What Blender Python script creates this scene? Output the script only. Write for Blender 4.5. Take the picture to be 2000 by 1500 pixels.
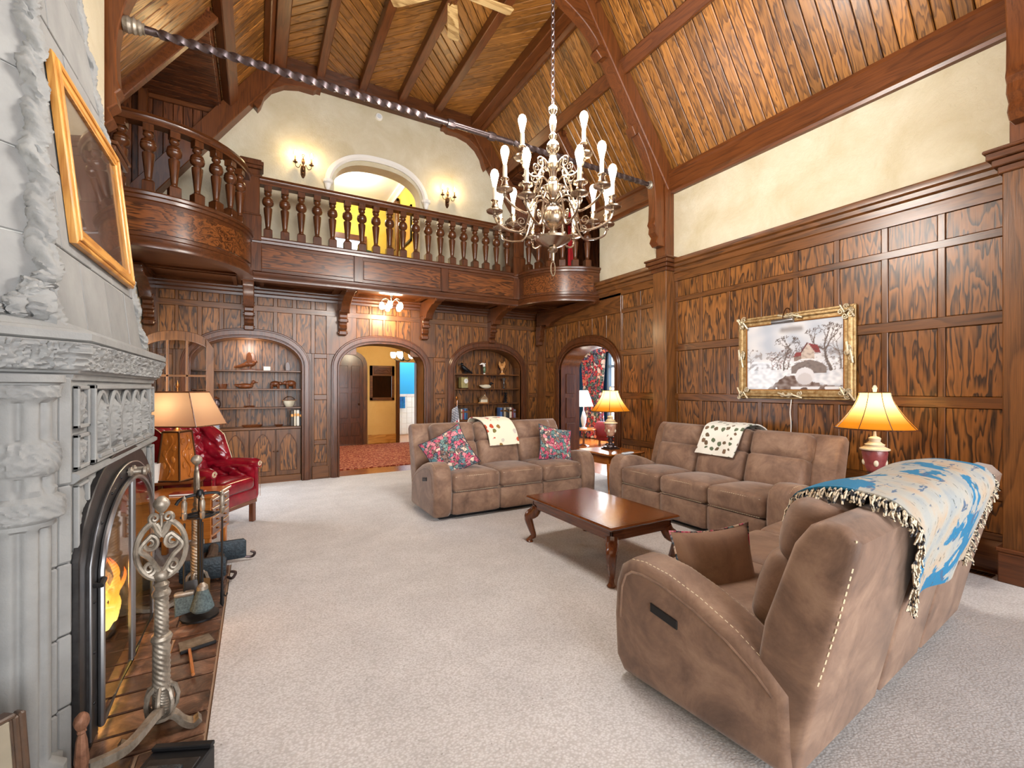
import bpy, bmesh, math, random
from math import sin, cos, pi, radians, sqrt, atan2
from mathutils import Vector, Matrix, noise
random.seed(7)
SC = bpy.context.scene
COL = SC.collection
for o in list(bpy.data.objects):
    bpy.data.objects.remove(o)

# ------------------------------------------------------------ camera
cam_d = bpy.data.cameras.new('camera')
cam = bpy.data.objects.new('camera', cam_d)
COL.objects.link(cam)
cam.location = (0, 0, 1.4)
cam.rotation_euler = (pi/2, 0, -radians(29.5))
cam_d.sensor_width = 36
cam_d.lens = 36*883/2000
cam_d.shift_y = 0.004
cam_d.clip_start = .02
SC.camera = cam

# ------------------------------------------------------------ world, daylight, exposure
SC.view_settings.view_transform = 'Standard'
SC.view_settings.look = 'None'
SC.view_settings.gamma = 1
SC.view_settings.use_curve_mapping = False
SC.view_settings.exposure = 0.68
SC.cycles.use_denoising = True
SC.cycles.use_adaptive_sampling = True
SC.cycles.adaptive_threshold = .03
SC.cycles.max_bounces = 6
SC.cycles.diffuse_bounces = 3
SC.cycles.glossy_bounces = 2
SC.cycles.transmission_bounces = 3
SC.cycles.transparent_max_bounces = 8
SC.cycles.sample_clamp_indirect = 4
SC.cycles.caustics_reflective = False
SC.cycles.caustics_refractive = False
W = bpy.data.worlds.new('world')
SC.world = W
W.use_nodes = True
W.node_tree.nodes['Background'].inputs[0].default_value = (.80, .90, 1, 1)
W.node_tree.nodes['Background'].inputs[1].default_value = 2.2

def area_light(name, loc, aim, sx, sy, power, color):
    d = bpy.data.lights.new(name, 'AREA')
    d.shape = 'RECTANGLE'; d.size = sx; d.size_y = sy
    d.energy = power; d.color = color
    o = bpy.data.objects.new(name, d); COL.objects.link(o)
    o.location = loc
    o.rotation_euler = (Vector(aim)-Vector(loc)).to_track_quat('-Z', 'Y').to_euler()
    return o
def point_light(name, loc, power, color=(1, .72, .42), r=.04):
    d = bpy.data.lights.new(name, 'POINT')
    d.energy = power; d.color = color; d.shadow_soft_size = r
    o = bpy.data.objects.new(name, d); COL.objects.link(o); o.location = loc
    return o
# daylight through the tall windows in the wall behind the camera
for wx in (-.15, 1.85, 3.85):
    area_light('window_daylight', (wx, -5.88, 2.35), (wx, 5, 2.2), 1.6, 3.4, 165, (.95, .97, 1))
# window daylight in the room beyond the right doorway, then an added fill
area_light('window_daylight_parlour', (8.22, 8.77, 1.4), (5, 8.0, 1.0), 1.0, 1.9, 170, (.9, .95, 1))

area_light('window_daylight_parlour', (8.22, 5.5, 1.4), (5, 6.6, 1.0), 1.0, 1.9, 130, (.9, .95, 1))  # added fill to brighten the doorway reveal; no window is built here

# daylight through the open garden door in the left wall beyond the fireplace
area_light('garden_door_daylight', (-1.48, 6.77, 1.1), (4, 6.0, .6), .8, 2.0, 36, (.88, .93, 1))

# ------------------------------------------------------------ colour + materials
def lin(c):
    return c/12.92 if c <= .04045 else ((c+.055)/1.055)**2.4
def rgb(r, g, b, k=1):
    return (lin(r/255)*k, lin(g/255)*k, lin(b/255)*k, 1)

class NT:
    def __init__(s, name):
        s.m = bpy.data.materials.new(name); s.m.use_nodes = True
        s.t = s.m.node_tree; s.t.nodes.clear()
        s.out = s.n('ShaderNodeOutputMaterial')
        s.b = s.n('ShaderNodeBsdfPrincipled')
        s.l(s.b.outputs[0], s.out.inputs[0])
    def n(s, typ, **kw):
        nd = s.t.nodes.new(typ)
        for k, v in kw.items(): setattr(nd, k, v)
        return nd
    def l(s, a, b): s.t.links.new(a, b)
    def set(s, **kw):
        names = {'rough': 'Roughness', 'metal': 'Metallic', 'color': 'Base Color', 'coat': 'Coat Weight', 'spec': 'Specular IOR Level',
                 'coatr': 'Coat Roughness', 'sheen': 'Sheen Weight', 'trans': 'Transmission Weight', 'ior': 'IOR',
                 'emit': 'Emission Color', 'emits': 'Emission Strength', 'alpha': 'Alpha', 'sss': 'Subsurface Weight'}
        for k, v in kw.items(): s.b.inputs[names[k]].default_value = v
        return s
    def coords(s, scale=(1, 1, 1), rnd=True, kind='Object'):
        tc = s.n('ShaderNodeTexCoord')
        mp = s.n('ShaderNodeMapping'); mp.inputs['Scale'].default_value = scale
        if rnd:
            oi = s.n('ShaderNodeObjectInfo')
            mu = s.n('ShaderNodeVectorMath', operation='SCALE')
            mu.inputs[0].default_value = (37.1, 23.7, 51.3)
            s.l(oi.outputs['Random'], mu.inputs['Scale'])
            ad = s.n('ShaderNodeVectorMath', operation='ADD')
            s.l(tc.outputs[kind], ad.inputs[0]); s.l(mu.outputs[0], ad.inputs[1])
            s.l(ad.outputs[0], mp.inputs[0])
        else:
            s.l(tc.outputs[kind], mp.inputs[0])
        return mp.outputs[0]
    def noise(s, vec, scale, detail=3, rough=.5, dist=0):
        nd = s.n('ShaderNodeTexNoise')
        nd.inputs['Scale'].default_value = scale; nd.inputs['Detail'].default_value = detail
        nd.inputs['Roughness'].default_value = rough; nd.inputs['Distortion'].default_value = dist
        s.l(vec, nd.inputs['Vector']); return nd.outputs['Fac']
    def vor(s, vec, scale, feature='F1', out='Distance'):
        nd = s.n('ShaderNodeTexVoronoi'); nd.feature = feature
        nd.inputs['Scale'].default_value = scale
        s.l(vec, nd.inputs['Vector']); return nd.outputs[out]
    def math(s, op, a, b=None):
        nd = s.n('ShaderNodeMath', operation=op)
        for i, x in enumerate((a, b)):
            if x is None: continue
            if isinstance(x, (int, float)): nd.inputs[i].default_value = x
            else: s.l(x, nd.inputs[i])
        return nd.outputs[0]
    def ramp(s, fac, stops, interp='LINEAR'):
        nd = s.n('ShaderNodeValToRGB'); cr = nd.color_ramp; cr.interpolation = interp
        while len(cr.elements) < len(stops): cr.elements.new(.5)
        for e, (p, c) in zip(cr.elements, stops):
            e.position = p; e.color = c if len(c) == 4 else (*c, 1)
        s.l(fac, nd.inputs[0]); return nd.outputs[0]
    def mix(s, fac, a, b, blend='MIX'):
        nd = s.n('ShaderNodeMix', data_type='RGBA', blend_type=blend)
        for inp, x in ((nd.inputs[0], fac), (nd.inputs[6], a), (nd.inputs[7], b)):
            if isinstance(x, (int, float, tuple)): inp.default_value = x
            else: s.l(x, inp)
        return nd.outputs[2]
    def bump(s, h, strength=.3, dist=.01):
        nd = s.n('ShaderNodeBump'); nd.inputs['Strength'].default_value = strength
        nd.inputs['Distance'].default_value = dist
        s.l(h, nd.inputs['Height']); s.l(nd.outputs[0], s.b.inputs['Normal'])
    def col(s, c): s.l(c, s.b.inputs['Base Color'])

def plain(name, c, rough=.5, metal=0, **kw):
    t = NT(name); t.set(color=c, rough=rough, metal=metal, **kw); return t.m
def mottled(name, c1, c2, scale=8, rough=.6, bump=.2, bscale=None, detail=5, metal=0, **kw):
    t = NT(name); v = t.coords()
    n = t.noise(v, scale, detail, .6)
    t.col(t.ramp(n, [(.3, c1), (.7, c2)])); t.set(rough=rough, metal=metal, **kw)
    if bump: t.bump(t.noise(v, bscale or scale*4, 4, .6), bump, .01)
    return t.m
def wood(name, dark, light, axis='Z', sc=1., rough=.36, coat=.14, figure=1., vary=.35, rings=11, contrast=.5):
    t = NT(name)
    a = {'X': 0, 'Y': 1, 'Z': 2}[axis]
    s1 = [1, 1, 1]; s1[a] = .16
    s2 = [1, 1, 1]; s2[a] = .03
    v1 = t.coords(tuple(s1)); v2 = t.coords(tuple(s2))
    n = t.noise(v1, 3.2*sc, 3, .55, .25)
    r = t.math('FRACT', t.math('MULTIPLY', n, rings*figure))
    r = t.ramp(r, [(0, (.05,)*3), (.22, (.25,)*3), (.6, (.85,)*3), (.86, (1,)*3), (1, (.1,)*3)])
    p = t.noise(v2, 110, 3, .7)
    f = t.math('ADD', t.math('MULTIPLY', r, contrast), t.math('MULTIPLY', t.math('SUBTRACT', p, .5), 1.1))
    f = t.math('ADD', f, (1-contrast)*.55)
    c = t.ramp(f, [(.15, dark), (.5, tuple((d*.45+l*.55) for d, l in zip(dark, light))), (.92, light)])
    oi = t.n('ShaderNodeObjectInfo')
    br = t.math('ADD', t.math('MULTIPLY', oi.outputs['Random'], vary), 1-vary/2)
    vm = t.n('ShaderNodeVectorMath', operation='SCALE')
    t.l(c, vm.inputs[0]); t.l(br, vm.inputs['Scale'])
    t.col(vm.outputs[0])
    t.set(rough=rough, coat=coat, coatr=.18, spec=.38)
    t.bump(p, .12, .004)
    return t.m
def wood3(key, *a, **k):
    for ax in 'XYZ': M[key+ax] = wood(key+'_'+ax.lower(), *a, axis=ax, **k)
def emit(name, c, s):
    t = NT(name); t.set(color=c, emit=c, emits=s, rough=.5); return t.m

M = {}
wood3('oak', rgb(50, 29, 13), rgb(114, 70, 33), rough=.33, contrast=.35, vary=.2)           # rails, stiles, mouldings
wood3('panel', rgb(46, 26, 11), rgb(132, 83, 37), rough=.37, coat=.06, contrast=.8, sc=2.0, vary=.3, rings=10)
wood3('fpanel', rgb(50, 26, 12), rgb(122, 70, 33), rough=.28, contrast=.75, sc=2.0, vary=.15, rings=10)  # strongly figured panels
wood3('board', rgb(112, 62, 28), rgb(196, 130, 68), rough=.3, contrast=.6, sc=1.6, vary=.5)   # ceiling boards
wood3('beam', rgb(64, 33, 14), rgb(114, 63, 29), rough=.35, contrast=.3, vary=.12)            # roof timbers
wood3('rail', rgb(44, 23, 11), rgb(96, 53, 26), rough=.28, contrast=.3, vary=.15)            # balcony
wood3('dboard', rgb(48, 24, 12), rgb(112, 62, 32), rough=.4, contrast=.6, sc=1.5, vary=.6)    # dark recess boards
wood3('cherry', rgb(62, 29, 14), rgb(118, 64, 32), rough=.13, contrast=.25, vary=.1, coat=.6)
wood3('honey', rgb(136, 70, 22), rgb(190, 116, 48), rough=.22, contrast=.3, vary=.1, coat=.5)
wood3('goldoak', rgb(158, 98, 36), rgb(214, 156, 78), rough=.35, contrast=.5, vary=.1)
wood3('fanwood', rgb(120, 88, 48), rgb(190, 160, 110), rough=.4, contrast=.6, vary=.1)
M['plaster'] = None
def plaster(name, c1, c2):
    t = NT(name); v = t.coords(rnd=False)
    n = t.noise(v, 2.2, 5, .65, .4)
    t.col(t.ramp(n, [(.3, c1), (.7, c2)])); t.set(rough=.75)
    t.bump(t.noise(v, 26, 6, .65, 1.0), .55, .014); return t.m
M['plaster'] = plaster('cream_plaster', rgb(190, 177, 146), rgb(210, 201, 178))
M['yellow'] = plaster('yellow_wall', rgb(214, 170, 96), rgb(222, 182, 110))
M['goldwall'] = plaster('gold_wall', rgb(226, 190, 60), rgb(234, 204, 90))
M['stone'] = mottled('grey_stone', rgb(126, 126, 125), rgb(144, 144, 142), 5, .85, .25, 40)
M['stone2'] = mottled('grey_stone_block', rgb(122, 122, 122), rgb(148, 148, 146), 3, .85, .2, 50)
M['mortar'] = plain('mortar', rgb(178, 178, 174), .9)
M['white'] = plain('white_paint', rgb(235, 232, 226), .5)
M['black'] = plain('black_iron', rgb(34, 34, 36), .42, .5)
M['soot'] = plain('sooty_firebrick', rgb(40, 34, 30), .9)
M['screen'] = mottled('dark_bronze_steel', rgb(52, 50, 50), rgb(74, 72, 72), 14, .4, .05, metal=.7)
M['steel'] = plain('brushed_steel', rgb(150, 150, 152), .3, .9)
M['bronze'] = mottled('old_bronze', rgb(104, 94, 82), rgb(172, 162, 148), 16, .46, .2, metal=.6)
M['rust'] = mottled('rusty_iron', rgb(96, 62, 44), rgb(140, 98, 74), 22, .6, .2, metal=.4)
M['pewter'] = mottled('pewter_metal', rgb(160, 142, 124), rgb(200, 184, 166), 9, .24, 0, metal=1)
M['iron'] = mottled('wrought_iron', rgb(74, 62, 62), rgb(110, 98, 98), 14, .35, .1, metal=.85)
M['brass'] = plain('aged_brass', rgb(150, 100, 52), .32, .9)
M['darkbrass'] = plain('dark_brass', rgb(96, 66, 44), .35, .85)
M['gilt'] = mottled('gilt_frame', rgb(128, 92, 46), rgb(190, 164, 118), 26, .4, .3, metal=.6)
M['bulb'] = emit('lit_bulb', (1, .86, .62, 1), 7)
M['flamebulb'] = emit('lit_candle_bulb', (1, .84, .55, 1), 14)
M['globe'] = emit('lit_glass_globe', (1, .9, .7, 1), 7)
M['candle'] = plain('candle_sleeve', rgb(236, 226, 206), .5)

def carpet():
    t = NT('berber_carpet'); v = t.coords(rnd=False)
    mp = t.n('ShaderNodeMapping'); mp.inputs['Rotation'].default_value = (0, 0, radians(12)); t.l(v, mp.inputs[0])
    ms = t.n('ShaderNodeMapping'); ms.inputs['Scale'].default_value = (85, 110, 1); t.l(mp.outputs[0], ms.inputs[0])
    vd = t.vor(ms.outputs[0], 1.0)
    n = t.noise(v, 3, 4, .6)
    fl = t.noise(v, 70, 2, .5)
    base = t.ramp(n, [(.3, rgb(196, 193, 193)), (.7, rgb(214, 211, 211))])
    lo = t.ramp(vd, [(.15, (1, 1, 1, 1)), (.75, (.72, .7, .68, 1))])
    c = t.mix(1., base, lo, 'MULTIPLY')
    c = t.mix(t.ramp(fl, [(.67, (0,)*3), (.72, (.6,)*3)]), c, rgb(110, 98, 88))
    t.col(c); t.set(rough=.95, sheen=.2)
    t.bump(t.math('SUBTRACT', 1, vd), .22, .006); return t.m
M['carpet'] = carpet()
def suede(name, c1, c2, c3):
    t = NT(name); v = t.coords()
    n = t.noise(v, 4.5, 6, .68, .5)
    t.col(t.ramp(n, [(.28, c1), (.5, c2), (.75, c3)]))
    t.set(rough=.62, sheen=.25, spec=.35)
    t.bump(t.noise(v, 160, 3, .6), .15, .003); return t.m
M['suede'] = suede('brown_suede', rgb(88, 65, 52), rgb(126, 97, 79), rgb(160, 130, 108))
M['stitch'] = plain('cream_thread', rgb(206, 190, 160), .7)
def leather():
    t = NT('oxblood_leather'); v = t.coords()
    t.col(t.ramp(t.noise(v, 5, 4, .6), [(.3, rgb(96, 6, 20)), (.7, rgb(150, 16, 36))]))
    t.set(rough=.24, coat=.35, coatr=.15); t.bump(t.noise(v, 130, 3, .6), .1, .002); return t.m
M['leather'] = leather()
def floral(name, cols, scale, base=None, thr=.33, line=rgb(30, 40, 46), kind='Object', rnd=True):
    """patches of colour with dark outlines"""
    t = NT(name); v = t.coords(kind=kind, rnd=rnd)
    nd = t.n('ShaderNodeTexNoise'); nd.inputs['Scale'].default_value = scale*.8; t.l(v, nd.inputs['Vector'])
    vm = t.n('ShaderNodeVectorMath', operation='SCALE'); vm.inputs['Scale'].default_value = 1.3/scale
    t.l(nd.outputs['Color'], vm.inputs[0])
    ad = t.n('ShaderNodeVectorMath', operation='ADD'); t.l(v, ad.inputs[0]); t.l(vm.outputs[0], ad.inputs[1])
    vo = t.n('ShaderNodeTexVoronoi'); vo.inputs['Scale'].default_value = scale; t.l(ad.outputs[0], vo.inputs['Vector'])
    sp = t.n('ShaderNodeSeparateColor'); t.l(vo.outputs['Color'], sp.inputs[0])
    k = len(cols)
    c = t.ramp(sp.outputs[0], [(i/k, cc) for i, cc in enumerate(cols)], 'CONSTANT')
    ed = t.vor(ad.outputs[0], scale, 'DISTANCE_TO_EDGE')
    c = t.mix(t.ramp(ed, [(.03, (1,)*3), (.08, (0,)*3)]), c, line)
    sm = t.vor(ad.outputs[0], scale*2.7, 'F1')
    c = t.mix(t.ramp(sm, [(.25, (.35,)*3), (.5, (0,)*3)]), c, rgb(222, 200, 190))
    t.col(c); t.set(rough=.85); t.bump(t.noise(v, 220, 2, .5), .15, .003)
    return t.m
M['floral'] = floral('floral_tapestry', [rgb(172, 44, 84), rgb(206, 120, 134), rgb(74, 120, 130), rgb(110, 84, 74), rgb(190, 70, 100), rgb(60, 84, 100), rgb(214, 190, 170), rgb(90, 130, 126)], 24)
M['curtain'] = floral('floral_curtain', [rgb(196, 30, 50), rgb(226, 216, 206), rgb(160, 24, 70), rgb(70, 90, 120), rgb(206, 60, 70), rgb(96, 40, 90), rgb(220, 120, 90), rgb(60, 100, 90)], 11)
def spotted(name, base, cols, scale, rad=.3, stretch=(1, 1, 1)):
    t = NT(name); v = t.coords(stretch)
    nd = t.n('ShaderNodeTexNoise'); nd.inputs['Scale'].default_value = scale*1.6; t.l(v, nd.inputs['Vector'])
    vm = t.n('ShaderNodeVectorMath', operation='SCALE'); vm.inputs['Scale'].default_value = .5/scale
    t.l(nd.outputs['Color'], vm.inputs[0])
    ad = t.n('ShaderNodeVectorMath', operation='ADD'); t.l(v, ad.inputs[0]); t.l(vm.outputs[0], ad.inputs[1])
    vo = t.n('ShaderNodeTexVoronoi'); vo.inputs['Scale'].default_value = scale; vo.inputs['Randomness'].default_value = .6
    t.l(ad.outputs[0], vo.inputs['Vector'])
    sp = t.n('ShaderNodeSeparateColor'); t.l(vo.outputs['Color'], sp.inputs[0])
    c = t.ramp(sp.outputs[0], [(i/len(cols), cc) for i, cc in enumerate(cols)], 'CONSTANT')
    f = t.ramp(vo.outputs['Distance'], [(rad, (1,)*3), (rad+.04, (0,)*3)])
    t.col(t.mix(f, base, c)); t.set(rough=.9, sheen=.3); t.bump(t.noise(v, 150, 2), .15, .004)
    return t.m
M['leafthrow'] = spotted('cream_leaf_fleece', rgb(232, 222, 198), [rgb(186, 70, 34), rgb(140, 104, 50), rgb(170, 44, 40), rgb(120, 110, 60), rgb(200, 190, 176)], 11, .33)
M['conethrow'] = spotted('white_pinecone_fleece', rgb(226, 224, 214), [rgb(96, 76, 52), rgb(84, 96, 70), rgb(110, 84, 60)], 14, .34)
def mapthrow():
    t = NT('blue_tan_woven_throw'); v = t.coords(rnd=False)
    n = t.noise(v, 3.4, 5, .6, .5)
    base = t.ramp(t.noise(v, 6, 3), [(.35, rgb(176, 156, 134)), (.5, rgb(166, 164, 156)), (.65, rgb(148, 154, 156))])
    c = t.mix(t.ramp(n, [(.53, (0,)*3), (.545, (1,)*3)], 'LINEAR'), base, rgb(34, 112, 152))
    n2 = t.noise(t.coords((1, 5, 1), rnd=False), 7, 3, .6)
    c = t.mix(t.ramp(n2, [(.62, (0,)*3), (.64, (.9,)*3)]), c, rgb(66, 92, 124))
    n3 = t.noise(t.coords((6, 1, 3), rnd=False), 9, 2, .5)
    c = t.mix(t.ramp(n3, [(.66, (0,)*3), (.68, (.8,)*3)]), c, rgb(74, 84, 80))
    t.col(c); t.set(rough=.95); t.bump(t.noise(v, 140, 2), .4, .004); return t.m
M['mapthrow'] = mapthrow()
def rugmat():
    t = NT('red_patterned_rug'); v = t.coords((1, 1, 1), rnd=False)
    w = t.n('ShaderNodeTexWave'); w.wave_type = 'BANDS'; w.bands_direction = 'DIAGONAL'
    w.inputs['Scale'].default_value = 5; w.inputs['Distortion'].default_value = 6; w.inputs['Detail Scale'].default_value = 5
    t.l(v, w.inputs['Vector'])
    t.col(t.ramp(w.outputs['Fac'], [(.3, rgb(120, 30, 28)), (.55, rgb(168, 62, 52)), (.85, rgb(206, 150, 120))])); t.set(rough=.95)
    return t.m
M['rug'] = rugmat()
def shade(name, top, bot, zr, k=.5):
    """lampshade cloth: lets the bulb's light through"""
    t = NT(name); tc = t.n('ShaderNodeTexCoord'); sx = t.n('ShaderNodeSeparateXYZ'); t.l(tc.outputs['Object'], sx.inputs[0])
    mr = t.n('ShaderNodeMapRange'); mr.inputs[1].default_value = zr[0]; mr.inputs[2].default_value = zr[1]
    t.l(sx.outputs[2], mr.inputs[0])
    c = t.ramp(mr.outputs[0], [(.15, bot), (.6, top)])
    tr = t.n('ShaderNodeBsdfTranslucent'); mixs = t.n('ShaderNodeMixShader'); mixs.inputs[0].default_value = k
    t.l(c, tr.inputs[0]); t.col(c); t.set(rough=.9)
    t.l(t.b.outputs[0], mixs.inputs[1]); t.l(tr.outputs[0], mixs.inputs[2]); t.l(mixs.outputs[0], t.out.inputs[0])
    t.bump(t.noise(t.coords((1, 1, 4)), 130, 3, .7), .3, .003)
    return t.m
M['amber'] = shade('amber_shade', rgb(246, 214, 150), rgb(226, 150, 30), (0, .3), .6)
M['linen'] = shade('linen_shade', rgb(206, 172, 138), rgb(190, 150, 118), (0, .3), .5)
M['whiteshade'] = shade('white_shade', rgb(250, 246, 238), rgb(250, 246, 238), (0, .3), .6)
def glass(name, tint=(1, 1, 1, 1), ior=1.5, rough=.02):
    t = NT(name)
    g = t.n('ShaderNodeBsdfGlossy'); g.inputs['Roughness'].default_value = rough
    tr = t.n('ShaderNodeBsdfTransparent'); tr.inputs[0].default_value = tint
    lw = t.n('ShaderNodeLayerWeight'); lw.inputs[0].default_value = .5
    r0 = ((ior-1)/(ior+1))**2
    fac = t.math('ADD', t.math('MULTIPLY', t.math('POWER', lw.outputs['Facing'], 5), 1-r0), r0)
    mx = t.n('ShaderNodeMixShader'); t.l(fac, mx.inputs[0]); t.l(tr.outputs[0], mx.inputs[1]); t.l(g.outputs[0], mx.inputs[2])
    t.l(mx.outputs[0], t.out.inputs[0]); return t.m
M['glass'] = glass('window_glass', ior=1.5)
M['fireglass'] = glass('coated_fire_glass', (.92, .9, .88, 1), 1.65)
def flame():
    t = NT('fire_flame'); tc = t.n('ShaderNodeTexCoord'); sx = t.n('ShaderNodeSeparateXYZ'); t.l(tc.outputs['Generated'], sx.inputs[0])
    n = t.noise(t.coords((3, 3, 1)), 6, 3)
    f = t.math('ADD', t.math('MULTIPLY', n, .35), t.math('MULTIPLY', sx.outputs[2], .75))
    c = t.ramp(f, [(.15, (1, .75, .2, 1)), (.5, (1, .42, .05, 1)), (.9, (.7, .08, .01, 1))])
    e = t.n('ShaderNodeEmission'); e.inputs[1].default_value = 3.2; t.l(c, e.inputs[0])
    t.l(e.outputs[0], t.out.inputs[0]); return t.m
M['flame'] = flame()
def vcol(name, rough=.5, coat=0):
    t = NT(name); a = t.n('ShaderNodeVertexColor'); a.layer_name = 'Col'
    t.col(a.outputs[0]); t.set(rough=rough, coat=coat); return t.m
M['canvas'] = vcol('oil_painting', .45, .2)
M['print'] = vcol('printed_cloth', .85)
def tilefloor():
    t = NT('burnished_hearth_tile'); v = t.coords()
    t.col(t.ramp(t.noise(v, 7, 6, .7, .6), [(.3, rgb(30, 24, 20)), (.5, rgb(86, 61, 47)), (.72, rgb(156, 116, 92))]))
    t.set(rough=.32); t.bump(t.noise(v, 12, 4), .4, .01); return t.m
M['hearth'] = tilefloor()
M['grout'] = plain('grout', rgb(168, 140, 116), .9)
M['blue'] = plain('bright_blue_wall', rgb(38, 150, 208), .7)
M['deepblue'] = plain('deep_blue_wall', rgb(20, 78, 124), .7)
M['wtile'] = plain('white_tile', rgb(226, 230, 230), .25)
M['teal'] = plain('blue_grey_window_paint', rgb(104, 128, 150), .5)
M['ceramic'] = plain('cream_ceramic', rgb(206, 196, 172), .35)
M['redurn'] = mottled('red_glazed_ceramic', rgb(110, 44, 48), rgb(150, 78, 76), 12, .3, .2)
M['remote'] = plain('pale_plastic', rgb(206, 210, 214), .4)
M['taupe'] = suede('taupe_satin', rgb(120, 90, 72), rgb(142, 109, 88), rgb(158, 126, 103))
M['slate'] = mottled('black_pitted_iron', rgb(22, 30, 36), rgb(46, 58, 66), 40, .45, .5, 60, metal=.3)
M['bristle'] = mottled('grey_bristles', rgb(50, 62, 66), rgb(96, 112, 114), 90, .8, .4)
M['bark'] = mottled('log_bark', rgb(44, 32, 26), rgb(92, 70, 54), 20, .9, .5)
M['carved'] = wood('carved_walnut', rgb(60, 30, 14), rgb(126, 70, 36), contrast=.3, sc=3)
M['carvedgold'] = wood('carved_pine', rgb(150, 100, 50), rgb(206, 150, 90), contrast=.3, sc=3)
M['crystal'] = plain('crystal_glass', rgb(190, 200, 214), .12, .2, coat=.6)
M['wicker'] = mottled('wicker', rgb(110, 84, 56), rgb(170, 140, 104), 40, .8, .5)

# boards that climb the roof slopes: grain turned to follow the slope
def wood_dir(name, dark, light, ang, axis='Z', **k):
    m = wood(name, dark, light, axis=axis, **k)
    for nd in m.node_tree.nodes:
        if nd.type == 'MAPPING':
            src = nd.inputs[0].links[0].from_socket
            r = m.node_tree.nodes.new('ShaderNodeVectorRotate'); r.rotation_type = 'EULER_XYZ'
            r.inputs['Rotation'].default_value = ang
            m.node_tree.links.new(src, r.inputs['Vector']); m.node_tree.links.new(r.outputs[0], nd.inputs[0])
    return m
_bd, _bl = rgb(80, 48, 20), rgb(162, 108, 50)
M['boardS1'] = wood_dir('slope_board_right', _bd, _bl, (0, radians(35.8), 0), rough=.3, contrast=.6, sc=2.0, vary=.7)
M['boardS-1'] = wood_dir('slope_board_left', _bd, _bl, (0, radians(-35.8), 0), rough=.3, contrast=.6, sc=2.0, vary=.7)
M['boardD1'] = wood_dir('diagonal_board_a', _bd, _bl, (0, 0, radians(-45)), axis='X', rough=.3, contrast=.4, sc=1.6, vary=.4)
M['boardD-1'] = wood_dir('diagonal_board_b', _bd, _bl, (0, 0, radians(45)), axis='X', rough=.3, contrast=.4, sc=1.6, vary=.4)

# ------------------------------------------------------------ mesh helpers
def inset(poly, d):
    """move every edge of a 2-D polygon inwards by d"""
    n = len(poly); area = sum(poly[i][0]*poly[(i+1) % n][1]-poly[(i+1) % n][0]*poly[i][1] for i in range(n))
    sg = 1 if area > 0 else -1
    out = []
    for i in range(n):
        p0, p, p1 = Vector(poly[i-1]), Vector(poly[i]), Vector(poly[(i+1) % n])
        e0 = (p-p0); e1 = (p1-p)
        if e0.length < 1e-9 or e1.length < 1e-9:
            out.append(tuple(p)); continue
        e0.normalize(); e1.normalize()
        n0 = Vector((-e0.y, e0.x))*sg; n1 = Vector((-e1.y, e1.x))*sg
        m = n0+n1
        if m.length < 1e-6: m = n0
        m.normalize(); k = max(.35, m.dot(n0))
        out.append(tuple(p+m*(d/k)))
    return out
def XYZ(u, v, n): return (u, v, n)

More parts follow.
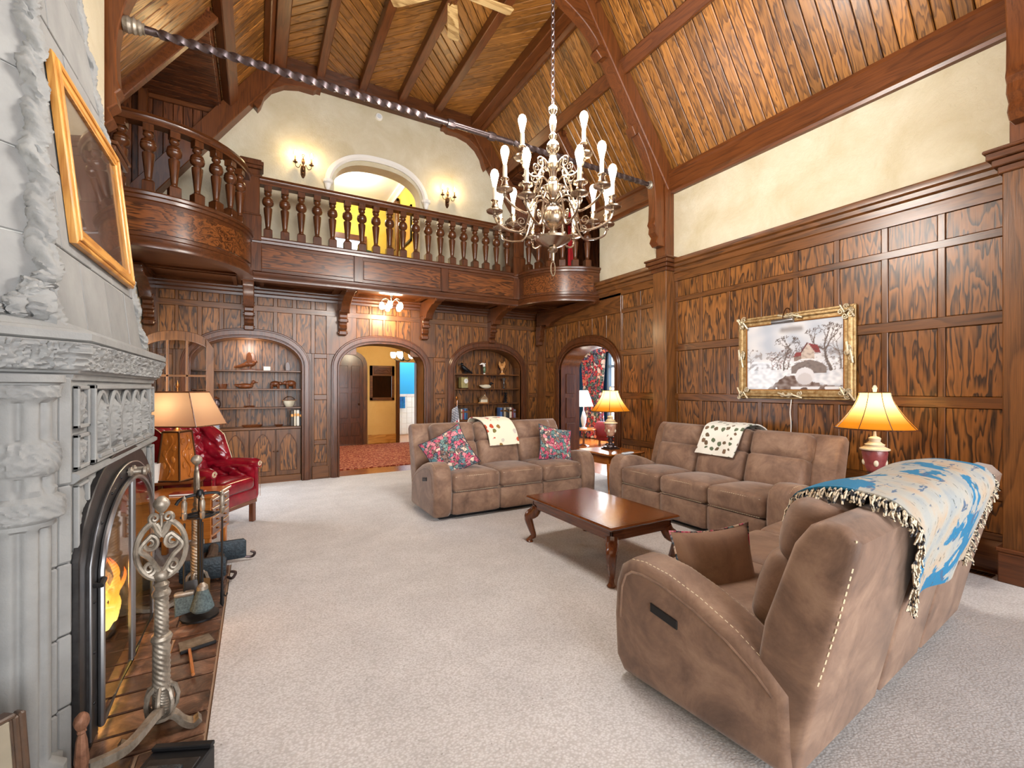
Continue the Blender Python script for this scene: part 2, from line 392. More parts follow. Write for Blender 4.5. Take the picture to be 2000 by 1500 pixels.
class MB:
    def __init__(s): s.v = []; s.f = []
    def add(s, vs, fs):
        k = len(s.v); s.v += [tuple(x) for x in vs]; s.f += [tuple(i+k for i in f) for f in fs]; return s
    def mat(s, m, start=0):
        s.v[start:] = [tuple(m @ Vector(x)) for x in s.v[start:]]; return s
    def fn(s, f, start=0):
        s.v[start:] = [tuple(f(*x)) for x in s.v[start:]]; return s
    def box(s, x0, x1, y0, y1, z0, z1, ch=0):
        if x0 > x1: x0, x1 = x1, x0
        if y0 > y1: y0, y1 = y1, y0
        if z0 > z1: z0, z1 = z1, z0
        if not ch:
            return s.add([(x, y, z) for x in (x0, x1) for y in (y0, y1) for z in (z0, z1)],
                         [(0, 1, 3, 2), (4, 6, 7, 5), (0, 4, 5, 1), (2, 3, 7, 6), (0, 2, 6, 4), (1, 5, 7, 3)])
        ch = min(ch, (x1-x0)*.45, (y1-y0)*.45, (z1-z0)*.45)
        vs = []; idx = {}
        for i, x in enumerate((x0, x1)):
            for j, y in enumerate((y0, y1)):
                for k, z in enumerate((z0, z1)):
                    sx, sy, sz = (1 if i == 0 else -1), (1 if j == 0 else -1), (1 if k == 0 else -1)
                    for a, p in enumerate(((x, y+sy*ch, z+sz*ch), (x+sx*ch, y, z+sz*ch), (x+sx*ch, y+sy*ch, z))):
                        idx[i, j, k, a] = len(vs); vs.append(p)
        fs = []
        for i in (0, 1): fs.append((idx[i, 0, 0, 0], idx[i, 0, 1, 0], idx[i, 1, 1, 0], idx[i, 1, 0, 0]))
        for j in (0, 1): fs.append((idx[0, j, 0, 1], idx[1, j, 0, 1], idx[1, j, 1, 1], idx[0, j, 1, 1]))
        for k in (0, 1): fs.append((idx[0, 0, k, 2], idx[0, 1, k, 2], idx[1, 1, k, 2], idx[1, 0, k, 2]))
        for i in (0, 1):
            for j in (0, 1): fs.append((idx[i, j, 0, 0], idx[i, j, 1, 0], idx[i, j, 1, 1], idx[i, j, 0, 1]))
            for k in (0, 1): fs.append((idx[i, 0, k, 0], idx[i, 1, k, 0], idx[i, 1, k, 2], idx[i, 0, k, 2]))
        for j in (0, 1):
            for k in (0, 1): fs.append((idx[0, j, k, 1], idx[1, j, k, 1], idx[1, j, k, 2], idx[0, j, k, 2]))
        for i in (0, 1):
            for j in (0, 1):
                for k in (0, 1): fs.append((idx[i, j, k, 0], idx[i, j, k, 1], idx[i, j, k, 2]))
        return s.add(vs, fs)
    def fbox(s, F, u0, u1, v0, v1, n0, n1, ch=0):
        k = len(s.v); s.box(u0, u1, v0, v1, n0, n1, ch); return s.fn(F, k)
    def prism(s, poly, F, d0, d1, ch=0, both=False):
        n = len(poly); rings = []
        if both and ch: rings.append((inset(poly, ch), d0)); rings.append((poly, d0+ch))
        else: rings.append((poly, d0))
        if ch: rings.append((poly, d1-ch)); rings.append((inset(poly, ch), d1))
        else: rings.append((poly, d1))
        vs = [F(u, v, d) for p, d in rings for u, v in p]
        fs = [tuple(range(n))[::-1], tuple(range((len(rings)-1)*n, len(rings)*n))]
        for r in range(len(rings)-1):
            for i in range(n):
                j = (i+1) % n
                fs.append((r*n+i, r*n+j, (r+1)*n+j, (r+1)*n+i))
        return s.add(vs, fs)
    def rprism(s, poly, F, d0, d1, r, k=4):
        """prism with rounded rims on both caps"""
        n = len(poly); rings = []
        for i in range(k+1):
            a = pi/2*i/k; rings.append((inset(poly, r*(1-sin(a))), d0+r*(1-cos(a))))
        for i in range(k+1):
            a = pi/2*(1-i/k); rings.append((inset(poly, r*(1-sin(a))), d1-r*(1-cos(a))))
        vs = [F(u, v, d) for p, d in rings for u, v in p]
        fs = [tuple(range(n))[::-1], tuple(range((len(rings)-1)*n, len(rings)*n))]
        for q in range(len(rings)-1):
            for i in range(n):
                j = (i+1) % n; fs.append((q*n+i, q*n+j, (q+1)*n+j, (q+1)*n+i))
        return s.add(vs, fs)
    def lathe(s, prof, seg=20, c=(0, 0, 0), rmod=None, m=None):
        k0 = len(s.v); n = len(prof); vs = []; fs = []
        for r, z in prof:
            for i in range(seg):
                a = 2*pi*i/seg; q = r*(rmod(a, z) if rmod else 1)
                vs.append((q*cos(a), q*sin(a), z))
        for j in range(n-1):
            for i in range(seg):
                i2 = (i+1) % seg
                fs.append((j*seg+i, j*seg+i2, (j+1)*seg+i2, (j+1)*seg+i))
        fs.append(tuple(range(seg))[::-1]); fs.append(tuple(range((n-1)*seg, n*seg)))
        s.add(vs, fs)
        if m is not None: s.mat(m, k0)
        s.fn(lambda x, y, z: (x+c[0], y+c[1], z+c[2]), k0)
        return s
    def tube(s, path, r, seg=8, closed=False):
        P = [Vector(p) for p in path]; n = len(P); vs = []; fs = []
        up = None
        for i in range(n):
            if closed: t = P[(i+1) % n]-P[i-1]
            else: t = P[min(i+1, n-1)]-P[max(i-1, 0)]
            if t.length < 1e-9: t = Vector((0, 0, 1))
            t.normalize()
            if up is None:
                up = Vector((0, 0, 1)) if abs(t.z) < .9 else Vector((1, 0, 0))
            a = up-t*up.dot(t)
            if a.length < 1e-6: a = t.orthogonal()
            a.normalize(); b = t.cross(a); up = a
            rr = r(i/(n-1)) if callable(r) else (r[i] if isinstance(r, (list, tuple)) else r)
            for k in range(seg):
                w = 2*pi*k/seg; vs.append(P[i]+a*cos(w)*rr+b*sin(w)*rr)
        m = n if closed else n-1
        for i in range(m):
            i2 = (i+1) % n
            for k in range(seg):
                k2 = (k+1) % seg
                fs.append((i*seg+k, i*seg+k2, i2*seg+k2, i2*seg+k))
        if not closed:
            fs.append(tuple(range(seg))[::-1]); fs.append(tuple(range((n-1)*seg, n*seg)))
        return s.add(vs, fs)
    def sweep(s, prof, path, up=(0, 0, 1), closed=False):
        """profile (side, up) along a path in 3-D, mitred; side = tangent x up"""
        up = Vector(up); P = [Vector(p) for p in path]; n = len(P); m = len(prof); vs = []; fs = []
        for i in range(n):
            if closed: t0, t1 = (P[i]-P[i-1]), (P[(i+1) % n]-P[i])
            else:
                t0 = P[i]-P[i-1] if i else P[1]-P[0]
                t1 = P[i+1]-P[i] if i < n-1 else P[i]-P[i-1]
            t0.normalize(); t1.normalize()
            s0 = t0.cross(up).normalized(); s1 = t1.cross(up).normalized()
            sd = s0+s1; sd = sd.normalized() if sd.length > 1e-6 else s0
            k = 1/max(.3, sd.dot(s0))
            for a, b in prof: vs.append(P[i]+sd*(a*k)+up*b)
        for i in range(n if closed else n-1):
            i2 = (i+1) % n
            for j in range(m):
                j2 = (j+1) % m; fs.append((i*m+j, i*m+j2, i2*m+j2, i2*m+j))
        if not closed:
            fs.append(tuple(range(m))[::-1]); fs.append(tuple(range((n-1)*m, n*m)))
        return s.add(vs, fs)
    def grid(s, f, nu, nv, closeu=False):
        vs = [f(i/(nu if closeu else nu-1), j/(nv-1)) for j in range(nv) for i in range(nu)]
        fs = []
        for j in range(nv-1):
            for i in range(nu if closeu else nu-1):
                i2 = (i+1) % nu
                fs.append((j*nu+i, j*nu+i2, (j+1)*nu+i2, (j+1)*nu+i))
        return s.add(vs, fs)
    def rbox(s, c, size, r, n=6, deform=None):
        """rounded box with n cells a side; deform(x,y,z) works in box coordinates"""
        hx, hy, hz = (q/2 for q in size); vs = {}; out = []; fs = []
        def vid(i, j, k):
            if (i, j, k) in vs: return vs[i, j, k]
            p = []
            for q, h in ((i, hx), (j, hy), (k, hz)):
                t = q/n*2-1
                t = math.copysign(1-(1-abs(t))**1.5, t) if n > 3 else t
                p.append(t*h)
            p = Vector(p)
            r_ = min(r, hx, hy, hz)
            cl = Vector((max(-hx+r_, min(hx-r_, p.x)), max(-hy+r_, min(hy-r_, p.y)), max(-hz+r_, min(hz-r_, p.z))))
            d = p-cl
            if d.length > 1e-9:
                p = cl+d.normalized()*r_
            vs[i, j, k] = len(out); out.append(p); return vs[i, j, k]
        for a in range(n):
            for b in range(n):
                for e in (0, n):
                    fs.append((vid(e, a, b), vid(e, a+1, b), vid(e, a+1, b+1), vid(e, a, b+1)))
                    fs.append((vid(a, e, b), vid(a+1, e, b), vid(a+1, e, b+1), vid(a, e, b+1)))
                    fs.append((vid(a, b, e), vid(a+1, b, e), vid(a+1, b+1, e), vid(a, b+1, e)))
        if deform: out = [deform(*p) for p in out]
        return s.add([(p[0]+c[0], p[1]+c[1], p[2]+c[2]) for p in out], fs)
    def sphere(s, c, r, seg=12, rings=8, sc=(1, 1, 1)):
        k = len(s.v)
        s.lathe([(max(1e-4, r*sin(pi*j/rings)), -r*cos(pi*j/rings)) for j in range(rings+1)], seg)
        return s.fn(lambda x, y, z: (x*sc[0]+c[0], y*sc[1]+c[1], z*sc[2]+c[2]), k)

def obj(name, mb, mat, parent=None, smooth=35, kind=None, cols=None):
    me = bpy.data.meshes.new(name)
    me.from_pydata(mb.v, [], mb.f)
    bm = bmesh.new(); bm.from_mesh(me)
    bmesh.ops.recalc_face_normals(bm, faces=bm.faces)
    bm.to_mesh(me); bm.free()
    if smooth:
        me.shade_smooth()
        me.set_sharp_from_angle(angle=radians(smooth))
    me.materials.append(M[mat] if isinstance(mat, str) else mat)
    if cols is not None:
        a = me.color_attributes.new('Col', 'FLOAT_COLOR', 'POINT')
        for i, c in enumerate(cols): a.data[i].color = c
    o = bpy.data.objects.new(name, me); COL.objects.link(o)
    if parent is not None: o.parent = parent
    if kind: o['kind'] = kind
    return o
def tag(o, label, cat, group=None, kind=None):
    o['label'] = label; o['category'] = cat
    if group: o['group'] = group
    if kind: o['kind'] = kind
    return o
def thing(name, label, cat, loc=(0, 0, 0), rz=0, group=None):
    o = bpy.data.objects.new(name, None); COL.objects.link(o)
    o.location = loc; o.rotation_euler = (0, 0, rz); o.empty_display_size = .1
    return tag(o, label, cat, group)
def struct(name, mb, mat, parent=None, smooth=35, label=None):
    o = obj(name, mb, mat, parent, smooth)
    if parent is None: o['kind'] = 'structure'
    if label: o['label'] = label
    return o
def dup(root, loc, rz, label=None):
    r = root.copy(); COL.objects.link(r); r.location = loc; r.rotation_euler = (0, 0, rz)
    if label: r['label'] = label
    for ch in list(root.children):
        c = ch.copy(); COL.objects.link(c); c.parent = r
        for g in list(ch.children):
            d = g.copy(); COL.objects.link(d); d.parent = c
    return r
def bez(p0, p1, p2, p3, n=10):
    P = [Vector(p) for p in (p0, p1, p2, p3)]
    return [P[0]*(1-t)**3+P[1]*3*t*(1-t)**2+P[2]*3*t*t*(1-t)+P[3]*t**3 for t in (i/n for i in range(n+1))]
def smoothpath(pts, k=5):
    """Catmull-Rom through the points"""
    P = [Vector(p) for p in pts]; out = []
    for i in range(len(P)-1):
        a, b, c, d = P[max(0, i-1)], P[i], P[i+1], P[min(len(P)-1, i+2)]
        for j in range(k):
            t = j/k
            out.append(.5*((2*b)+(c-a)*t+(2*a-5*b+4*c-d)*t*t+(3*b-a-3*c+d)*t**3))
    out.append(P[-1]); return out
def spiral(c, r0, r1, a0, turns, n=24, F=None):
    pts = []
    for i in range(n+1):
        t = i/n; a = a0+turns*2*pi*t; r = r0+(r1-r0)*t
        pts.append((c[0]+r*cos(a), c[1]+r*sin(a)))
    return [F(*p) for p in pts] if F else pts
def nz(x, y=0, z=0): return noise.noise(Vector((x, y, z)))

# ------------------------------------------------------------ the room's shell
RX, LX, BY, CXR = 4.88, -1.30, 7.56, 1.84
def FR(u, v, n): return (RX-n, u, v)         # right wall, u = y
def FB(u, v, n): return (u, BY-n, v)         # back wall, u = x
def FL(u, v, n): return (LX+n, u, v)

def arch_h(x, cx, half, zs, za):
    t = min(1, abs(x-cx)/half)
    return zs+(za-zs)*(1-t**2.5)**.54
def arch_pts(cx, half, zs, za, n=22):
    return [(cx-half*cos(pi*i/n), arch_h(cx-half*cos(pi*i/n), cx, half, zs, za)) for i in range(n+1)]
ARCHES = [(-.09, .69, .81), (1.83, .69, .81), (3.77, .69, .81)]
ZS, ZIN, ZOUT = 1.74, 2.12, 2.26

# floor: carpet with the hearth cut out
m = MB()
m.prism([(-.17, -6.1), (RX, -6.1), (RX, BY+.02), (LX, BY+.02), (LX, 4.25), (-.17, 4.25)], XYZ, -.06, 0)
floor = struct('floor', m, 'carpet')
m = MB(); m.box(LX, -.17, -6.1, 1.45, -.06, 0)
obj('carpet_strip', m, 'carpet', floor)

# hearth: each tile its own piece over a grout bed
m = MB(); m.box(LX, -.17, 1.45, 4.25, -.06, -.012)
hearth = struct('floor_hearth', m, 'grout')
y = 1.46; row = 0
while y < 4.2:
    d = .152
    xs = [-1.28, -.95, -.57, -.178] if row % 2 else [-1.28, -.78, -.40, -.178]
    for a, b in zip(xs, xs[1:]):
        m = MB(); m.box(a+.006, b-.006, y+.006, min(4.245, y+d)-.006, -.015, random.uniform(-.004, .001), .005)
        obj('hearth_tile', m, 'hearth', hearth)
    y += d; row += 1

# right wall
DRC, DRI, DRO = 6.06, .735, .86
pts = [(-6.1, 0), (-6.1, 4.26), (5.72, 4.26), (5.72, 3.1), (BY+.4, 3.1), (BY+.4, 0)]
pts += [(DRC+DRI, 0)]+[(u, v) for u, v in reversed(arch_pts(DRC, DRI, ZS, 2.13))]+[(DRC-DRI, 0)]
m = MB(); m.prism(pts, FR, -.40, 0)
wall_right = struct('wall_right', m, 'plaster')
# lining of the doorway in the right wall
m = MB()
ap = [(DRC-DRI, 0)]+arch_pts(DRC, DRI, ZS, 2.13)+[(DRC+DRI, 0)]
m.sweep([(-.02, -.41), (.002, -.41), (.002, .01), (-.02, .01)], [(RX, u, v) for u, v in ap], up=(-1, 0, 0))
obj('door_lining', m, 'railZ', wall_right)
for z0, z1 in ((.15, .75), (.85, 1.22), (1.30, 1.66)):      # panels on the far reveal
    m = MB(); m.box(RX+.10, RX+.30, DRC+DRI-.035, DRC+DRI-.015, z0, z1, .006); obj('reveal_panel', m, 'railZ', wall_right)

ROWS = [(.30, .55), (.635, 1.24), (1.33, 1.89), (1.98, 2.54), (2.605, 2.82)]
def panelling(F, parent, cols, rows, u0, u1, mats='Y', clip=None, rails=True, stile_lo=None):
    """raised panels between stiles and rails on a wall frame F"""
    for a, b in cols:
        for c, d in rows:
            lo = c
            if clip:
                us = [a+(b-a)*i/6 for i in range(7)]
                lows = [max(c, clip(u)) for u in us]
                if min(lows) > d-.03: continue
                if max(lows) > c+1e-4:
                    poly = [(u, min(l, d-.004)) for u, l in zip(us, lows)]+[(b, d), (a, d)]
                    m = MB(); m.prism(poly, F, 0, .013, .004); obj('panel', m, 'panelZ', parent, 0); continue
            m = MB(); m.fbox(F, a, b, c, d, -.005, .014, .006); obj('panel', m, 'panelZ', parent, 0)
    edges = [u0]+[x for ab in cols for x in ab]+[u1]
    for i in range(0, len(edges), 2):
        a, b = edges[i], edges[i+1]
        if b-a < .004: continue
        lo = rows[0][0]
        if clip: lo = max(lo, min(clip(a), clip(b)))
        m = MB(); m.fbox(F, a, b, lo, rows[-1][1], 0, .022, .004); obj('stile', m, 'oakZ', parent, 0)
    if rails:
        for (c0, d0), (c1, d1) in zip(rows, rows[1:]):
            us = [u0, u1]
            m = MB(); m.fbox(F, u0, u1, d0, c1, 0, .025, .004); obj('rail', m, 'oak'+mats, parent, 0)

BASEP = [(0, 0), (.035, 0), (.035, .15), (.028, .17), (.03, .19), (.018, .215), (.012, .25), (0, .25)]
CORN = [(0, 2.82), (.03, 2.82), (.03, 2.92), (.045, 2.93), (.05, 2.985), (.075, 3.0), (.08, 3.035), (.105, 3.05), (.11, 3.09), (.115, 3.10), (0, 3.10)]
def bay(y0, y1, cols):
    panelling(FR, wall_right, cols, ROWS, y0, y1)
    m = MB(); m.sweep(BASEP, [(RX, y1, 0), (RX, y0, 0)]); obj('baseboard', m, 'oakY', wall_right)
    m = MB(); m.fbox(FR, y0, y1, .25, ROWS[0][0], 0, .025, .003); obj('rail', m, 'oakY', wall_right, 0)
    m = MB(); m.sweep(CORN, [(RX, y1, 0), (RX, y0, 0)]); obj('cornice', m, 'oakY', wall_right)
pit = .3825
bay(1.10, 4.18, [(1.125+pit*i, 1.125+pit*i+.335) for i in range(8)])
bay(-2.5, .87, [(-2.46+.41*i, -2.46+.41*i+.36) for i in range(8)])
bay(4.41, 5.195, [(4.45, 4.795), (4.86, 5.165)])
# around the doorway
def cliprw(u): return arch_h(u, DRC, DRO, ZS+.02, 2.29) if abs(u-DRC) < DRO else 0
cols = [(5.225, 5.53), (5.585, 5.88), (5.93, 6.235), (6.29, 6.59), (6.645, 6.94), (7.0, 7.28)]
P = [(4.41, 0), (4.41, 2.9), (7.54, 2.9), (7.54, 0), (DRC+DRO-.03, 0)]+arch_pts(DRC, DRO-.03, ZS, 2.25)[::-1]+[(DRC-DRO+.03, 0)]
m = MB(); m.prism(P, FR, -.01, .006); obj('wainscot_backing', m, 'oakZ', wall_right, 0)
rows2 = [(1.98, 2.56)]
panelling(FR, wall_right, cols, rows2, 5.195, 7.34, clip=cliprw, rails=False)
m = MB(); m.fbox(FR, 5.195, 7.54, 2.56, 2.86, 0, .03, .004); obj('rail', m, 'oakY', wall_right, 0)
for c, d in ((1.33, 1.89), (.635, 1.24), (.30, .55)):
    m = MB(); m.fbox(FR, 7.0, 7.28, c, d, -.005, .014, .006); obj('panel', m, 'panelZ', wall_right, 0)
m = MB(); m.fbox(FR, 6.93, 7.0, 0, 2.0, 0, .022, .004); obj('stile', m, 'oakZ', wall_right, 0)
m = MB(); m.fbox(FR, 7.28, 7.54, 0, 2.86, 0, .03, .004); obj('stile', m, 'oakZ', wall_right, 0)
for z0, z1 in ((.25, .30), (.55, .635), (1.24, 1.33), (1.89, 1.98)):
    m = MB(); m.fbox(FR, 7.0, 7.28, z0, z1, 0, .025, .004); obj('rail', m, 'oakY', wall_right, 0)
# cornice above the door bay up to the balcony
m = MB(); m.sweep(CORN, [(RX, 5.72, 0), (RX, 5.195, 0)]); obj('cornice', m, 'oakY', wall_right)
def arch_mould(F, cx, hi, ho, parent, zs=ZS, zi=ZIN, zo=ZOUT, z0=0):
    for h0, h1, a0, a1, n1 in ((hi, ho, zi, zo, .045), (hi+.035, ho-.02, zi+.04, zo-.025, .062), (hi, hi+.03, zi, zi+.03, .055)):
        P = [(cx-h1, z0)]+arch_pts(cx, h1, zs, a1)+[(cx+h1, z0), (cx+h0, z0)]+arch_pts(cx, h0, zs, a0)[::-1]+[(cx-h0, z0)]
        m = MB(); m.prism(P, F, 0, n1, .008); obj('arch_moulding', m, 'railZ', parent, 40)
arch_mould(FR, DRC, DRI, DRO, wall_right, zi=2.13, zo=2.28)

# right wall pillars (truss posts) with base and capital
def pillar(y0, y1, side=1):
    F = FR if side == 1 else FL
    d = .185 if side == 1 else .375
    root = thing_struct('trim_1')
    m = MB(); m.fbox(F, y0, y1, 0, 3.0, 0, d, .006); obj('shaft', m, 'oakZ', root, 0)
    for z0, z1, e in ((0, .22, .02), (.22, .25, .03), (2.95, 3.0, .02), (3.0, 3.05, .045), (3.05, 3.10, .07), (3.10, 3.125, .085)):
        m = MB(); m.fbox(F, y0-e, y1+e, z0, z1, 0, d+e, .006); obj('base_moulding' if z0 < 1 else 'capital', m, 'railY', root, 0)
    m = MB(); m.fbox(F, y0+.03, y1-.03, 3.125, 4.3, 0, .16, .004); obj('upper_post', m, 'beamZ', root, 0)
    return root
def thing_struct(name):
    o = bpy.data.objects.new(name, None); COL.objects.link(o); o['kind'] = 'structure'; return o
for y0 in (4.18, .87):
    pillar(y0, y0+.23, 1); pillar(y0, y0+.23, -1)

# back wall, lower part (oak, three arched openings)
P = [(LX-.3, 0), (LX-.3, 3.2), (RX+.4, 3.2), (RX+.4, 0)]
for cx, hi, ho in reversed(ARCHES):
    P += [(cx+hi, 0)]+arch_pts(cx, hi, ZS, ZIN)[::-1]+[(cx-hi, 0)]
m = MB(); m.prism(P, FB, -.34, 0)
wall_back = struct('wall_back', m, 'oakZ', smooth=0)
def clipbk(u):
    for cx, hi, ho in ARCHES:
        if abs(u-cx) < ho: return arch_h(u, cx, ho, ZS+.01, ZOUT)-.01
    return 0
BR = [(1.93, 2.52), (2.605, 2.73)]
half = [(-1.125, -.954), (-.915, -.703), (-.65, -.454), (-.399, -.194), (.017, .221), (.275, .474), (.53, .729), (.787, .949)]
cols = half+[(1.40, 1.60), (1.64, 1.82), (1.86, 2.04), (2.08, 2.28)]+[(3.68-b, 3.68-a) for a, b in reversed(half)]
cols = [c for c in cols if c[1] < 4.86]
panelling(FB, wall_back, cols, BR, LX, RX, mats='X', clip=clipbk)
for cxp in (.865, 2.815, 4.735, -1.07):
    w = .092
    for c, d in ((.25, .53), (.60, 1.22), (1.30, 1.86)):
        m = MB(); m.fbox(FB, cxp-w, cxp+w, c, d, -.005, .014, .006); obj('panel', m, 'panelZ', wall_back, 0)
    for z0, z1 in ((.53, .60), (1.22, 1.30), (1.86, 1.93)):
        m = MB(); m.fbox(FB, cxp-w, cxp+w, z0, z1, 0, .022, .004); obj('rail', m, 'oakX', wall_back, 0)
    for s in (-1, 1):
        m = MB(); m.fbox(FB, cxp+s*w, cxp+s*(w+.03), .2, 1.93, 0, .02, .003); obj('stile', m, 'oakZ', wall_back, 0)
    m = MB(); m.fbox(FB, cxp-w-.03, cxp+w+.03, 0, .2, 0, .03, .006); obj('baseboard', m, 'oakX', wall_back, 0)
for cx, hi, ho in ARCHES: arch_mould(FB, cx, hi, ho, wall_back)
m = MB(); m.sweep([(0, 2.73), (.03, 2.73), (.035, 2.765), (.06, 2.78), (.065, 2.81), (.09, 2.83), (.095, 2.86), (0, 2.86)], [(LX, BY, 0), (RX, BY, 0)])
obj('cornice', m, 'railX', wall_back)

# upper gable wall with the arched opening on the landing
OX, OH = 1.76, .695
P = [(-1.95, 3.2), (-1.2, 4.26), (.2, 6.25), (3.48, 6.25), (4.88, 4.26), (5.6, 3.2), (OX+OH, 3.2)]+[(u, v) for u, v in reversed(arch_pts(OX, OH, 4.66, 5.02))]+[(OX-OH, 3.2)]
m = MB(); m.prism(P, FB, -.25, 0)
wall_gable = struct('wall_gable', m, 'plaster')
# white hood moulding over that opening with a carved stop at each end
hp = arch_pts(OX, .79, 4.62, 5.14, 30)
m = MB(); m.sweep([(-.045, 0), (.045, 0), (.05, .03), (.02, .065), (-.03, .06), (-.05, .02)], [(u, BY, v) for u, v in hp], up=(0, -1, 0))
hm = struct('trim_2', m, 'white', label='white plaster hood moulding over the landing arch')
for s in (-1, 1):
    m = MB(); m.lathe([(.001, -.16), (.03, -.13), (.045, -.09), (.05, -.05), (.075, -.03), (.08, .01), (.05, .02), (.001, .02)], 10, (OX+s*.79, BY-.04, 4.62), rmod=lambda a, z: 1+.12*sin(5*a))
    obj('carved_stop', m, 'white', hm)

# left wall and the plastered chimney breast
m = MB(); m.prism([(-6.1, 0), (6.35, 0), (6.35, 2.1), (7.2, 2.1), (7.2, 0), (BY+.2, 0), (BY+.2, 3.1), (5.72, 3.1), (5.72, 4.3), (-6.1, 4.3)], FL, -.3, 0)
wall_left = struct('wall_left', m, 'plaster')
m = MB(); m.box(LX, -.93, 1.7, 4.18, 1.4, 4.6); obj('chimney_breast', m, 'plaster', wall_left)
for i in range(3):
    m = MB(); m.fbox(FL, 4.5+.5*i, 4.5+.5*i+.42, .35, 2.5, 0, .02, .006); obj('panel', m, 'panelZ', wall_left, 0)

m = MB(); m.box(LX-.02, LX+.03, 6.27, 6.35, 0, 2.18, .005); m.box(LX-.02, LX+.03, 7.2, 7.28, 0, 2.18, .005); m.box(LX-.02, LX+.03, 6.27, 7.28, 2.1, 2.18, .005); obj('door_casing', m, 'oakZ', wall_left, 0)
# wall behind the camera: three tall windows
xs = [(-1.3, -.95), (.65, 1.05), (2.65, 3.05), (4.65, 4.95)]
m = MB()
for a, b in xs: m.box(a, b, -6.25, -6.0, 0, 6.3)
m.box(-1.3, 4.95, -6.25, -6.0, 0, .6); m.box(-1.3, 4.95, -6.25, -6.0, 4.1, 6.3)
wall_rear = struct('wall_rear', m, 'plaster', smooth=0)
for i, wx in enumerate((-.15, 1.85, 3.85)):
    m = MB()
    for x in (-.8, -.27, .27, .76): m.box(wx+x, wx+x+.04, -6.16, -6.1, .6, 4.1)
    for z in (.6, 1.75, 2.9, 4.05): m.box(wx-.8, wx+.8, -6.16, -6.1, z, z+.04)
    w = struct('window_%d' % (i+1), m, 'oakZ', smooth=0)
    m = MB(); m.box(wx-.8, wx+.8, -6.135, -6.13, .6, 4.1); obj('pane', m, 'glass', w, 0)

# ------------------------------------------------------------ roof
SLX, SLZ, FLX, FLZ = 4.88, 4.26, 3.48, 6.2
Lh = sqrt((SLX-FLX)**2+(FLZ-SLZ)**2)
dxs, dzs = (FLX-SLX)/Lh, (FLZ-SLZ)/Lh
def FS(side):
    """slope frame: u = y, v = distance up the slope, n = below the boards"""
    def f(u, v, n):
        x = SLX+dxs*v-dzs*n; z = SLZ+dzs*v+dxs*n
        return (x if side == 1 else 2*CXR-x, u, z)
    return f
m = MB()
for s in (1, -1):
    F = FS(s)
    m.fbox(F, -6.25, 5.72, -.1, Lh+.05, -.12, -.02)
    m.fbox(F, 5.72, BY+.2, Lh*.57, Lh+.05, -.12, -.02)
m.box(.1, 3.6, -6.25, BY+.2, 6.24, 6.34)
ceiling = struct('ceiling', m, 'beamY', smooth=0)
bw = .118
for s in (1, -1):
    F = FS(s); y = .45 if s == 1 else 2.1
    while y < BY-.05:
        lo = 0 if y+bw < 5.75 else Lh*.57
        m = MB(); m.fbox(F, y+.004, min(y+bw, BY)-.004, lo, Lh, -.02, random.uniform(-.002, .002), .007)
        obj('board', m, 'boardS%d' % s, ceiling, 0)
        y += bw

# flat ceiling: boards laid on the diagonal between the joists
JX = [.22, .84, 1.45, 2.06, 2.67, 3.46]
for i in range(5):
    a, b = JX[i], JX[i+1]; sg = 1 if i % 2 else -1
    st = .115*sqrt(2); y = 2.6
    while y < 8.2:
        w = b-a
        y0a, y1a = (y, y+w*sg)
        q = [(a, y0a+.007), (b, y1a+.007), (b, y1a+st-.007), (a, y0a+st-.007)]
        q = [(u, min(BY, max(2.0, v))) for u, v in q]
        if max(v for u, v in q)-min(v for u, v in q) > .02 and len({round(v, 3) for u, v in q}) > 1:
            dz = random.uniform(-.002, .002)
            m = MB(); m.prism(q, lambda u, v, n: (u, v, 6.22-n), 0, .02+dz, .006)
            obj('board', m, 'boardD%d' % sg, ceiling, 0)
        y += st
for x in JX[1:-1]:
    m = MB(); m.box(x-.055, x+.055, -6.0, 7.36, 6.06, 6.21, .008); obj('joist', m, 'beamY', ceiling, 0)
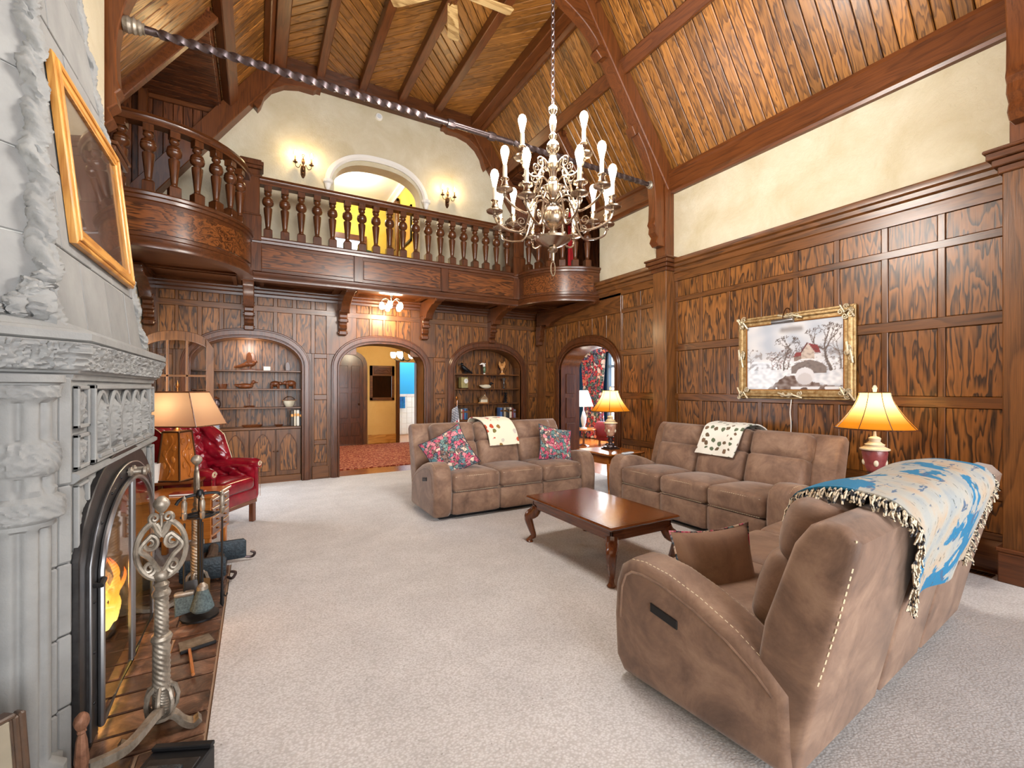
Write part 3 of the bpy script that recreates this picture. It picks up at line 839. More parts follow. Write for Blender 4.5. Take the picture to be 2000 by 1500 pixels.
for s in (1, -1):
    F = FS(s)
    def bx_(x): return x if s == 1 else 2*CXR-x
    # beam where slope meets the flat, purlin halfway, eave beam at the wall
    m = MB(); m.box(bx_(3.30), bx_(3.46), -6.0, 7.5, 6.02, 6.2, .01); obj('edge_beam', m, 'beamY', ceiling, 0)
    m = MB(); m.fbox(F, -6.0, 7.5, Lh-.20, Lh-.05, 0, .10, .01); obj('edge_beam', m, 'beamY', ceiling, 0)
    m = MB(); m.fbox(F, -6.0, 7.5, Lh*.57, Lh*.57+.17, 0, .12, .01); obj('purlin', m, 'beamY', ceiling, 0)
    m = MB(); m.sweep([(0, 4.0), (.05, 4.0), (.06, 4.03), (.09, 4.05), (.1, 4.22), (.12, 4.24), (.12, 4.28), (0, 4.28)], [(bx_(RX), 5.72, 0), (bx_(RX), -6.0, 0)] if s == 1 else [(LX+.0, -6.0, 0), (LX, 5.72, 0)])
    obj('eave_beam', m, 'beamY', ceiling)
    # trim where the boards stop at the side recess
    m = MB(); m.fbox(F, 5.70, 5.78, -.05, Lh*.57, -.12, .07, .008); obj('recess_trim', m, 'beamY', ceiling, 0)
    # gable diagonal + curved bracket
    P = [(-.95, 0), (Lh+.02, 0), (Lh+.02, .24), (-.95, .24)]
    m = MB(); m.prism(P, lambda u, v, n: F(BY-n, u, v), 0, .2, .008); obj('gable_rafter', m, 'beamZ', ceiling, 0)
    pc = [(.43, 5.62), (.38, 5.52), (.30, 5.47), (.36, 5.60), (.46, 5.74), (.60, 5.86), (.78, 5.93), (1.0, 5.955), (1.0, 5.99), (1.0, 6.02), (.2, 6.02), (.2, 5.62)]
    pc = [(.02, 5.40), (.06, 5.47), (.10, 5.60), (.20, 5.74), (.36, 5.85), (.56, 5.90), (.76, 5.90), (.80, 5.93), (.86, 5.93), (.86, 6.05), (.2, 6.05), (-.12, 5.55)]
    pc = [(u if s == -1 else 2*CXR-u, v) for u, v in pc]
    m = MB(); m.prism(pc, FB, 0, .14, .008); obj('gable_bracket', m, 'beamX', ceiling, 0)
m = MB(); m.box(.15, 3.53, 7.30, 7.56, 5.98, 6.22, .01); obj('gable_beam', m, 'railX', ceiling, 0)

# side recesses off the balcony (boarded)
for s, nm in ((-1, 'left'), (1, 'right')):
    def bx_(x): return x if s == -1 else 2*CXR-x
    m = MB()
    a, b = sorted((bx_(-.42), bx_(-2.5)))
    m.box(a, b, 5.6, 7.9, 5.29, 5.4); m.box(a, b, 7.60, 7.75, 3.1, 5.4)
    a, b = sorted((bx_(-2.5), bx_(-2.6))); m.box(a, b, 5.5, 7.9, 3.0, 5.4)
    a, b = sorted((bx_(-1.6 if s == -1 else -1.65), bx_(-2.6))); m.box(a, b, 5.5, 5.7, 3.0, 5.4)
    a, b = sorted((bx_(LX), bx_(-2.6))); m.box(a, b, 5.5, 7.9, 3.05, 3.28)
    wr = struct('wall_recess_'+nm, m, 'dboardZ', smooth=0)
    x = -2.48
    while x < -.45:
        zb = max(3.28, 4.26+(x+.1+1.2)/.7216-.15)
        if zb < 5.2:
            a, b = sorted((bx_(x+.003), bx_(x+.105)))
            m = MB(); m.box(a, b, 7.5, 7.545, zb, 5.25, .004); obj('board', m, 'dboardZ', wr, 0)
        x += .108
    y = 5.74
    while y < 7.5:
        a, b = sorted((bx_(-.44), bx_(-2.48)))
        m = MB(); m.box(a, b, y+.003, y+.112, 5.262, 5.285, .004); obj('board', m, 'dboardX', wr, 0); y += .118
    y = 5.74
    while y < 7.5:
        a, b = sorted((bx_(-2.46), bx_(-2.5)))
        m = MB(); m.box(a, b, y+.003, y+.112, 3.28, 5.25, .004); obj('board', m, 'dboardZ', wr, 0); y += .118
    a, b = sorted((bx_(-1.32), bx_(-1.22)))
    m = MB(); m.box(a, b, 7.38, 7.5, 3.28, 5.26, .01); obj('post', m, 'beamZ', wr, 0)
    a, b = sorted((bx_(-.44), bx_(-2.48)))
    m = MB(); m.box(a, b, 7.46, 7.5, 5.2, 5.262, .006); obj('trim', m, 'beamX', wr, 0)

# trusses: rafters, curved braces, iron tie rod
def mirror(p, s): return p if s == 1 else [(2*CXR-u, v) for u, v in p]
def truss(y0, y1, rod=True):
    root = thing_struct('trim_3')
    def FT(u, v, n): return (u, y0+n, v)
    w = y1-y0
    for s in (1, -1):
        F = FS(s)
        m = MB(); m.fbox(F, y0+.02, y1-.02, -.12, Lh+.02, 0, .22, .01); obj('rafter', m, 'beamZ', root, 0)
        lo = [(4.62, 3.28), (4.57, 3.33), (4.60, 3.40), (4.55, 3.45), (4.56, 3.52), (4.53, 3.56)]
        lo += [tuple(p)[:2] for p in smoothpath([(4.55, 3.62, 0), (4.555, 3.9, 0), (4.50, 4.2, 0), (4.39, 4.46, 0), (4.25, 4.66, 0)], 5)]
        lo += [(4.20, 4.62), (4.14, 4.72), (4.24, 4.80), (4.34, 4.78), (4.71, 4.12), (4.74, 3.28)]
        m = MB(); m.prism(mirror(lo, s), FT, .05, w-.05, .008, True); obj('knee_brace', m, 'beamZ', root, 30)
        up = [(3.70, 5.45), (3.64, 5.40), (3.56, 5.47), (3.60, 5.54)]
        up += [tuple(p)[:2] for p in smoothpath([(3.56, 5.60, 0), (3.38, 5.74, 0), (3.1, 5.87, 0), (2.75, 5.96, 0), (2.3, 6.0, 0), (1.84, 6.01, 0)], 5)]
        up += [(1.84, 6.2), (3.3, 6.1), (3.78, 5.45)]
        m = MB(); m.prism(mirror(up, s), FT, .05, w-.05, .008, True); obj('arch_brace', m, 'beamX', root, 30)
    m = MB(); m.box(.2, 3.48, y0+.03, y1-.03, 6.02, 6.22, .01); obj('collar_beam', m, 'beamX', root, 0)
    if rod:
        yc = (y0+y1)/2; m = MB(); x0, x1, z = -.80, 4.56, 4.08
        L = x1-x0; n = 260; vs = []; fs = []
        for i in range(n+1):
            x = x0+L*i/n
            plainz = abs(x-1.95) < .5 or i < 8 or i > n-8
            tw = 0 if plainz else x*17
            for k in range(8):
                a = tw+2*pi*k/8; r = .034 if k % 2 == 0 else .026
                if plainz: r = .028
                vs.append((x, yc+r*cos(a), z+r*sin(a)))
        for i in range(n):
            for k in range(8): fs.append((i*8+k, i*8+(k+1) % 8, (i+1)*8+(k+1) % 8, (i+1)*8+k))
        m.add(vs, fs)
        obj('tie_rod', m, 'iron', root, 50)
        for s, xe in ((-1, x0), (1, x1)):
            m = MB(); m.lathe([(.001, -.06), (.05, -.05), (.058, -.02), (.05, 0), (.056, .015), (.046, .03), (.052, .045), (.036, .06), (.04, .075), (.001, .08)], 16, (xe, yc, z), m=Matrix.Rotation(-s*pi/2, 4, 'Y'))
            obj('rod_boss', m, 'bronze', root)
        m = MB()   # turnbuckle
        for dy in (-.03, .03): m.tube([(1.72, yc+dy, z), (2.18, yc+dy, z)], .012, 8)
        m.lathe([(.001, -.04), (.04, -.04), (.045, 0), (.04, .04), (.001, .04)], 10, (1.72, yc, z), m=Matrix.Rotation(pi/2, 4, 'Y'))
        m.lathe([(.001, -.04), (.04, -.04), (.045, 0), (.04, .04), (.001, .04)], 10, (2.18, yc, z), m=Matrix.Rotation(pi/2, 4, 'Y'))
        obj('turnbuckle', m, 'iron', root)
truss(4.18, 4.41)
truss(.87, 1.10, False)

# ------------------------------------------------------------ balcony
bal = thing('balcony', 'dark oak balcony with curved ends and turned balusters across the back wall', 'balcony')
NLX, NRX, BF = -.06, 3.92, 6.70
pathL = [(-1.3, 5.70), (-1.06, 5.70)]+[(-1.06+1.0*sin(a), 6.70-1.0*cos(a)) for a in [pi/2*i/14 for i in range(1, 15)]]
pathR = [(4.88-.96*cos(a), 6.70-.98*sin(a)) for a in [pi/2*i/14 for i in range(0, 15)]]
path = pathL+pathR
p3 = [(x, y, 0) for x, y in path]
def pathpart(pts, prof, name, mat, par=bal):
    m = MB(); m.sweep(prof, [(x, y, 0) for x, y in pts]); return obj(name, m, mat, par)
def offset_path(pts, d):
    out = []
    for i, p in enumerate(pts):
        a = Vector(pts[max(0, i-1)]); b = Vector(pts[min(len(pts)-1, i+1)]); t = (b-a).normalized()
        out.append((p[0]+t.y*d, p[1]-t.x*d))
    return out
# floor slab
m = MB(); m.prism(offset_path(path, -.045)+[(4.88, BY), (-1.3, BY)], XYZ, 2.88, 3.28); obj('slab', m, 'railX', bal, 0)
FAS = [(-.05, 2.86), (.0, 2.86), (.0, 3.33), (-.05, 3.33)]
pathpart(path, FAS, 'fascia', 'railX')
BOT = [(0, 2.80), (.03, 2.80), (.035, 2.83), (.028, 2.85), (.028, 2.895), (.012, 2.91), (0, 2.915), (-.12, 2.915), (-.12, 2.80)]
TOP = [(-.16, 3.27), (0, 3.27), (.014, 3.28), (.018, 3.31), (.035, 3.32), (.04, 3.345), (.03, 3.36), (-.16, 3.36)]
pathpart(path, BOT, 'base_moulding', 'railX'); pathpart(path, TOP, 'ledge', 'railX')
for a, b in ((.06, 1.2), (1.34, 2.5), (2.64, 3.82)):
    m = MB(); m.box(a, b, BF-.016, BF+.01, 2.955, 3.225, .005); obj('fascia_panel', m, 'fpanelX', bal, 0)
for x in (-.0, 1.27, 2.57, 3.87):
    m = MB(); m.box(x-.06, x+.06, BF-.022, BF+.01, 2.91, 3.275, .004); obj('fascia_stile', m, 'railZ', bal, 0)
def curved(cx, cy, rx, ry, a0, a1, s):
    return [(cx+s*rx*sin(a), cy-ry*cos(a)) for a in [a0+(a1-a0)*i/16 for i in range(17)]]
cl = curved(-1.06, 6.70, 1.0, 1.0, radians(-8), radians(80), 1)
cr = curved(4.88, 6.70, .96, .98, radians(80), radians(8), -1)
for c in (cl, cr): pathpart(c, [(-.01, 2.955), (.016, 2.955), (.016, 3.225), (-.01, 3.225)], 'fascia_panel', 'fpanelX')
RAIL = [(-.06, 4.05), (.06, 4.05), (.06, 4.075), (.075, 4.09), (.08, 4.11), (.065, 4.125), (.06, 4.15), (.03, 4.165), (-.03, 4.165), (-.06, 4.15), (-.065, 4.125), (-.08, 4.11), (-.075, 4.09), (-.06, 4.075)]
off = -.07
pl, prr = offset_path(pathL, off), offset_path(pathR, off)
for pts in (pl, prr, [(NLX, BF+.07), (NRX, BF+.07)]): pathpart(pts, RAIL, 'handrail', 'railX')
# newels
for x in (NLX, NRX):
    m = MB(); m.box(x-.10, x+.10, BF-.02, BF+.18, 3.30, 4.22, .008); nw = obj('newel_post', m, 'railZ', bal, 0)
    for z0, z1, e in ((3.30, 3.62, .02), (3.62, 3.645, .012), (4.12, 4.15, .012), (4.22, 4.26, .03), (4.26, 4.31, .045), (4.31, 4.34, .02)):
        m = MB(); m.box(x-.10-e, x+.10+e, BF-.02-e, BF+.18+e, z0, z1, .006); obj('newel_moulding', m, 'railZ', nw, 0)
# balusters: one mesh, copied
def baluster_mesh():
    m = MB()
    m.box(-.052, .052, -.052, .052, 3.36, 3.475, .004)
    m.add([(-.052, -.052, 3.471), (.052, -.052, 3.471), (.052, .052, 3.471), (-.052, .052, 3.471), (-.03, -.03, 3.495), (.03, -.03, 3.495), (.03, .03, 3.495), (-.03, .03, 3.495)], [(0, 1, 5, 4), (1, 2, 6, 5), (2, 3, 7, 6), (3, 0, 4, 7)])
    m.lathe([(.030, 3.49), (.033, 3.50), (.028, 3.51), (.030, 3.525), (.052, 3.74), (.052, 3.765), (.032, 3.782), (.034, 3.788), (.062, 3.81), (.069, 3.835), (.070, 3.845), (.066, 3.85), (.066, 3.858), (.068, 3.862), (.058, 3.895), (.032, 3.915), (.030, 3.925), (.046, 3.945), (.046, 3.96), (.034, 3.975), (.034, 3.985)], 14)
    m.box(-.045, .045, -.045, .045, 3.98, 4.06, .004)
    return m
b0 = obj('baluster', baluster_mesh(), 'railZ', bal, 40)
spots = [(NLX+.195+(NRX-NLX-.39)*i/18, BF+.07, 0) for i in range(19)]
for i in range(7):
    a = radians(-6+13.0*i); spots.append((-1.06+.93*sin(a), 6.70-.93*cos(a), a))
for i in range(6):
    a = radians(12+13.2*i); spots.append((4.88-.89*cos(a), 6.70-.91*sin(a), -pi/2+a))
for i, (x, y, a) in enumerate(spots):
    o = b0 if i == 0 else b0.copy()
    if i: COL.objects.link(o); o.parent = bal
    o.location = (x, y, 0); o.rotation_euler = (0, 0, a)
# soffit coffers
for a, b in ((-1.2, -.2), (.02, 1.08), (1.30, 2.38), (2.62, 3.68), (3.92, 4.8)):
    for e, z in ((0, 2.875), (.05, 2.86)):
        m = MB(); q = [(a+e, 6.80+e), (b-e, 6.80+e), (b-e, BY-.1-e), (a+e, BY-.1-e)]
        m.sweep([(-.025, -.02), (.025, -.02), (.015, .02), (-.015, .02)], [(x, y, z) for x, y in q], closed=True)
        obj('soffit_moulding', m, 'railX', bal)
# consoles under the balcony: a beam with a scrolled end and a lower scrolled corbel on the wall
def console(x):
    w = .065
    def FC(u, v, n): return (x-w+n, BY-u, v)
    up = [(0, 2.86), (.86, 2.86), (.88, 2.83), (.87, 2.79), (.83, 2.765), (.78, 2.775), (.745, 2.76), (.70, 2.74), (.62, 2.745), (.50, 2.70), (.40, 2.66), (.33, 2.60), (.30, 2.56), (.24, 2.555), (.20, 2.58), (.17, 2.62), (0, 2.62)]
    m = MB(); m.prism(up, FC, 0, 2*w, .008, True); c = obj('console', m, 'railZ', bal, 30)
    lo = [(0, 2.62), (.17, 2.62), (.20, 2.60), (.195, 2.56), (.16, 2.535), (.155, 2.50), (.175, 2.47), (.17, 2.43), (.13, 2.41), (.125, 2.385), (.14, 2.36), (.13, 2.33), (.10, 2.315), (.12, 2.285), (.115, 2.24), (.08, 2.225), (.03, 2.235), (0, 2.26)]
    m = MB(); m.prism(lo, FC, .005, 2*w-.005, .01, True); obj('corbel', m, 'railZ', c, 30)
    for k, (u, v) in enumerate(((.845, 2.81), (.25, 2.58), (.15, 2.45), (.085, 2.27))):
        m = MB(); r = .03 if k in (0, 1) else .022
        m.lathe([(.001, -w-.008), (r, -w-.008), (r, w+.008), (.001, w+.008)], 12, (x, BY-u, v), m=Matrix.Rotation(pi/2, 4, 'Y'))
        obj('scroll', m, 'railX', c, 40)
for x in (-1.22, -.09, 1.18, 2.51, 3.80): console(x)
# side console against the right wall
def FCs(u, v, n): return (RX-.02-n, 7.45-u, v)
m = MB(); m.prism([(0, 2.86), (1.75, 2.86), (1.77, 2.80), (1.72, 2.76), (1.6, 2.77), (1.3, 2.72), (.9, 2.70), (.5, 2.62), (.42, 2.56), (.34, 2.56), (.30, 2.6), (0, 2.6)], FCs, 0, .10, .008, True); obj('console', m, 'railY', bal, 30)
m = MB(); m.prism([(0, 2.6), (.17, 2.6), (.19, 2.55), (.15, 2.5), (.17, 2.44), (.12, 2.38), (.13, 2.33), (.09, 2.29), (.09, 2.24), (.04, 2.22), (0, 2.25)], FCs, .01, .11, .008, True); obj('corbel', m, 'railY', bal, 30)

# ceiling fan
fan = thing('ceiling_fan', 'ceiling fan with pale oak blades hanging from the flat ceiling', 'ceiling fan', (1.66, 4.12, 5.30))
m = MB(); m.lathe([(.001, -.10), (.05, -.09), (.07, -.05), (.10, -.03), (.12, .03), (.12, .09), (.08, .14), (.03, .16), (.001, .16)], 24); obj('motor_housing', m, 'brass', fan)
m = MB(); m.lathe([(.012, .15), (.012, .86)], 10); m.lathe([(.001, .84), (.06, .83), (.07, .90), (.001, .9)], 16); obj('down_rod', m, 'brass', fan)
for k in range(5):
    a = radians(66.5-72*k)
    R = Matrix.Rotation(a, 4, 'Z')
    m = MB(); m.rprism([(.17, -.05), (.60, -.068), (.64, -.05), (.64, .05), (.60, .068), (.17, .05)], XYZ, -.006, .006, .004, 2)
    m.mat(R @ Matrix.Translation((.0, 0, -.02)) @ Matrix.Rotation(radians(10), 4, 'X')); bl = obj('blade', m, 'fanwoodX', fan)
    m = MB(); m.tube([(.09, 0, .0), (.14, .0, -.02), (.19, .03, -.015)], .009, 6); m.tube([(.09, 0, .0), (.14, 0, -.02), (.19, -.03, -.015)], .009, 6); m.mat(R); obj('blade_iron', m, 'brass', bl)

# ------------------------------------------------------------ stone fireplace
fp = thing('fireplace', 'pale grey carved stone fireplace with tall tapering hood', 'fireplace')
FX, FY0, FY1 = -.60, 2.25, 3.76
def FF(u, v, n): return (FX+n, u, v)
q7 = .70711
def FCN(s, v, n): return (FX-s*q7+n*q7, FY0-s*q7-n*q7, v)      # near canted side, s = distance from the front corner
def fire_arch(hw, zs, za, n=14, cy=2.95):
    out = []
    for i in range(n+1):
        t = -1+2*i/n; out.append((cy+hw*t, zs+(za-zs)*(1-abs(t)**2.1)**.62))
    return out
P = [(FY0, 0), (FY0, 1.44), (FY1, 1.44), (FY1, 0), (3.58, 0)]+fire_arch(.63, .72, 1.03)[::-1]+[(2.32, 0)]
m = MB(); m.prism(P, FF, -.20, 0); obj('front_slab', m, 'stone', fp, 0)
m = MB(); m.prism([(FX, FY0), (-1.3, FY0-.7), (-1.3, FY0)], XYZ, 0, 1.44); obj('canted_side', m, 'stone', fp, 0)
m = MB(); m.prism([(FX, FY1), (-1.3, FY1), (-1.3, FY1+.7)], XYZ, 0, 1.44); obj('canted_side', m, 'stone', fp, 0)
m = MB()
m.box(-1.29, -1.2, 2.25, 3.76, 0, 1.3); m.box(-1.29, -.8, 2.25, 2.33, 0, 1.3); m.box(-1.29, -.8, 3.62, 3.76, 0, 1.3); m.box(-1.29, -.8, 2.25, 3.76, 1.1, 1.3); m.box(-1.29, -.62, 2.33, 3.62, -.012, .004)
obj('firebox', m, 'soot', fp, 0)
def ridged(u, v, sd, fr):
    return (1-abs(nz(u*fr, v*fr, sd)))*.6+(1-abs(nz(u*fr*2.3, v*fr*2.3, sd+5)))*.4
def relief(name, F, u0, u1, v0, v1, amp, fr, sd, nu=14, nv=22, par=fp, mat='stone', fn=None):
    def f(a, b):
        u = u0+(u1-u0)*a; v = v0+(v1-v0)*b
        e = min(1, 6*min(a, 1-a), 6*min(b, 1-b))
        h = fn(a, b) if fn else ridged(u, v, sd, fr)**3
        return F(u, v, .002+amp*h*e)
    m = MB(); m.grid(f, nu, nv); return obj(name, m, mat, par, 60)
def framed(F, u0, u1, v0, v1, par=fp, w=.016, d=.02):
    m = MB()
    for a, b, c, e in ((u0, u1, v0, v0+w), (u0, u1, v1-w, v1), (u0, u0+w, v0, v1), (u1-w, u1, v0, v1)):
        m.fbox(F, a, b, c, e, 0, d, .004)
    obj('panel_frame', m, 'stone', par, 0)
k = 0
for a, b in ((2.285, 2.42), (3.60, 3.735)):
    for c, d in ((1.245, 1.41), (1.09, 1.225)):
        framed(FF, a, b, c, d); relief('carved_panel', FF, a+.02, b-.02, c+.02, d-.02, .022, 26, k); k += 3
    framed(FF, a, b, .62, 1.035, w=.012); relief('carved_panel', FF, a+.016, b-.016, .64, 1.015, .018, 20, k, 12, 36); k += 2
    framed(FF, a, b, .10, .60, w=.012)
m = MB(); m.sweep([(0, 1.045), (.012, 1.045), (.03, 1.06), (.03, 1.075), (.012, 1.085), (0, 1.085)], [(FX, FY0, 0), (FX, FY1, 0)]); obj('string_course', m, 'stone', fp)
framed(FF, 2.455, 3.575, 1.09, 1.415, w=.02, d=.028)
for i in range(5):
    u0 = 2.48+.214*i; u1 = u0+.214; uc = (u0+u1)/2
    m = MB()
    for uu in (u0+.014, u1-.014):
        m.lathe([(.014, 1.11), (.014, 1.125), (.009, 1.13), (.009, 1.28), (.015, 1.29), (.015, 1.305)], 10, FF(uu, 0, .012)[:2]+(0,))
    pa = [FF(u0+.014+(.186)*t, 1.30+.085*(1-abs(2*t-1)**1.7), .014) for t in [j/12 for j in range(13)]]
    m.tube(pa, .010, 6); obj('arcade_arch', m, 'stone', fp)
    relief('carved_figure', FF, u0+.03, u1-.03, 1.115, 1.36, .045, 18, 40+i, 26, 44, fn=lambda a, b, s=i: max(0, 1-((a-.5-.06*sin(9*b+s))/.36)**2)*(.25+.75*ridged(a*1.2, b*2.2, 60+s, 6)**2.5))
    m = MB(); m.fbox(FF, u0+.02, u1-.02, 1.105, 1.125, 0, .035, .004); obj('ledge', m, 'stone', fp, 0)
for a, b in ((2.46, 2.86), (3.04, 3.575)):
    relief('carved_spandrel', FF, a, b, .93, 1.04, .012, 22, a*9, 24, 10)
# joints of the lower stones
m = MB()
for z in (.28, .52, .78):
    m.fbox(FF, FY0, 2.32, z, z+.005, 0, .002); m.fbox(FF, 3.58, FY1, z, z+.005, 0, .002)
obj('joint', m, 'mortar', fp, 0)
# flat pilasters and clustered column on the canted side
for s0, s1, n1 in ((.0, .045, .02), (.05, .075, .035), (.215, .26, .035), (.27, .34, .02)):
    m = MB()
    for z0, z1 in ((0, .24), (.245, .50), (.505, .76), (.765, 1.045), (1.05, 1.44)):
        m.fbox(FCN, s0, s1, z0, z1, 0, n1, .006)
    obj('pilaster', m, 'stone', fp, 0)
c = FCN(.145, 0, .02)
flute = lambda a, z: 1-.20*abs(sin(3.5*a))**6+.02 if not (.93 < z < 1.06 or z > 1.355 or 1.10 < z < 1.225) else 1+(.16*ridged(cos(a)*.09, sin(a)*.09+z, 7, 34)**2-.04 if (.96 < z < 1.03 or 1.11 < z < 1.22 or 1.365 < z < 1.41) else 0)
prof = [(.11, 0), (.11, .10), (.085, .12)]+[(.072, .13+.795*i/30) for i in range(31)]+[(.085, .935), (.085, .95), (.098, .962)]+[(.10, .965+.05*i/14) for i in range(15)]+[(.098, 1.025), (.085, 1.04), (.088, 1.06), (.08, 1.07), (.08, 1.09)]
prof += [(.080+.012*sin(pi*i/28), 1.10+.12*i/28) for i in range(29)]+[(.074, 1.23+.12*i/6) for i in range(7)]+[(.085, 1.36)]+[(.088+.006*i/14, 1.365+.05*i/14) for i in range(15)]+[(.108, 1.42), (.108, 1.445)]
m = MB(); m.lathe(prof, 112, (c[0], c[1], 0), rmod=flute); obj('column', m, 'stone', fp, 50)
# mantel shelf
plan = [(-1.3, FY0-.7), (FX, FY0), (FX, FY1), (-1.3, FY1+.7)]
m = MB(); m.sweep([(-.12, 1.43), (.01, 1.43), (.015, 1.45), (.025, 1.455), (.03, 1.465), (-.12, 1.465)], [(x, y, 0) for x, y in plan]); obj('mantel_moulding', m, 'stone', fp)
m = MB(); m.sweep([(-.15, 1.565), (.055, 1.565), (.07, 1.575), (.072, 1.60), (.06, 1.612), (.0, 1.62), (-.03, 1.65), (-.15, 1.65)], [(x, y, 0) for x, y in plan]); obj('mantel_shelf', m, 'stone', fp)
fine = []
for (x0, y0), (x1, y1) in zip(plan, plan[1:]):
    L = sqrt((x1-x0)**2+(y1-y0)**2); n = int(L/.007)
    fine += [(x0+(x1-x0)*i/n, y0+(y1-y0)*i/n) for i in range(n)]
fine.append(plan[-1])
def mant(a, b):
    i = min(len(fine)-1, int(a*(len(fine)-1)+.5)); x, y = fine[i]
    p = Vector(fine[min(i+1, len(fine)-1)])-Vector(fine[max(0, i-1)]); p.normalize()
    base = .028+.035*b**1.5
    h = .026*ridged(x+y, b*.12, 3, 40)**2.4*(1 if .04 < b < .96 else 0)
    return (x+p.y*(base+h), y-p.x*(base+h), 1.462+.105*b)
m = MB(); m.grid(mant, len(fine), 22); obj('carved_frieze', m, 'stone', fp, 60)

# hood
HZ0, HZ1 = 1.63, 4.25
def hx(z): return -.655-.1*(z-HZ0)
def hyn(z): return 2.28+(2.80-2.28)*(z-HZ0)/(HZ1-HZ0)
def hyf(z): return 3.80+(3.05-3.80)*(z-HZ0)/(HZ1-HZ0)
def FH(u, v, n): return (hx(v)+n, u, v)
def FHC(s, v, n): return (hx(v)-s*q7+n*q7, hyn(v)-s*q7-n*q7, v)
m = MB(); vs = []
for z in (HZ0-.05, HZ1):
    x = hx(z); yn, yf = hyn(z), hyf(z); d = x+1.3
    vs += [(x, yn, z), (x, yf, z), (-1.3, yf+d, z), (-1.3, yn-d, z)]
m.add(vs, [(0, 1, 5, 4), (1, 2, 6, 5), (2, 3, 7, 6), (3, 0, 4, 7), (0, 3, 2, 1), (4, 5, 6, 7)]); obj('hood_core', m, 'mortar', fp, 0)
g = .004
zr = [HZ0+.33*i for i in range(9)]
for i in range(8):
    z0, z1 = zr[i]+g, min(zr[i+1], HZ1)-g
    # front courses
    js = [2.28+.38*(k+(.5 if i % 2 else .05)) for k in range(5)]
    cuts = [None]+js+[None]
    for a, b in zip(cuts, cuts[1:]):
        q = []
        for z in (z0, z1):
            lo = hyn(z)+.01 if a is None else max(a+g, hyn(z)+.01); hi = hyf(z)-.01 if b is None else min(b-g, hyf(z)-.01)
            q.append((lo, hi))
        if q[0][1]-q[0][0] < .02: continue
        t = [(max(lo, lo), max(hi, lo+.001)) for lo, hi in q]
        poly = [(t[0][0], z0), (t[0][1], z0), (t[1][1], z1), (t[1][0], z1)]
        m = MB(); m.prism(poly, FH, -.01, random.uniform(.006, .010), .003); obj('hood_block', m, 'stone2', fp, 0)
    # canted courses
    js = [.17 if i % 2 else .34, .52]
    cuts = [0]+js+[1.2]
    for a, b in zip(cuts, cuts[1:]):
        ends = [(hx(z)+1.3)/q7*1.0 for z in (z0, z1)]
        hi0, hi1 = min(b, ends[0]), min(b, ends[1])
        if hi0-a < .03: continue
        poly = [(a+g, z0), (hi0-g, z0), (max(a+2*g, hi1-g), z1), (a+g, z1)]
        m = MB(); m.prism(poly, FHC, -.01, random.uniform(.006, .010), .003); obj('hood_block', m, 'stone2', fp, 0)
# carved crests climbing the edges
def crest(name, F, r0, n=340, seed=0):
    def f(a, b):
        z = HZ0+(HZ1-HZ0)*a; an = 2*pi*b
        p = Vector(F(z))
        r = r0*(.55+.22*sin(z*34+seed+2*cos(an))+.75*ridged(z+.03*cos(an), .05*sin(an), seed, 30)**2)*(1.0-.25*a)
        w = .008*sin(z*21+seed)
        return (p.x+r*cos(an)*.8+w*.4, p.y+r*sin(an)+w, p.z+.01*sin(3*an))
    m = MB(); m.grid(f, n, 29); obj(name, m, 'stone', fp, 80)
crest('carved_crest', lambda z: (hx(z)-.01, hyn(z)-.01, z), .05)
crest('carved_crest', lambda z: (hx(z)-.01, hyf(z)+.0, z), .045, seed=4)
crest('carved_crest', lambda z: FHC((hx(z)+1.3)/q7*.62, z, .0), .05, seed=9)
m = MB()   # leafy corner lumps at the foot of the hood
for (s, z, r) in ((.05, 1.70, .07), (.11, 1.68, .05), (.03, 1.78, .05), (.16, 1.66, .03), (.07, 1.75, .045)):
    p = FHC(s, z, .01); m.sphere(p, r, 30, 22, (.7, .7, 1))
k0 = 0
m.fn(lambda x, y, z: (x+.035*(ridged(y, z, 2, 32)**2-.4), y-.035*(ridged(x-y, z, 6, 32)**2-.4), z+.012*nz(x*40, y*40+9, z*40)))
obj('carved_leaf', m, 'stone', fp, 60)

# framed picture hanging on the hood
pic = thing('framed_print', 'dark cloudy picture in a wide golden oak frame on the chimney hood', 'picture')
def FPH(u, v, n): return (hx(v)+.012+n, u, v)
PA, PB, PC, PD = 2.56, 3.57, 2.01, 2.80
for a, b, c, d in (((PA, PC), (PB, PC), (PB-.075, PC+.075), (PA+.075, PC+.075)), ((PA, PD), (PB, PD), (PB-.075, PD-.075), (PA+.075, PD-.075)),
                   ((PA, PC), (PA, PD), (PA+.075, PD-.075), (PA+.075, PC+.075)), ((PB, PC), (PB, PD), (PB-.075, PD-.075), (PB-.075, PC+.075))):
    horiz = abs(a[1]-b[1]) < .01
    m = MB(); m.prism([a, b, c, d], FPH, 0, .03, .006)
    mid = [(a[0]*.75+d[0]*.25, a[1]*.75+d[1]*.25), (b[0]*.75+c[0]*.25, b[1]*.75+c[1]*.25), (b[0]*.45+c[0]*.55, b[1]*.45+c[1]*.55), (a[0]*.45+d[0]*.55, a[1]*.45+d[1]*.55)]
    m.prism(mid, FPH, .02, .04, .005)
    obj('frame_bar', m, 'goldoakY' if horiz else 'goldoakZ', pic, 0)
def cloudmat():
    t = NT('cloudy_dark_print'); v = t.coords(rnd=False)
    t.col(t.ramp(t.noise(v, 3.5, 6, .6, .6), [(.3, rgb(70, 54, 50)), (.55, rgb(112, 92, 86)), (.8, rgb(146, 126, 116))])); t.set(rough=.35); return t.m
M['cloud'] = cloudmat()
m = MB(); m.fbox(FPH, PA+.07, PB-.07, PC+.07, PD-.07, .004, .010); obj('print', m, 'cloud', pic, 0)
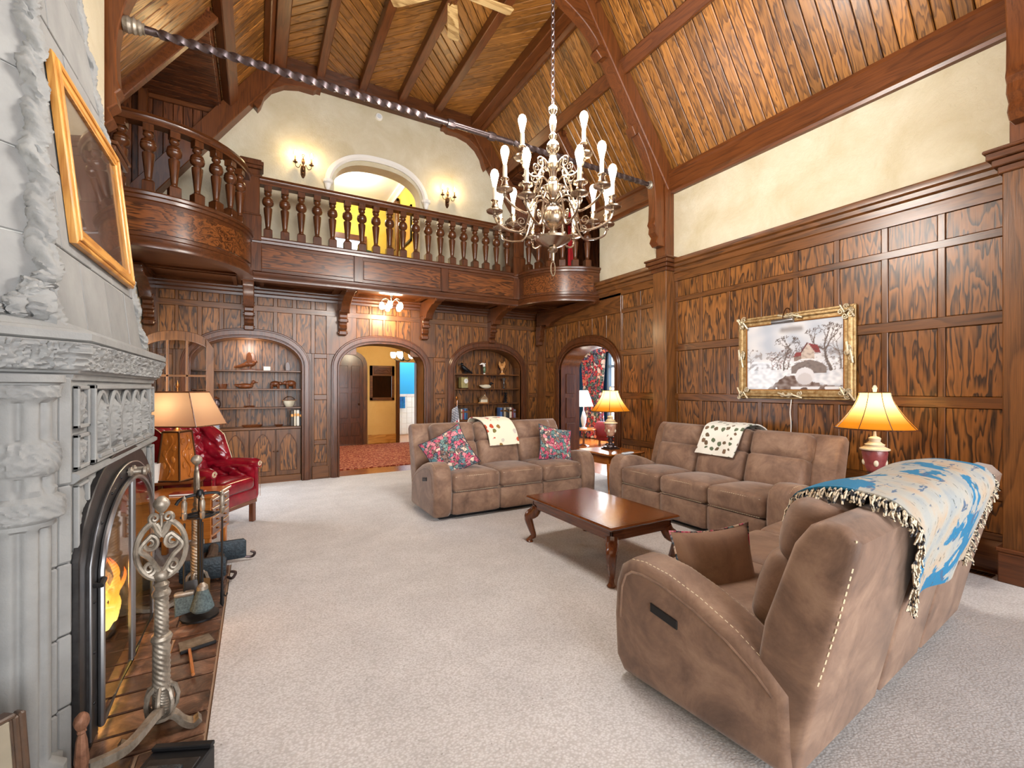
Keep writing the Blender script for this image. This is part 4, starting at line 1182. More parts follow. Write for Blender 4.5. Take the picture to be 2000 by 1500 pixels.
m = MB(); m.fbox(FPH, PA+.07, PB-.07, PC+.07, PD-.07, .014, .016); obj('glazing', m, 'glass', pic, 0)
m = MB()
for a, b, c, d in ((PA+.07, PB-.07, PC+.07, PC+.085), (PA+.07, PB-.07, PD-.085, PD-.07), (PA+.07, PA+.085, PC+.07, PD-.07), (PB-.085, PB-.07, PC+.07, PD-.07)): m.fbox(FPH, a, b, c, d, .01, .024)
obj('liner', m, 'goldoakZ', pic, 0)

# arched glass fire screen
scr = thing('fireplace_doors', 'arched dark steel fireplace doors with glass and spool handles', 'fireplace doors')
def FSC(u, v, n): return (-.595+n, u, v)
def sarch(hw, zs, za): return fire_arch(hw, zs, za, 22)
def ring_poly(ho, zo, ao, hi, zi, ai, z0=0, cy=2.95):
    return [(cy-ho, z0)]+sarch(ho, zo, ao)+[(cy+ho, z0), (cy+hi, z0)]+sarch(hi, zi, ai)[::-1]+[(cy-hi, z0)]
m = MB(); m.prism(ring_poly(.69, .75, 1.11, .60, .70, 1.02), FSC, 0, .022, .004); obj('outer_frame', m, 'screen', scr, 25)
m = MB(); m.prism(ring_poly(.612, .70, 1.022, .51, .65, .925), FSC, 0, .034, .003); fr = obj('inner_frame', m, 'screen', scr, 25)
m = MB(); m.tube([FSC(u, v, .034) for u, v in [(2.95-.61, .02)]+sarch(.61, .70, 1.02)+[(2.95+.61, .02)]], .004, 6); obj('edge_bead', m, 'steel', scr)
m = MB()
for s in (-1, 1):
    for z in (.15, .35, .55): m.sphere(FSC(2.95+s*.57, z, .034), .007, 8, 6)
ap_ = sarch(.57, .68, .985)
for i in range(2, 21, 3): m.sphere(FSC(ap_[i][0], ap_[i][1], .034), .007, 8, 6)
obj('rivet', m, 'black', scr)
for s in (-1, 1):
    side = [p for p in sarch(.52, .66, .94) if (p[0]-2.95)*s >= -.001]
    pts = [(2.95+s*.015, .03), (2.95+s*.52, .03)]+(side[::-1] if s == 1 else side)+[(2.95+s*.015, .94)]
    if s == -1: pts = [(2.95-.015, .03), (2.95-.52, .03)]+side+[(2.95-.015, .94)]
    d = thing_child = bpy.data.objects.new('door', None); COL.objects.link(d); d.parent = scr
    m = MB(); m.tube([FSC(u, v, .046) for u, v in pts], .012, 8, closed=True); obj('door_frame', m, 'steel', d)
    m = MB(); m.prism(pts, FSC, .044, .047); obj('glass_pane', m, 'fireglass', d, 0)
    m = MB(); p = FSC(2.95+s*.035, .98, .055)
    m.lathe([(.001, -.035), (.022, -.035), (.024, -.025), (.014, -.015), (.013, .015), (.024, .025), (.022, .035), (.001, .035)], 14, (p[0]+.02, p[1], p[2]), m=Matrix.Rotation(pi/2, 4, 'Y'))
    m.tube([FSC(2.95+s*.035, .98, .02), (p[0]+.01, p[1], p[2])], .006, 6); obj('spool_handle', m, 'bronze', d)
m = MB(); m.fbox(FSC, 2.95-.60, 2.95-.53, .60, .68, .015, .03, .003); m.tube([FSC(2.37, .62, .04), FSC(2.36, .62, .06), FSC(2.40, .63, .06)], .012, 8); obj('latch', m, 'screen', scr)

# logs and flames
for i, (x, y, z, L, r, a) in enumerate(((-.84, 2.95, .085, .8, .065, 0), (-1.01, 3.0, .09, .8, .07, 0), (-.92, 3.0, .21, .7, .055, 0), (-.725, 3.05, .055, .7, .035, 0))):
    m = MB(); m.tube([(0, -L/2+L*k/8, .012*sin(k*2+i)) for k in range(9)], [r*(1+.1*sin(k*3+i)) for k in range(9)], 10)
    m.mat(Matrix.Translation((x, y, z)) @ Matrix.Rotation(radians(a), 4, 'Z'))
    tag(obj('fire_log', m, 'bark'), ('charred log at the front of the grate', 'charred log at the back of the grate', 'charred log lying on top of the others in the grate', 'thin charred log nearest the fireplace glass')[i], 'log', 'logs burning in the fireplace')
fl = thing('fire', 'orange flames burning behind the fireplace glass', 'fire', (-.70, 3.1, .12))
for i in range(12):
    h = random.uniform(.22, .5); y = -.3+.06*i; x = random.uniform(-.06, .03)
    def ff(a, b, h=h, i=i):
        r = .05*(1-b)**.8*(b+.12)**.35
        return (x+r*cos(2*pi*a)*.6+.03*sin(b*5+i), y+r*sin(2*pi*a)+.03*sin(b*6+i*2), b*h)
    m = MB(); m.grid(ff, 10, 12, True); obj('flame', m, 'flame', fl, 60)
point_light('fire_glow', (-.72, 3.05, .4), 6, (1, .45, .12), .08)

# andirons
def twisted(m, z0, z1, r, turns=9, lobes=6, c=(0, 0), amp=.13, nz_=70, seg=36):
    def f(a, b):
        w = 2*pi*a; q = r*(1+amp*abs(sin(lobes*.5*w+turns*pi*b)))
        return (c[0]+q*cos(w), c[1]+q*sin(w), z0+(z1-z0)*b)
    m.grid(f, seg, nz_, True)
def andiron(label, loc, rz):
    t = thing('andiron', label, 'andiron', loc, rz, 'andirons')
    m = MB(); twisted(m, .20, .40, .034); twisted(m, .42, .60, .028)
    obj('twisted_post', m, 'bronze', t, 70)
    m = MB()
    for z, r in ((.41, .042), (.60, .036), (.20, .036)):
        m.lathe([(.02, z-.025), (r, z-.012), (r*1.12, z), (r, z+.012), (.02, z+.025)], 16, rmod=lambda a, z: 1+.06*sin(8*a))
    obj('collar', m, 'bronze', t, 35, 'stuff')
    m = MB()
    for k in range(7):
        a = 2*pi*k/7
        m.tube([(r*cos(a), r*sin(a), z) for r, z in ((.03, .205), (.055, .19), (.068, .15), (.062, .11), (.04, .085))], .011, 6)
    m.lathe([(.03, .07), (.06, .075), (.06, .088), (.03, .092)], 14); twisted(m, .09, .2, .034)
    obj('basket_knop', m, 'bronze', t)
    m = MB()
    for s in (-1, 1):
        m.sweep([(-.012, -.028), (.012, -.028), (.012, .028), (-.012, .028)], [Vector(p) for p in smoothpath([(s*.0, 0, .085), (s*.05, -.01, .07), (s*.09, -.02, .03), (s*.13, -.03, .012), (s*.16, -.035, .03)], 5)], up=(0, 1, 0))
    m.sweep([(-.012, -.028), (.012, -.028), (.012, .028), (-.012, .028)], smoothpath([(0, 0, .085), (.01, .08, .06), (.012, .16, .02), (.012, .22, .014)], 5), up=(1, 0, 0))
    obj('foot', m, 'bronze', t)
    # medallion
    def R(a, r=.10, k=1.25): return (r*cos(a), 0, .79+r*k*sin(a))
    m = MB()
    loop = [R(radians(d)) for d in range(-250, 71, 10)]
    m.tube(loop, .013, 8)
    m.tube([R(radians(70)), (.02, 0, .87), (0, 0, .845)], .013, 8); m.tube([R(radians(110)), (-.02, 0, .87), (0, 0, .845)], .013, 8)
    md = obj('medallion_ring', m, 'bronze', t)
    for s in (-1, 1):
        for (cx, cz, r, a0, tn) in ((.045, .82, .034, pi*.5, 1.6), (.048, .715, .03, -pi*.5, -1.5)):
            m = MB(); m.tube([(s*(cx+x), 0, cz+z) for x, z in spiral((0, 0), r, .006, a0, tn, 26)], [.011-.005*i/26 for i in range(27)], 7)
            obj('scroll', m, 'bronze', md)
        m = MB(); m.tube([Vector(p) for p in smoothpath([(s*.04, 0, .854), (s*.085, .0, .80), (s*.045, 0, .755), (0, 0, .68)], 6)], .012, 7); obj('acanthus', m, 'bronze', md)
        m = MB(); m.tube([(s*.028+s*x, 0, .925+z) for x, z in spiral((0, 0), .024, .005, -pi*.6, 1.4, 20)], [.010-.004*i/20 for i in range(21)], 7)
        m.tube([(0, 0, .86), (s*.012, 0, .89), (s*.02, 0, .902)], .011, 7); obj('scroll', m, 'bronze', md)
    m = MB(); m.sphere((0, 0, .675), .034, 14, 10, (1, .7, .8)); m.lathe([(.022, .60), (.034, .64), (.02, .655)], 12); obj('shell', m, 'bronze', md)
    m = MB(); m.lathe([(.006, .88), (.008, .935), (.012, .94), (.008, .945), (.02, .955), (.034, .975), (.036, .985), (.03, 1.0), (.014, 1.015), (.001, 1.018)], 16); obj('ball_finial', m, 'bronze', t)
    return t
ar = radians(8)
a1 = andiron('wrought bronze andiron with scrolled heart medallion nearest the camera', (-.335, 2.30, 0), ar)
a1.scale = (.80, .9, .945)
a2 = dup(a1, (-.34, 3.60, 0), radians(100), 'wrought bronze andiron seen edge on, beside the fire tools')
m = MB()
P = [Vector(p) for p in smoothpath([(.0, 0, .085), (-.02, -.12, .15), (-.12, -.26, .14), (-.235, -.36, .18)], 6)]
m.sweep([(-.016, -.016), (.016, -.016), (.016, .016), (-.016, .016)], P); obj('arm', m, 'bronze', a1)
m = MB(); m.lathe([(.024, 0), (.024, .16), (.02, .20), (.024, .22), (.018, .29), (.012, .315), (.016, .32), (.014, .328), (.022, .34), (.026, .355), (.022, .372), (.01, .383), (.001, .385)], 8, (-.25, -.38, 0)); obj('post', m, 'rust', a1)

# fire tools on a stand
ts = thing('fire_tool_stand', 'black iron fire tool stand with ring bracket on the hearth', 'tool stand', (-.30, 3.36, 0), radians(10))
m = MB(); m.lathe([(.001, 0), (.10, 0), (.10, .012), (.03, .02), (.012, .03), (.010, .72), (.02, .73), (.024, .75), (.014, .775), (.001, .78)], 16); obj('post', m, 'black', ts)
m = MB(); m.tube([(.075*cos(a), .075*sin(a), .62) for a in [2*pi*i/24 for i in range(24)]], .008, 6, closed=True)
m.tube([(-.10, 0, .62), (.10, 0, .62)], .007, 6); m.tube([(0, -.1, .62), (0, .1, .62)], .007, 6); obj('ring_bracket', m, 'black', ts)
m = MB(); m.tube(smoothpath([(-.12, 0, .70), (-.09, 0, .735), (0, 0, .75), (.09, 0, .745), (.12, 0, .71)], 5), .009, 6); obj('top_bar', m, 'black', ts)
def handle(m, z): m.lathe([(.007, z-.13), (.013, z-.12), (.015, z-.09), (.011, z-.085), (.014, z-.07), (.015, z-.03), (.009, z-.015), (.012, z-.005), (.004, z+.01), (.001, z+.018)], 12)
def tool(name, label, off, build):
    t = thing(name, label, 'fire tool', (-.30+off[0], 3.36+off[1], .0), 0, 'fire tools')
    m = MB(); m.tube([(0, 0, .18), (0, 0, .60)], .006, 8); obj('shaft', m, 'black', t)
    m = MB(); handle(m, .75); obj('handle', m, 'bronze', t)
    build(t)
def b_brush(t):
    m = MB(); m.rbox((0, 0, .185), (.10, .035, .03), .012, 4); obj('ferrule', m, 'bronze', t)
    m = MB(); m.prism([(-.048, .172), (.048, .172), (.06, .09), (.03, .075), (-.045, .06)], lambda u, v, n: (u, n, v), -.016, .016, .006, True); obj('bristles', m, 'bristle', t)
def b_round(t):
    m = MB(); m.lathe([(.008, .24), (.028, .22), (.03, .20), (.008, .2)], 14); obj('ferrule', m, 'bronze', t)
    m = MB(); m.lathe([(.026, .205), (.045, .15), (.062, .09), (.05, .075), (.001, .08)], 22, rmod=lambda a, z: 1+.06*sin(11*a)); obj('bristles', m, 'bristle', t)
def b_poker(t):
    m = MB(); m.tube([(0, 0, .19), (0, 0, .06), (.004, 0, .04)], [.007, .012, .003], 8); m.tube([(0, 0, .12), (.02, 0, .10), (.028, 0, .12)], .005, 6); obj('point', m, 'black', t)
def b_shovel(t):
    m = MB(); m.grid(lambda a, b: ((a-.5)*.13, -.02+.02*sin(pi*a)-.05*(1-b), .02+.17*b), 8, 8); m.fn(lambda x, y, z: (x, y, z)); m.grid(lambda a, b: ((a-.5)*.13, -.017+.02*sin(pi*a)-.05*(1-b), .02+.17*b), 8, 8); obj('pan', m, 'screen', t)
tool('hearth_brush', 'flat hearth brush with grey bristles hanging on the tool stand', (-.07, -.085), b_brush)
tool('hearth_brush', 'round hearth broom with dark bristles hanging on the tool stand', (.02, -.10), b_round)
tool('fire_poker', 'slim iron fire poker hanging right on the tool stand', (.115, -.02), b_poker)
tool('fire_shovel', 'iron ash shovel hanging behind the hearth brooms', (-.02, .115), b_shovel)
# dustpan lying on the hearth
dp = thing('dustpan', 'small metal dustpan lying on the hearth below the brooms', 'dustpan', (-.285, 3.0, .0), radians(15))
m = MB(); m.prism([(-.08, -.06), (.08, -.06), (.07, .07), (-.07, .07)], XYZ, .002, .008); obj('tray', m, 'bronze', dp, 0)
m = MB(); m.box(-.082, .082, -.066, -.056, .001, .018, .003); obj('lip', m, 'black', dp, 0)
m = MB(); m.tube([(-.04, -.06, .012), (-.07, -.34, .02)], .008, 8); obj('handle', m, 'honeyY', dp)

# log rack
lr = thing('log_rack', 'low log rack with black pitted iron end plates beside the hearth', 'log rack', (-.27, 4.05, 0), radians(0))
for y, x0, x1 in ((-.16, -.20, .08), (.20, -.13, .20)):
    m = MB(); m.rprism([(x0, .045), (x0+.015, .03), (x1-.015, .03), (x1, .045), (x1, .165), (x1-.02, .185), (x0+.02, .185), (x0, .165)], lambda u, v, n, y=y: (u, y+n, v), -.012, .012, .006, 2); obj('end_plate', m, 'slate', lr, 40)
m = MB()
for x in (-.12, .06): m.tube([(x, -.2, .03), (x, .24, .03)], .012, 8)
m.tube(smoothpath([(.09, -.18, .03), (.12, -.22, .03), (.14, -.2, .06), (.11, -.19, .07)], 5), .01, 8); m.tube(smoothpath([(.18, .2, .04), (.24, .2, .03), (.26, .19, .06), (.23, .19, .08)], 5), .01, 8)
obj('rail', m, 'iron', lr)
for i, (x, z, r) in enumerate(((-.07, .085, .042), (.02, .078, .034), (-.02, .155, .034))):
    m = MB(); m.tube([(x, -.13, z), (x+.01, 0, z+.005), (x, .17, z)], r, 10)
    m.fn(lambda a, b, c: (a-.27, b+4.05, c))
    tag(obj('firewood_log', m, 'bark'), ('thick log lying in the iron log rack', 'thin log at the room side of the iron log rack', 'log lying on top in the iron log rack')[i], 'log', 'logs in the rack')

# small heater box and leaning framed panel at the lower left
hb = thing('heater_box', 'black box heater with speckled grille on the hearth corner', 'heater', (-.285, 1.84, 0), radians(-24))
m = MB(); m.box(-.10, .10, -.16, .16, 0, .12, .006); obj('case', m, 'black', hb, 0)
m = MB(); m.box(-.08, .085, -.14, .10, .118, .124, .003); obj('top_plate', m, 'screen', hb, 0)
m = MB(); m.rbox((-.005, -.03, .128), (.12, .18, .02), .01, 5); obj('grille', m, 'slate', hb)
m = MB(); m.box(-.10, .10, .135, .16, .12, .135, .003); obj('rim', m, 'black', hb, 0)
m = MB(); m.box(.062, .088, -.14, -.09, .124, .127); obj('display_label', m, 'remote', hb, 0)
M['walnut'] = mottled('dark_walnut', rgb(52, 38, 28), rgb(84, 62, 46), 12, .4, .1)
lp = thing('leaning_picture', 'dark moulded wooden frame with grey panel leaning at the lower left edge', 'frame', (-.535, 1.757, 0), radians(45))
lean = Matrix.Rotation(radians(-7), 4, 'X')
for x0, x1, n1 in ((-.016, 0, .035), (-.03, -.014, .05), (-.038, -.028, .03)):
    m = MB(); m.box(x0, x1, -.02, n1-.02, 0, .50+x0*.3, .005); m.mat(lean); obj('frame_bar', m, 'walnut', lp, 0)
m = MB(); m.box(-.6, -.036, -.02, .0, .0, .487, .003); m.mat(lean); obj('panel', m, mottled('grey_panel', rgb(120, 112, 96), rgb(140, 130, 112), 4, .5, 0), lp, 0)
m = MB(); m.box(-.6, -.02, -.02, .03, .485, .50, .005); m.mat(lean); obj('frame_bar', m, 'walnut', lp, 0)

# ------------------------------------------------------------ built-in bookcases
def bookcase(cx, label, lower):
    t = thing('built_in_bookcase', label, 'bookcase')
    x0, x1 = cx-.685, cx+.685; yb = BY+.30
    m = MB(); m.box(x0, x1, yb+.012, yb+.03, 0, 2.2); obj('back', m, 'railZ', t, 0)
    n = 8
    for i in range(n):
        a = x0+(x1-x0)*i/n; b = x0+(x1-x0)*(i+1)/n
        m = MB(); m.box(a+.002, b-.002, yb, yb+.014, .8, 2.15, .004); obj('back_board', m, 'panelZ', t, 0)
    for x in (x0+.015, cx-.36, cx, cx+.36, x1-.015):
        m = MB(); m.box(x-.022, x+.022, yb-.012, yb+.006, .8, 2.15, .003); obj('batten', m, 'oakZ', t, 0)
    for z in (1.66, 1.39, 1.115):
        m = MB(); m.box(x0, x1, BY+.03, yb, z-.02, z, .004); obj('shelf', m, 'oakX', t, 0)
    m = MB(); m.box(x0, x1, BY-.0, yb, .79, .825, .006); obj('counter', m, 'oakX', t, 0)
    m = MB(); m.box(x0, x1, BY+.05, BY+.08, 0, .79); obj('cabinet_body', m, 'oakZ', t, 0)
    m = MB(); m.box(x0, x1, BY+.005, BY+.08, -.01, .10, .004); obj('plinth', m, 'oakX', t, 0)
    nd = 4
    for i in range(nd):
        a = x0+(x1-x0)*i/nd+.006; b = x0+(x1-x0)*(i+1)/nd-.006
        m = MB(); m.box(a, b, BY+.02, BY+.05, .10, .785, .005); d = obj('door', m, 'oakZ', t, 0)
        c = (a+b)/2; h = (b-a)/2-.055
        P = [(c-h, .17), (c-h, .55)]+[(c-h+2*h*j/10, .55+.17*(1-abs(2*j/10-1)**1.6)) for j in range(1, 10)]+[(c+h, .55), (c+h, .17)]
        m = MB(); m.prism(P, lambda u, v, q: (u, BY+.02-q, v), 0, .010, .006); obj('arched_panel', m, 'panelZ', d, 0)
        m = MB(); m.tube([(u, BY+.018, v) for u, v in P], .006, 6, closed=True); obj('panel_bead', m, 'railZ', d)
        m = MB(); m.sphere(((b-.02) if i % 2 == 0 else (a+.02), BY+.008, .46), .012, 8, 6); obj('knob', m, 'darkbrass', d)
bookcase(-.09, 'built-in oak bookcase with arched cabinet doors left of the hall doorway', True)
bookcase(3.77, 'built-in oak bookcase right of the hall doorway behind the sofa', True)
point_light('bookcase_downlight', (-.09, 7.62, 2.0), 4.5, (1, .93, .85), .09)

SY = BY+.15
def small(name, label, cat, x, z, builder, mat, y=SY, rz=0, group=None):
    t = thing(name, label, cat, (x, y, z), rz, group); builder(t, mat); return t
def bird_body(m, L, h, head=(.0, 0), neck=True):
    m.sphere((0, 0, h*.5), L*.5, 14, 10, (1, .5, h/L))
def b_eagle(t, mat):
    m = MB(); m.sphere((0, 0, .10), .05, 12, 8, (1.5, .8, .9)); m.sphere((.07, 0, .13), .022, 10, 8); m.tube([(.085, 0, .13), (.105, 0, .122)], [.01, .002], 6)
    m.tube([(-.05, 0, .09), (-.12, 0, .06), (-.20, 0, .045)], [.03, .025, .01], 8); obj('body', m, mat, t)
    for s in (-1, 1):
        m = MB(); m.prism([(0, .10), (.05, .12), (.045, .20), (.03, .25), (.01, .27), (-.02, .24), (-.03, .16)], lambda u, v, n, s=s: (u+s*.02, s*(.02+n)+s*(v-.1)*.25, v), 0, .014, .004, True); obj('wing', m, mat, t)
    m = MB(); m.rbox((.02, 0, .012), (.26, .12, .024), .008, 4); m.tube([(0, 0, .02), (0, 0, .08)], .018, 8); obj('base', m, mat, t)
def b_duck(t, mat, hc='carved'):
    m = MB(); m.sphere((0, 0, .04), .09, 16, 10, (1.15, .5, .45)); m.tube([(-.08, 0, .045), (-.14, 0, .06)], [.03, .006], 8); obj('body', m, mat, t)
    m = MB(); m.tube([(.07, 0, .05), (.095, 0, .085)], [.025, .018], 8); m.sphere((.105, 0, .10), .026, 10, 8); m.tube([(.12, 0, .098), (.165, 0, .092)], [.012, .004], 8); obj('head', m, hc, t)
def b_bear(t, mat):
    m = MB(); m.sphere((0, 0, .075), .055, 14, 10, (1.25, .7, .8)); m.sphere((.07, 0, .08), .028, 10, 8); m.tube([(.085, 0, .075), (.108, 0, .07)], [.015, .009], 8)
    m.sphere((.065, .018, .105), .009, 6, 5); m.sphere((.065, -.018, .105), .009, 6, 5); obj('body', m, mat, t)
    for x in (-.045, .04):
        for y in (-.022, .022):
            m = MB(); m.tube([(x, y, .06), (x, y, 0)], [.02, .016], 8); obj('leg', m, mat, t)
def b_jar(t, mat):
    m = MB(); m.lathe([(.001, 0), (.04, 0), (.055, .03), (.058, .07), (.045, .11), (.03, .12), (.035, .13), (.001, .13)], 18); obj('body', m, mat, t)
    m = MB(); m.lathe([(.04, .128), (.045, .14), (.02, .15), (.012, .165), (.001, .168)], 14); obj('lid', m, 'carved', t)
def b_vase(t, mat):
    m = MB(); m.lathe([(.001, 0), (.04, 0), (.03, .02), (.045, .08), (.055, .15), (.045, .19), (.055, .22), (.045, .22), (.001, .1)], 16, rmod=lambda a, z: 1+.06*abs(sin(8*a))); obj('body', m, mat, t)
def b_basket(t, mat):
    m = MB(); m.lathe([(.001, 0), (.05, 0), (.075, .05), (.085, .09), (.07, .095), (.055, .05), (.001, .01)], 22, rmod=lambda a, z: 1+.05*sin(11*a)); obj('bowl', m, 'ceramic', t)
    m = MB()
    for k in (0, 1): m.tube([(.08*cos(a), .02*k-.01+.01*sin(5*a), .08+.075*sin(a)) for a in [pi*i/14 for i in range(15)]], .006, 6)
    m.tube([(-.1, 0, .09), (-.04, 0, .10), (.06, 0, .095), (.11, 0, .105)], .007, 6); obj('handle', m, mat, t)
def b_plaque(t, mat):
    m = MB(); m.prism([(-.03, 0), (-.035, .08), (-.02, .13), (0, .145), (.02, .13), (.035, .08), (.03, 0)], lambda u, v, n: (u, n, v), -.01, .01, .004, True); obj('plaque', m, mat, t)
    m = MB(); m.box(-.035, .035, -.03, .03, 0, .01, .003); obj('foot', m, mat, t)
def b_smallbasket(t, mat):
    m = MB(); m.lathe([(.001, 0), (.045, 0), (.055, .05), (.06, .07), (.05, .07), (.04, .01), (.001, .01)], 18, rmod=lambda a, z: 1+.04*sin(9*a)); obj('bowl', m, mat, t)
    m = MB(); m.tube([(.06, 0, .06), (.07, 0, .08)], .008, 6); m.tube([(-.06, 0, .06), (-.07, 0, .085)], .008, 6); obj('handle', m, mat, t)
def b_chain(t, mat):
    m = MB(); m.grid(lambda a, b: (.07*(a*2-1), .03*(1-(a*2-1)**2)*(b*2-1), .005+.02*abs(b*2-1)**2), 10, 9); m.lathe([(.001, 0), (.05, 0), (.05, .008), (.001, .008)], 14); obj('boat', m, mat, t)
    for k in range(6):
        z = .05+.03*k; m = MB()
        m.tube([(.012*cos(a) if k % 2 else 0, 0 if k % 2 else .012*cos(a), z+.02*sin(a)) for a in [2*pi*i/12 for i in range(12)]], .004, 6, closed=True); obj('chain_link', m, mat, t)
def b_tray(t, mat, L=.15):
    m = MB(); m.lathe([(.001, .004), (.10, .004), (.13, .03), (.14, .03), (.11, 0), (.001, 0)], 24, rmod=lambda a, z: 1+.04*sin(12*a)); m.fn(lambda x, y, z: (x, y*.5, z)); obj('dish', m, mat, t)
def b_dish(t, mat):
    m = MB(); m.lathe([(.001, .004), (.05, .008), (.065, .022), (.06, .022), (.04, 0), (.001, 0)], 18); m.fn(lambda x, y, z: (x, y*.6, z)); obj('dish', m, mat, t)
TOPS = (1.66, 1.39, 1.115, .825)
small('eagle_carving', 'carved wooden eagle taking off with tail spread on top shelf of left bookcase', 'carving', -.08, TOPS[0], b_eagle, 'carved')
small('place_card', 'small white card on the top shelf beside the wooden eagle', 'card', .14, TOPS[0], lambda t, mt: obj('card', MB().box(-.045, .045, -.004, .004, 0, .06, .002), mt, t, 0), 'white', y=BY+.09)
small('wooden_plaque', 'dark arched wooden plaque at right end of top left-bookcase shelf', 'plaque', .42, TOPS[0], b_plaque, 'rail'+'Z')
small('wooden_basket', 'small carved wooden basket left on the second shelf beside the duck', 'basket', -.42, TOPS[1], b_smallbasket, 'carved')
small('duck_decoy', 'brown wooden duck decoy at the middle of the second left-bookcase shelf', 'decoy', -.14, TOPS[1], b_duck, 'carved')
bb = small('bear_carving', 'small dark carved bear facing the other bear on second shelf', 'carving', .25, TOPS[1], b_bear, 'carved', rz=0, group='carved bears')
b2 = dup(bb, (.46, SY, TOPS[1]), pi, 'larger red-brown carved bear at right end of second shelf'); b2.scale = (1.1, 1.1, 1.1)
small('lidded_jar', 'grey ribbed jar with wooden lid at left of third left-bookcase shelf', 'jar', -.50, TOPS[2], b_jar, 'iron')
small('chain_carving', 'carved wooden chain rising from a small boat on the third shelf', 'carving', -.09, TOPS[2], b_chain, 'carved')
small('handled_basket', 'white pottery basket with twig handle on the third shelf', 'basket', .44, TOPS[2], b_basket, 'darkbrass')
small('crystal_vase', 'cut crystal vase at the left end of the cabinet counter', 'vase', -.49, TOPS[3], b_vase, 'crystal')
small('scalloped_tray', 'brown scalloped wooden tray on the left bookcase counter', 'tray', -.05, TOPS[3], b_tray, 'carved')
small('small_dish', 'small brown leaf dish beside the scalloped tray', 'dish', .30, TOPS[3], b_dish, 'carved')
def book(x, y, z, w, h, d, c, label, lean=0, group='books'):
    t = thing('book', label, 'book', (x, y, z), 0, group)
    key = 'bk%d_%d_%d' % c
    if key not in M: M[key] = plain('book_cover', rgb(*c), .5)
    R = Matrix.Rotation(radians(lean), 4, 'Y')
    m = MB(); m.box(-w/2, w/2, -d/2, d/2, 0, h, .003); m.mat(R); obj('cover', m, M[key], t, 0)
    m = MB(); m.box(-w/2+.003, w/2-.003, -d/2+.006, d/2+.002, h-.004, h+.001); m.mat(R); obj('pages', m, 'white', t, 0)
    m = MB(); m.box(-w/2+.002, w/2-.002, -d/2-.0015, -d/2+.001, h*.62, h*.78); m.mat(R); obj('spine_label', m, 'brass', t, 0)
for x, w, h, c, l in ((.475, .035, .23, (60, 50, 40), 'dark olive book leftmost in the left bookcase'), (.515, .03, .24, (196, 184, 160), 'cream book second from left in the left bookcase'), (.555, .035, .24, (216, 210, 196), 'white book in the middle of the left bookcase row'), (.598, .04, .22, (30, 28, 30), 'black book near the right end of the left bookcase'), (.638, .03, .18, (44, 30, 30), 'short dark book rightmost in the left bookcase')):
    book(x, BY+.13, TOPS[3], w, h, .16, c, l, 0, 'books in the left bookcase')
# right bookcase
def b_crow(t, mat):
    m = MB(); m.sphere((0, 0, .10), .06, 14, 10, (1.3, .7, .8)); m.fn(lambda x, y, z: (x, y, z-.6*x)); m.sphere((-.06, 0, .18), .03, 10, 8); m.tube([(-.08, 0, .185), (-.115, 0, .18)], [.012, .003], 6)
    m.tube([(.05, 0, .07), (.15, 0, .015)], [.035, .015], 8); obj('body', m, mat, t)
    m = MB(); m.tube([(0, .015, .05), (0, .015, 0)], .006, 6); m.tube([(.01, -.015, .05), (.01, -.015, 0)], .006, 6); obj('legs', m, mat, t)
def b_pelican(t, mat):
    m = MB(); m.sphere((0, 0, .09), .05, 12, 10, (.6, .5, 1.4)); obj('body', m, plain('green_glass', rgb(90, 110, 84), .2), t)
    m = MB(); m.tube([(0, 0, .15), (-.02, 0, .20), (-.05, 0, .20), (-.10, 0, .18)], [.025, .02, .018, .004], 8); m.tube([(-.02, 0, .17), (.03, 0, .21)], [.02, .004], 8); obj('head', m, 'white', t)
    m = MB(); m.lathe([(.001, 0), (.02, 0), (.02, .02), (.001, .02)], 10); obj('foot', m, 'white', t)
def b_owl(t, mat):
    m = MB(); m.sphere((0, 0, .13), .04, 12, 10, (.8, .7, 1.5)); m.sphere((0, 0, .20), .022, 10, 8); obj('body', m, mat, t)
    for s in (-1, 1):
        m = MB(); m.prism([(0, .12), (s*.05, .13), (s*.075, .20), (s*.06, .26), (s*.035, .24), (s*.02, .18)], lambda u, v, n: (u, n, v), -.008, .008, .004, True); obj('wing', m, mat, t)
    m = MB(); m.lathe([(.001, 0), (.06, 0), (.05, .02), (.02, .035), (.015, .08), (.001, .09)], 12, rmod=lambda a, z: 1+.15*sin(4*a)); obj('base', m, mat, t)
def b_clock(t, mat):
    m = MB(); m.box(-.075, .075, -.05, .05, .01, .21, .006); obj('case', m, mat, t, 0)
    m = MB(); m.lathe([(.001, 0), (.045, 0), (.045, .006), (.001, .006)], 20, (.02, -.051, .14), m=Matrix.Rotation(pi/2, 4, 'X')); obj('dial', m, 'white', t)
    m = MB(); m.box(.018, .022, -.06, -.056, .14, .175); m.box(.02, .045, -.06, -.056, .139, .142); m.box(.018, .022, -.06, -.056, .06, .10); obj('hands', m, 'black', t, 0)
    m = MB(); m.box(-.08, .08, -.055, .055, 0, .012, .003); obj('foot', m, 'darkbrass', t, 0)
def b_goblet(t, mat):
    m = MB(); m.lathe([(.001, 0), (.03, 0), (.022, .012), (.009, .02), (.009, .05), (.016, .06), (.008, .07), (.016, .09), (.008, .11), (.012, .14), (.03, .165), (.05, .20), (.048, .20), (.02, .165), (.001, .15)], 16); obj('stem', m, mat, t)
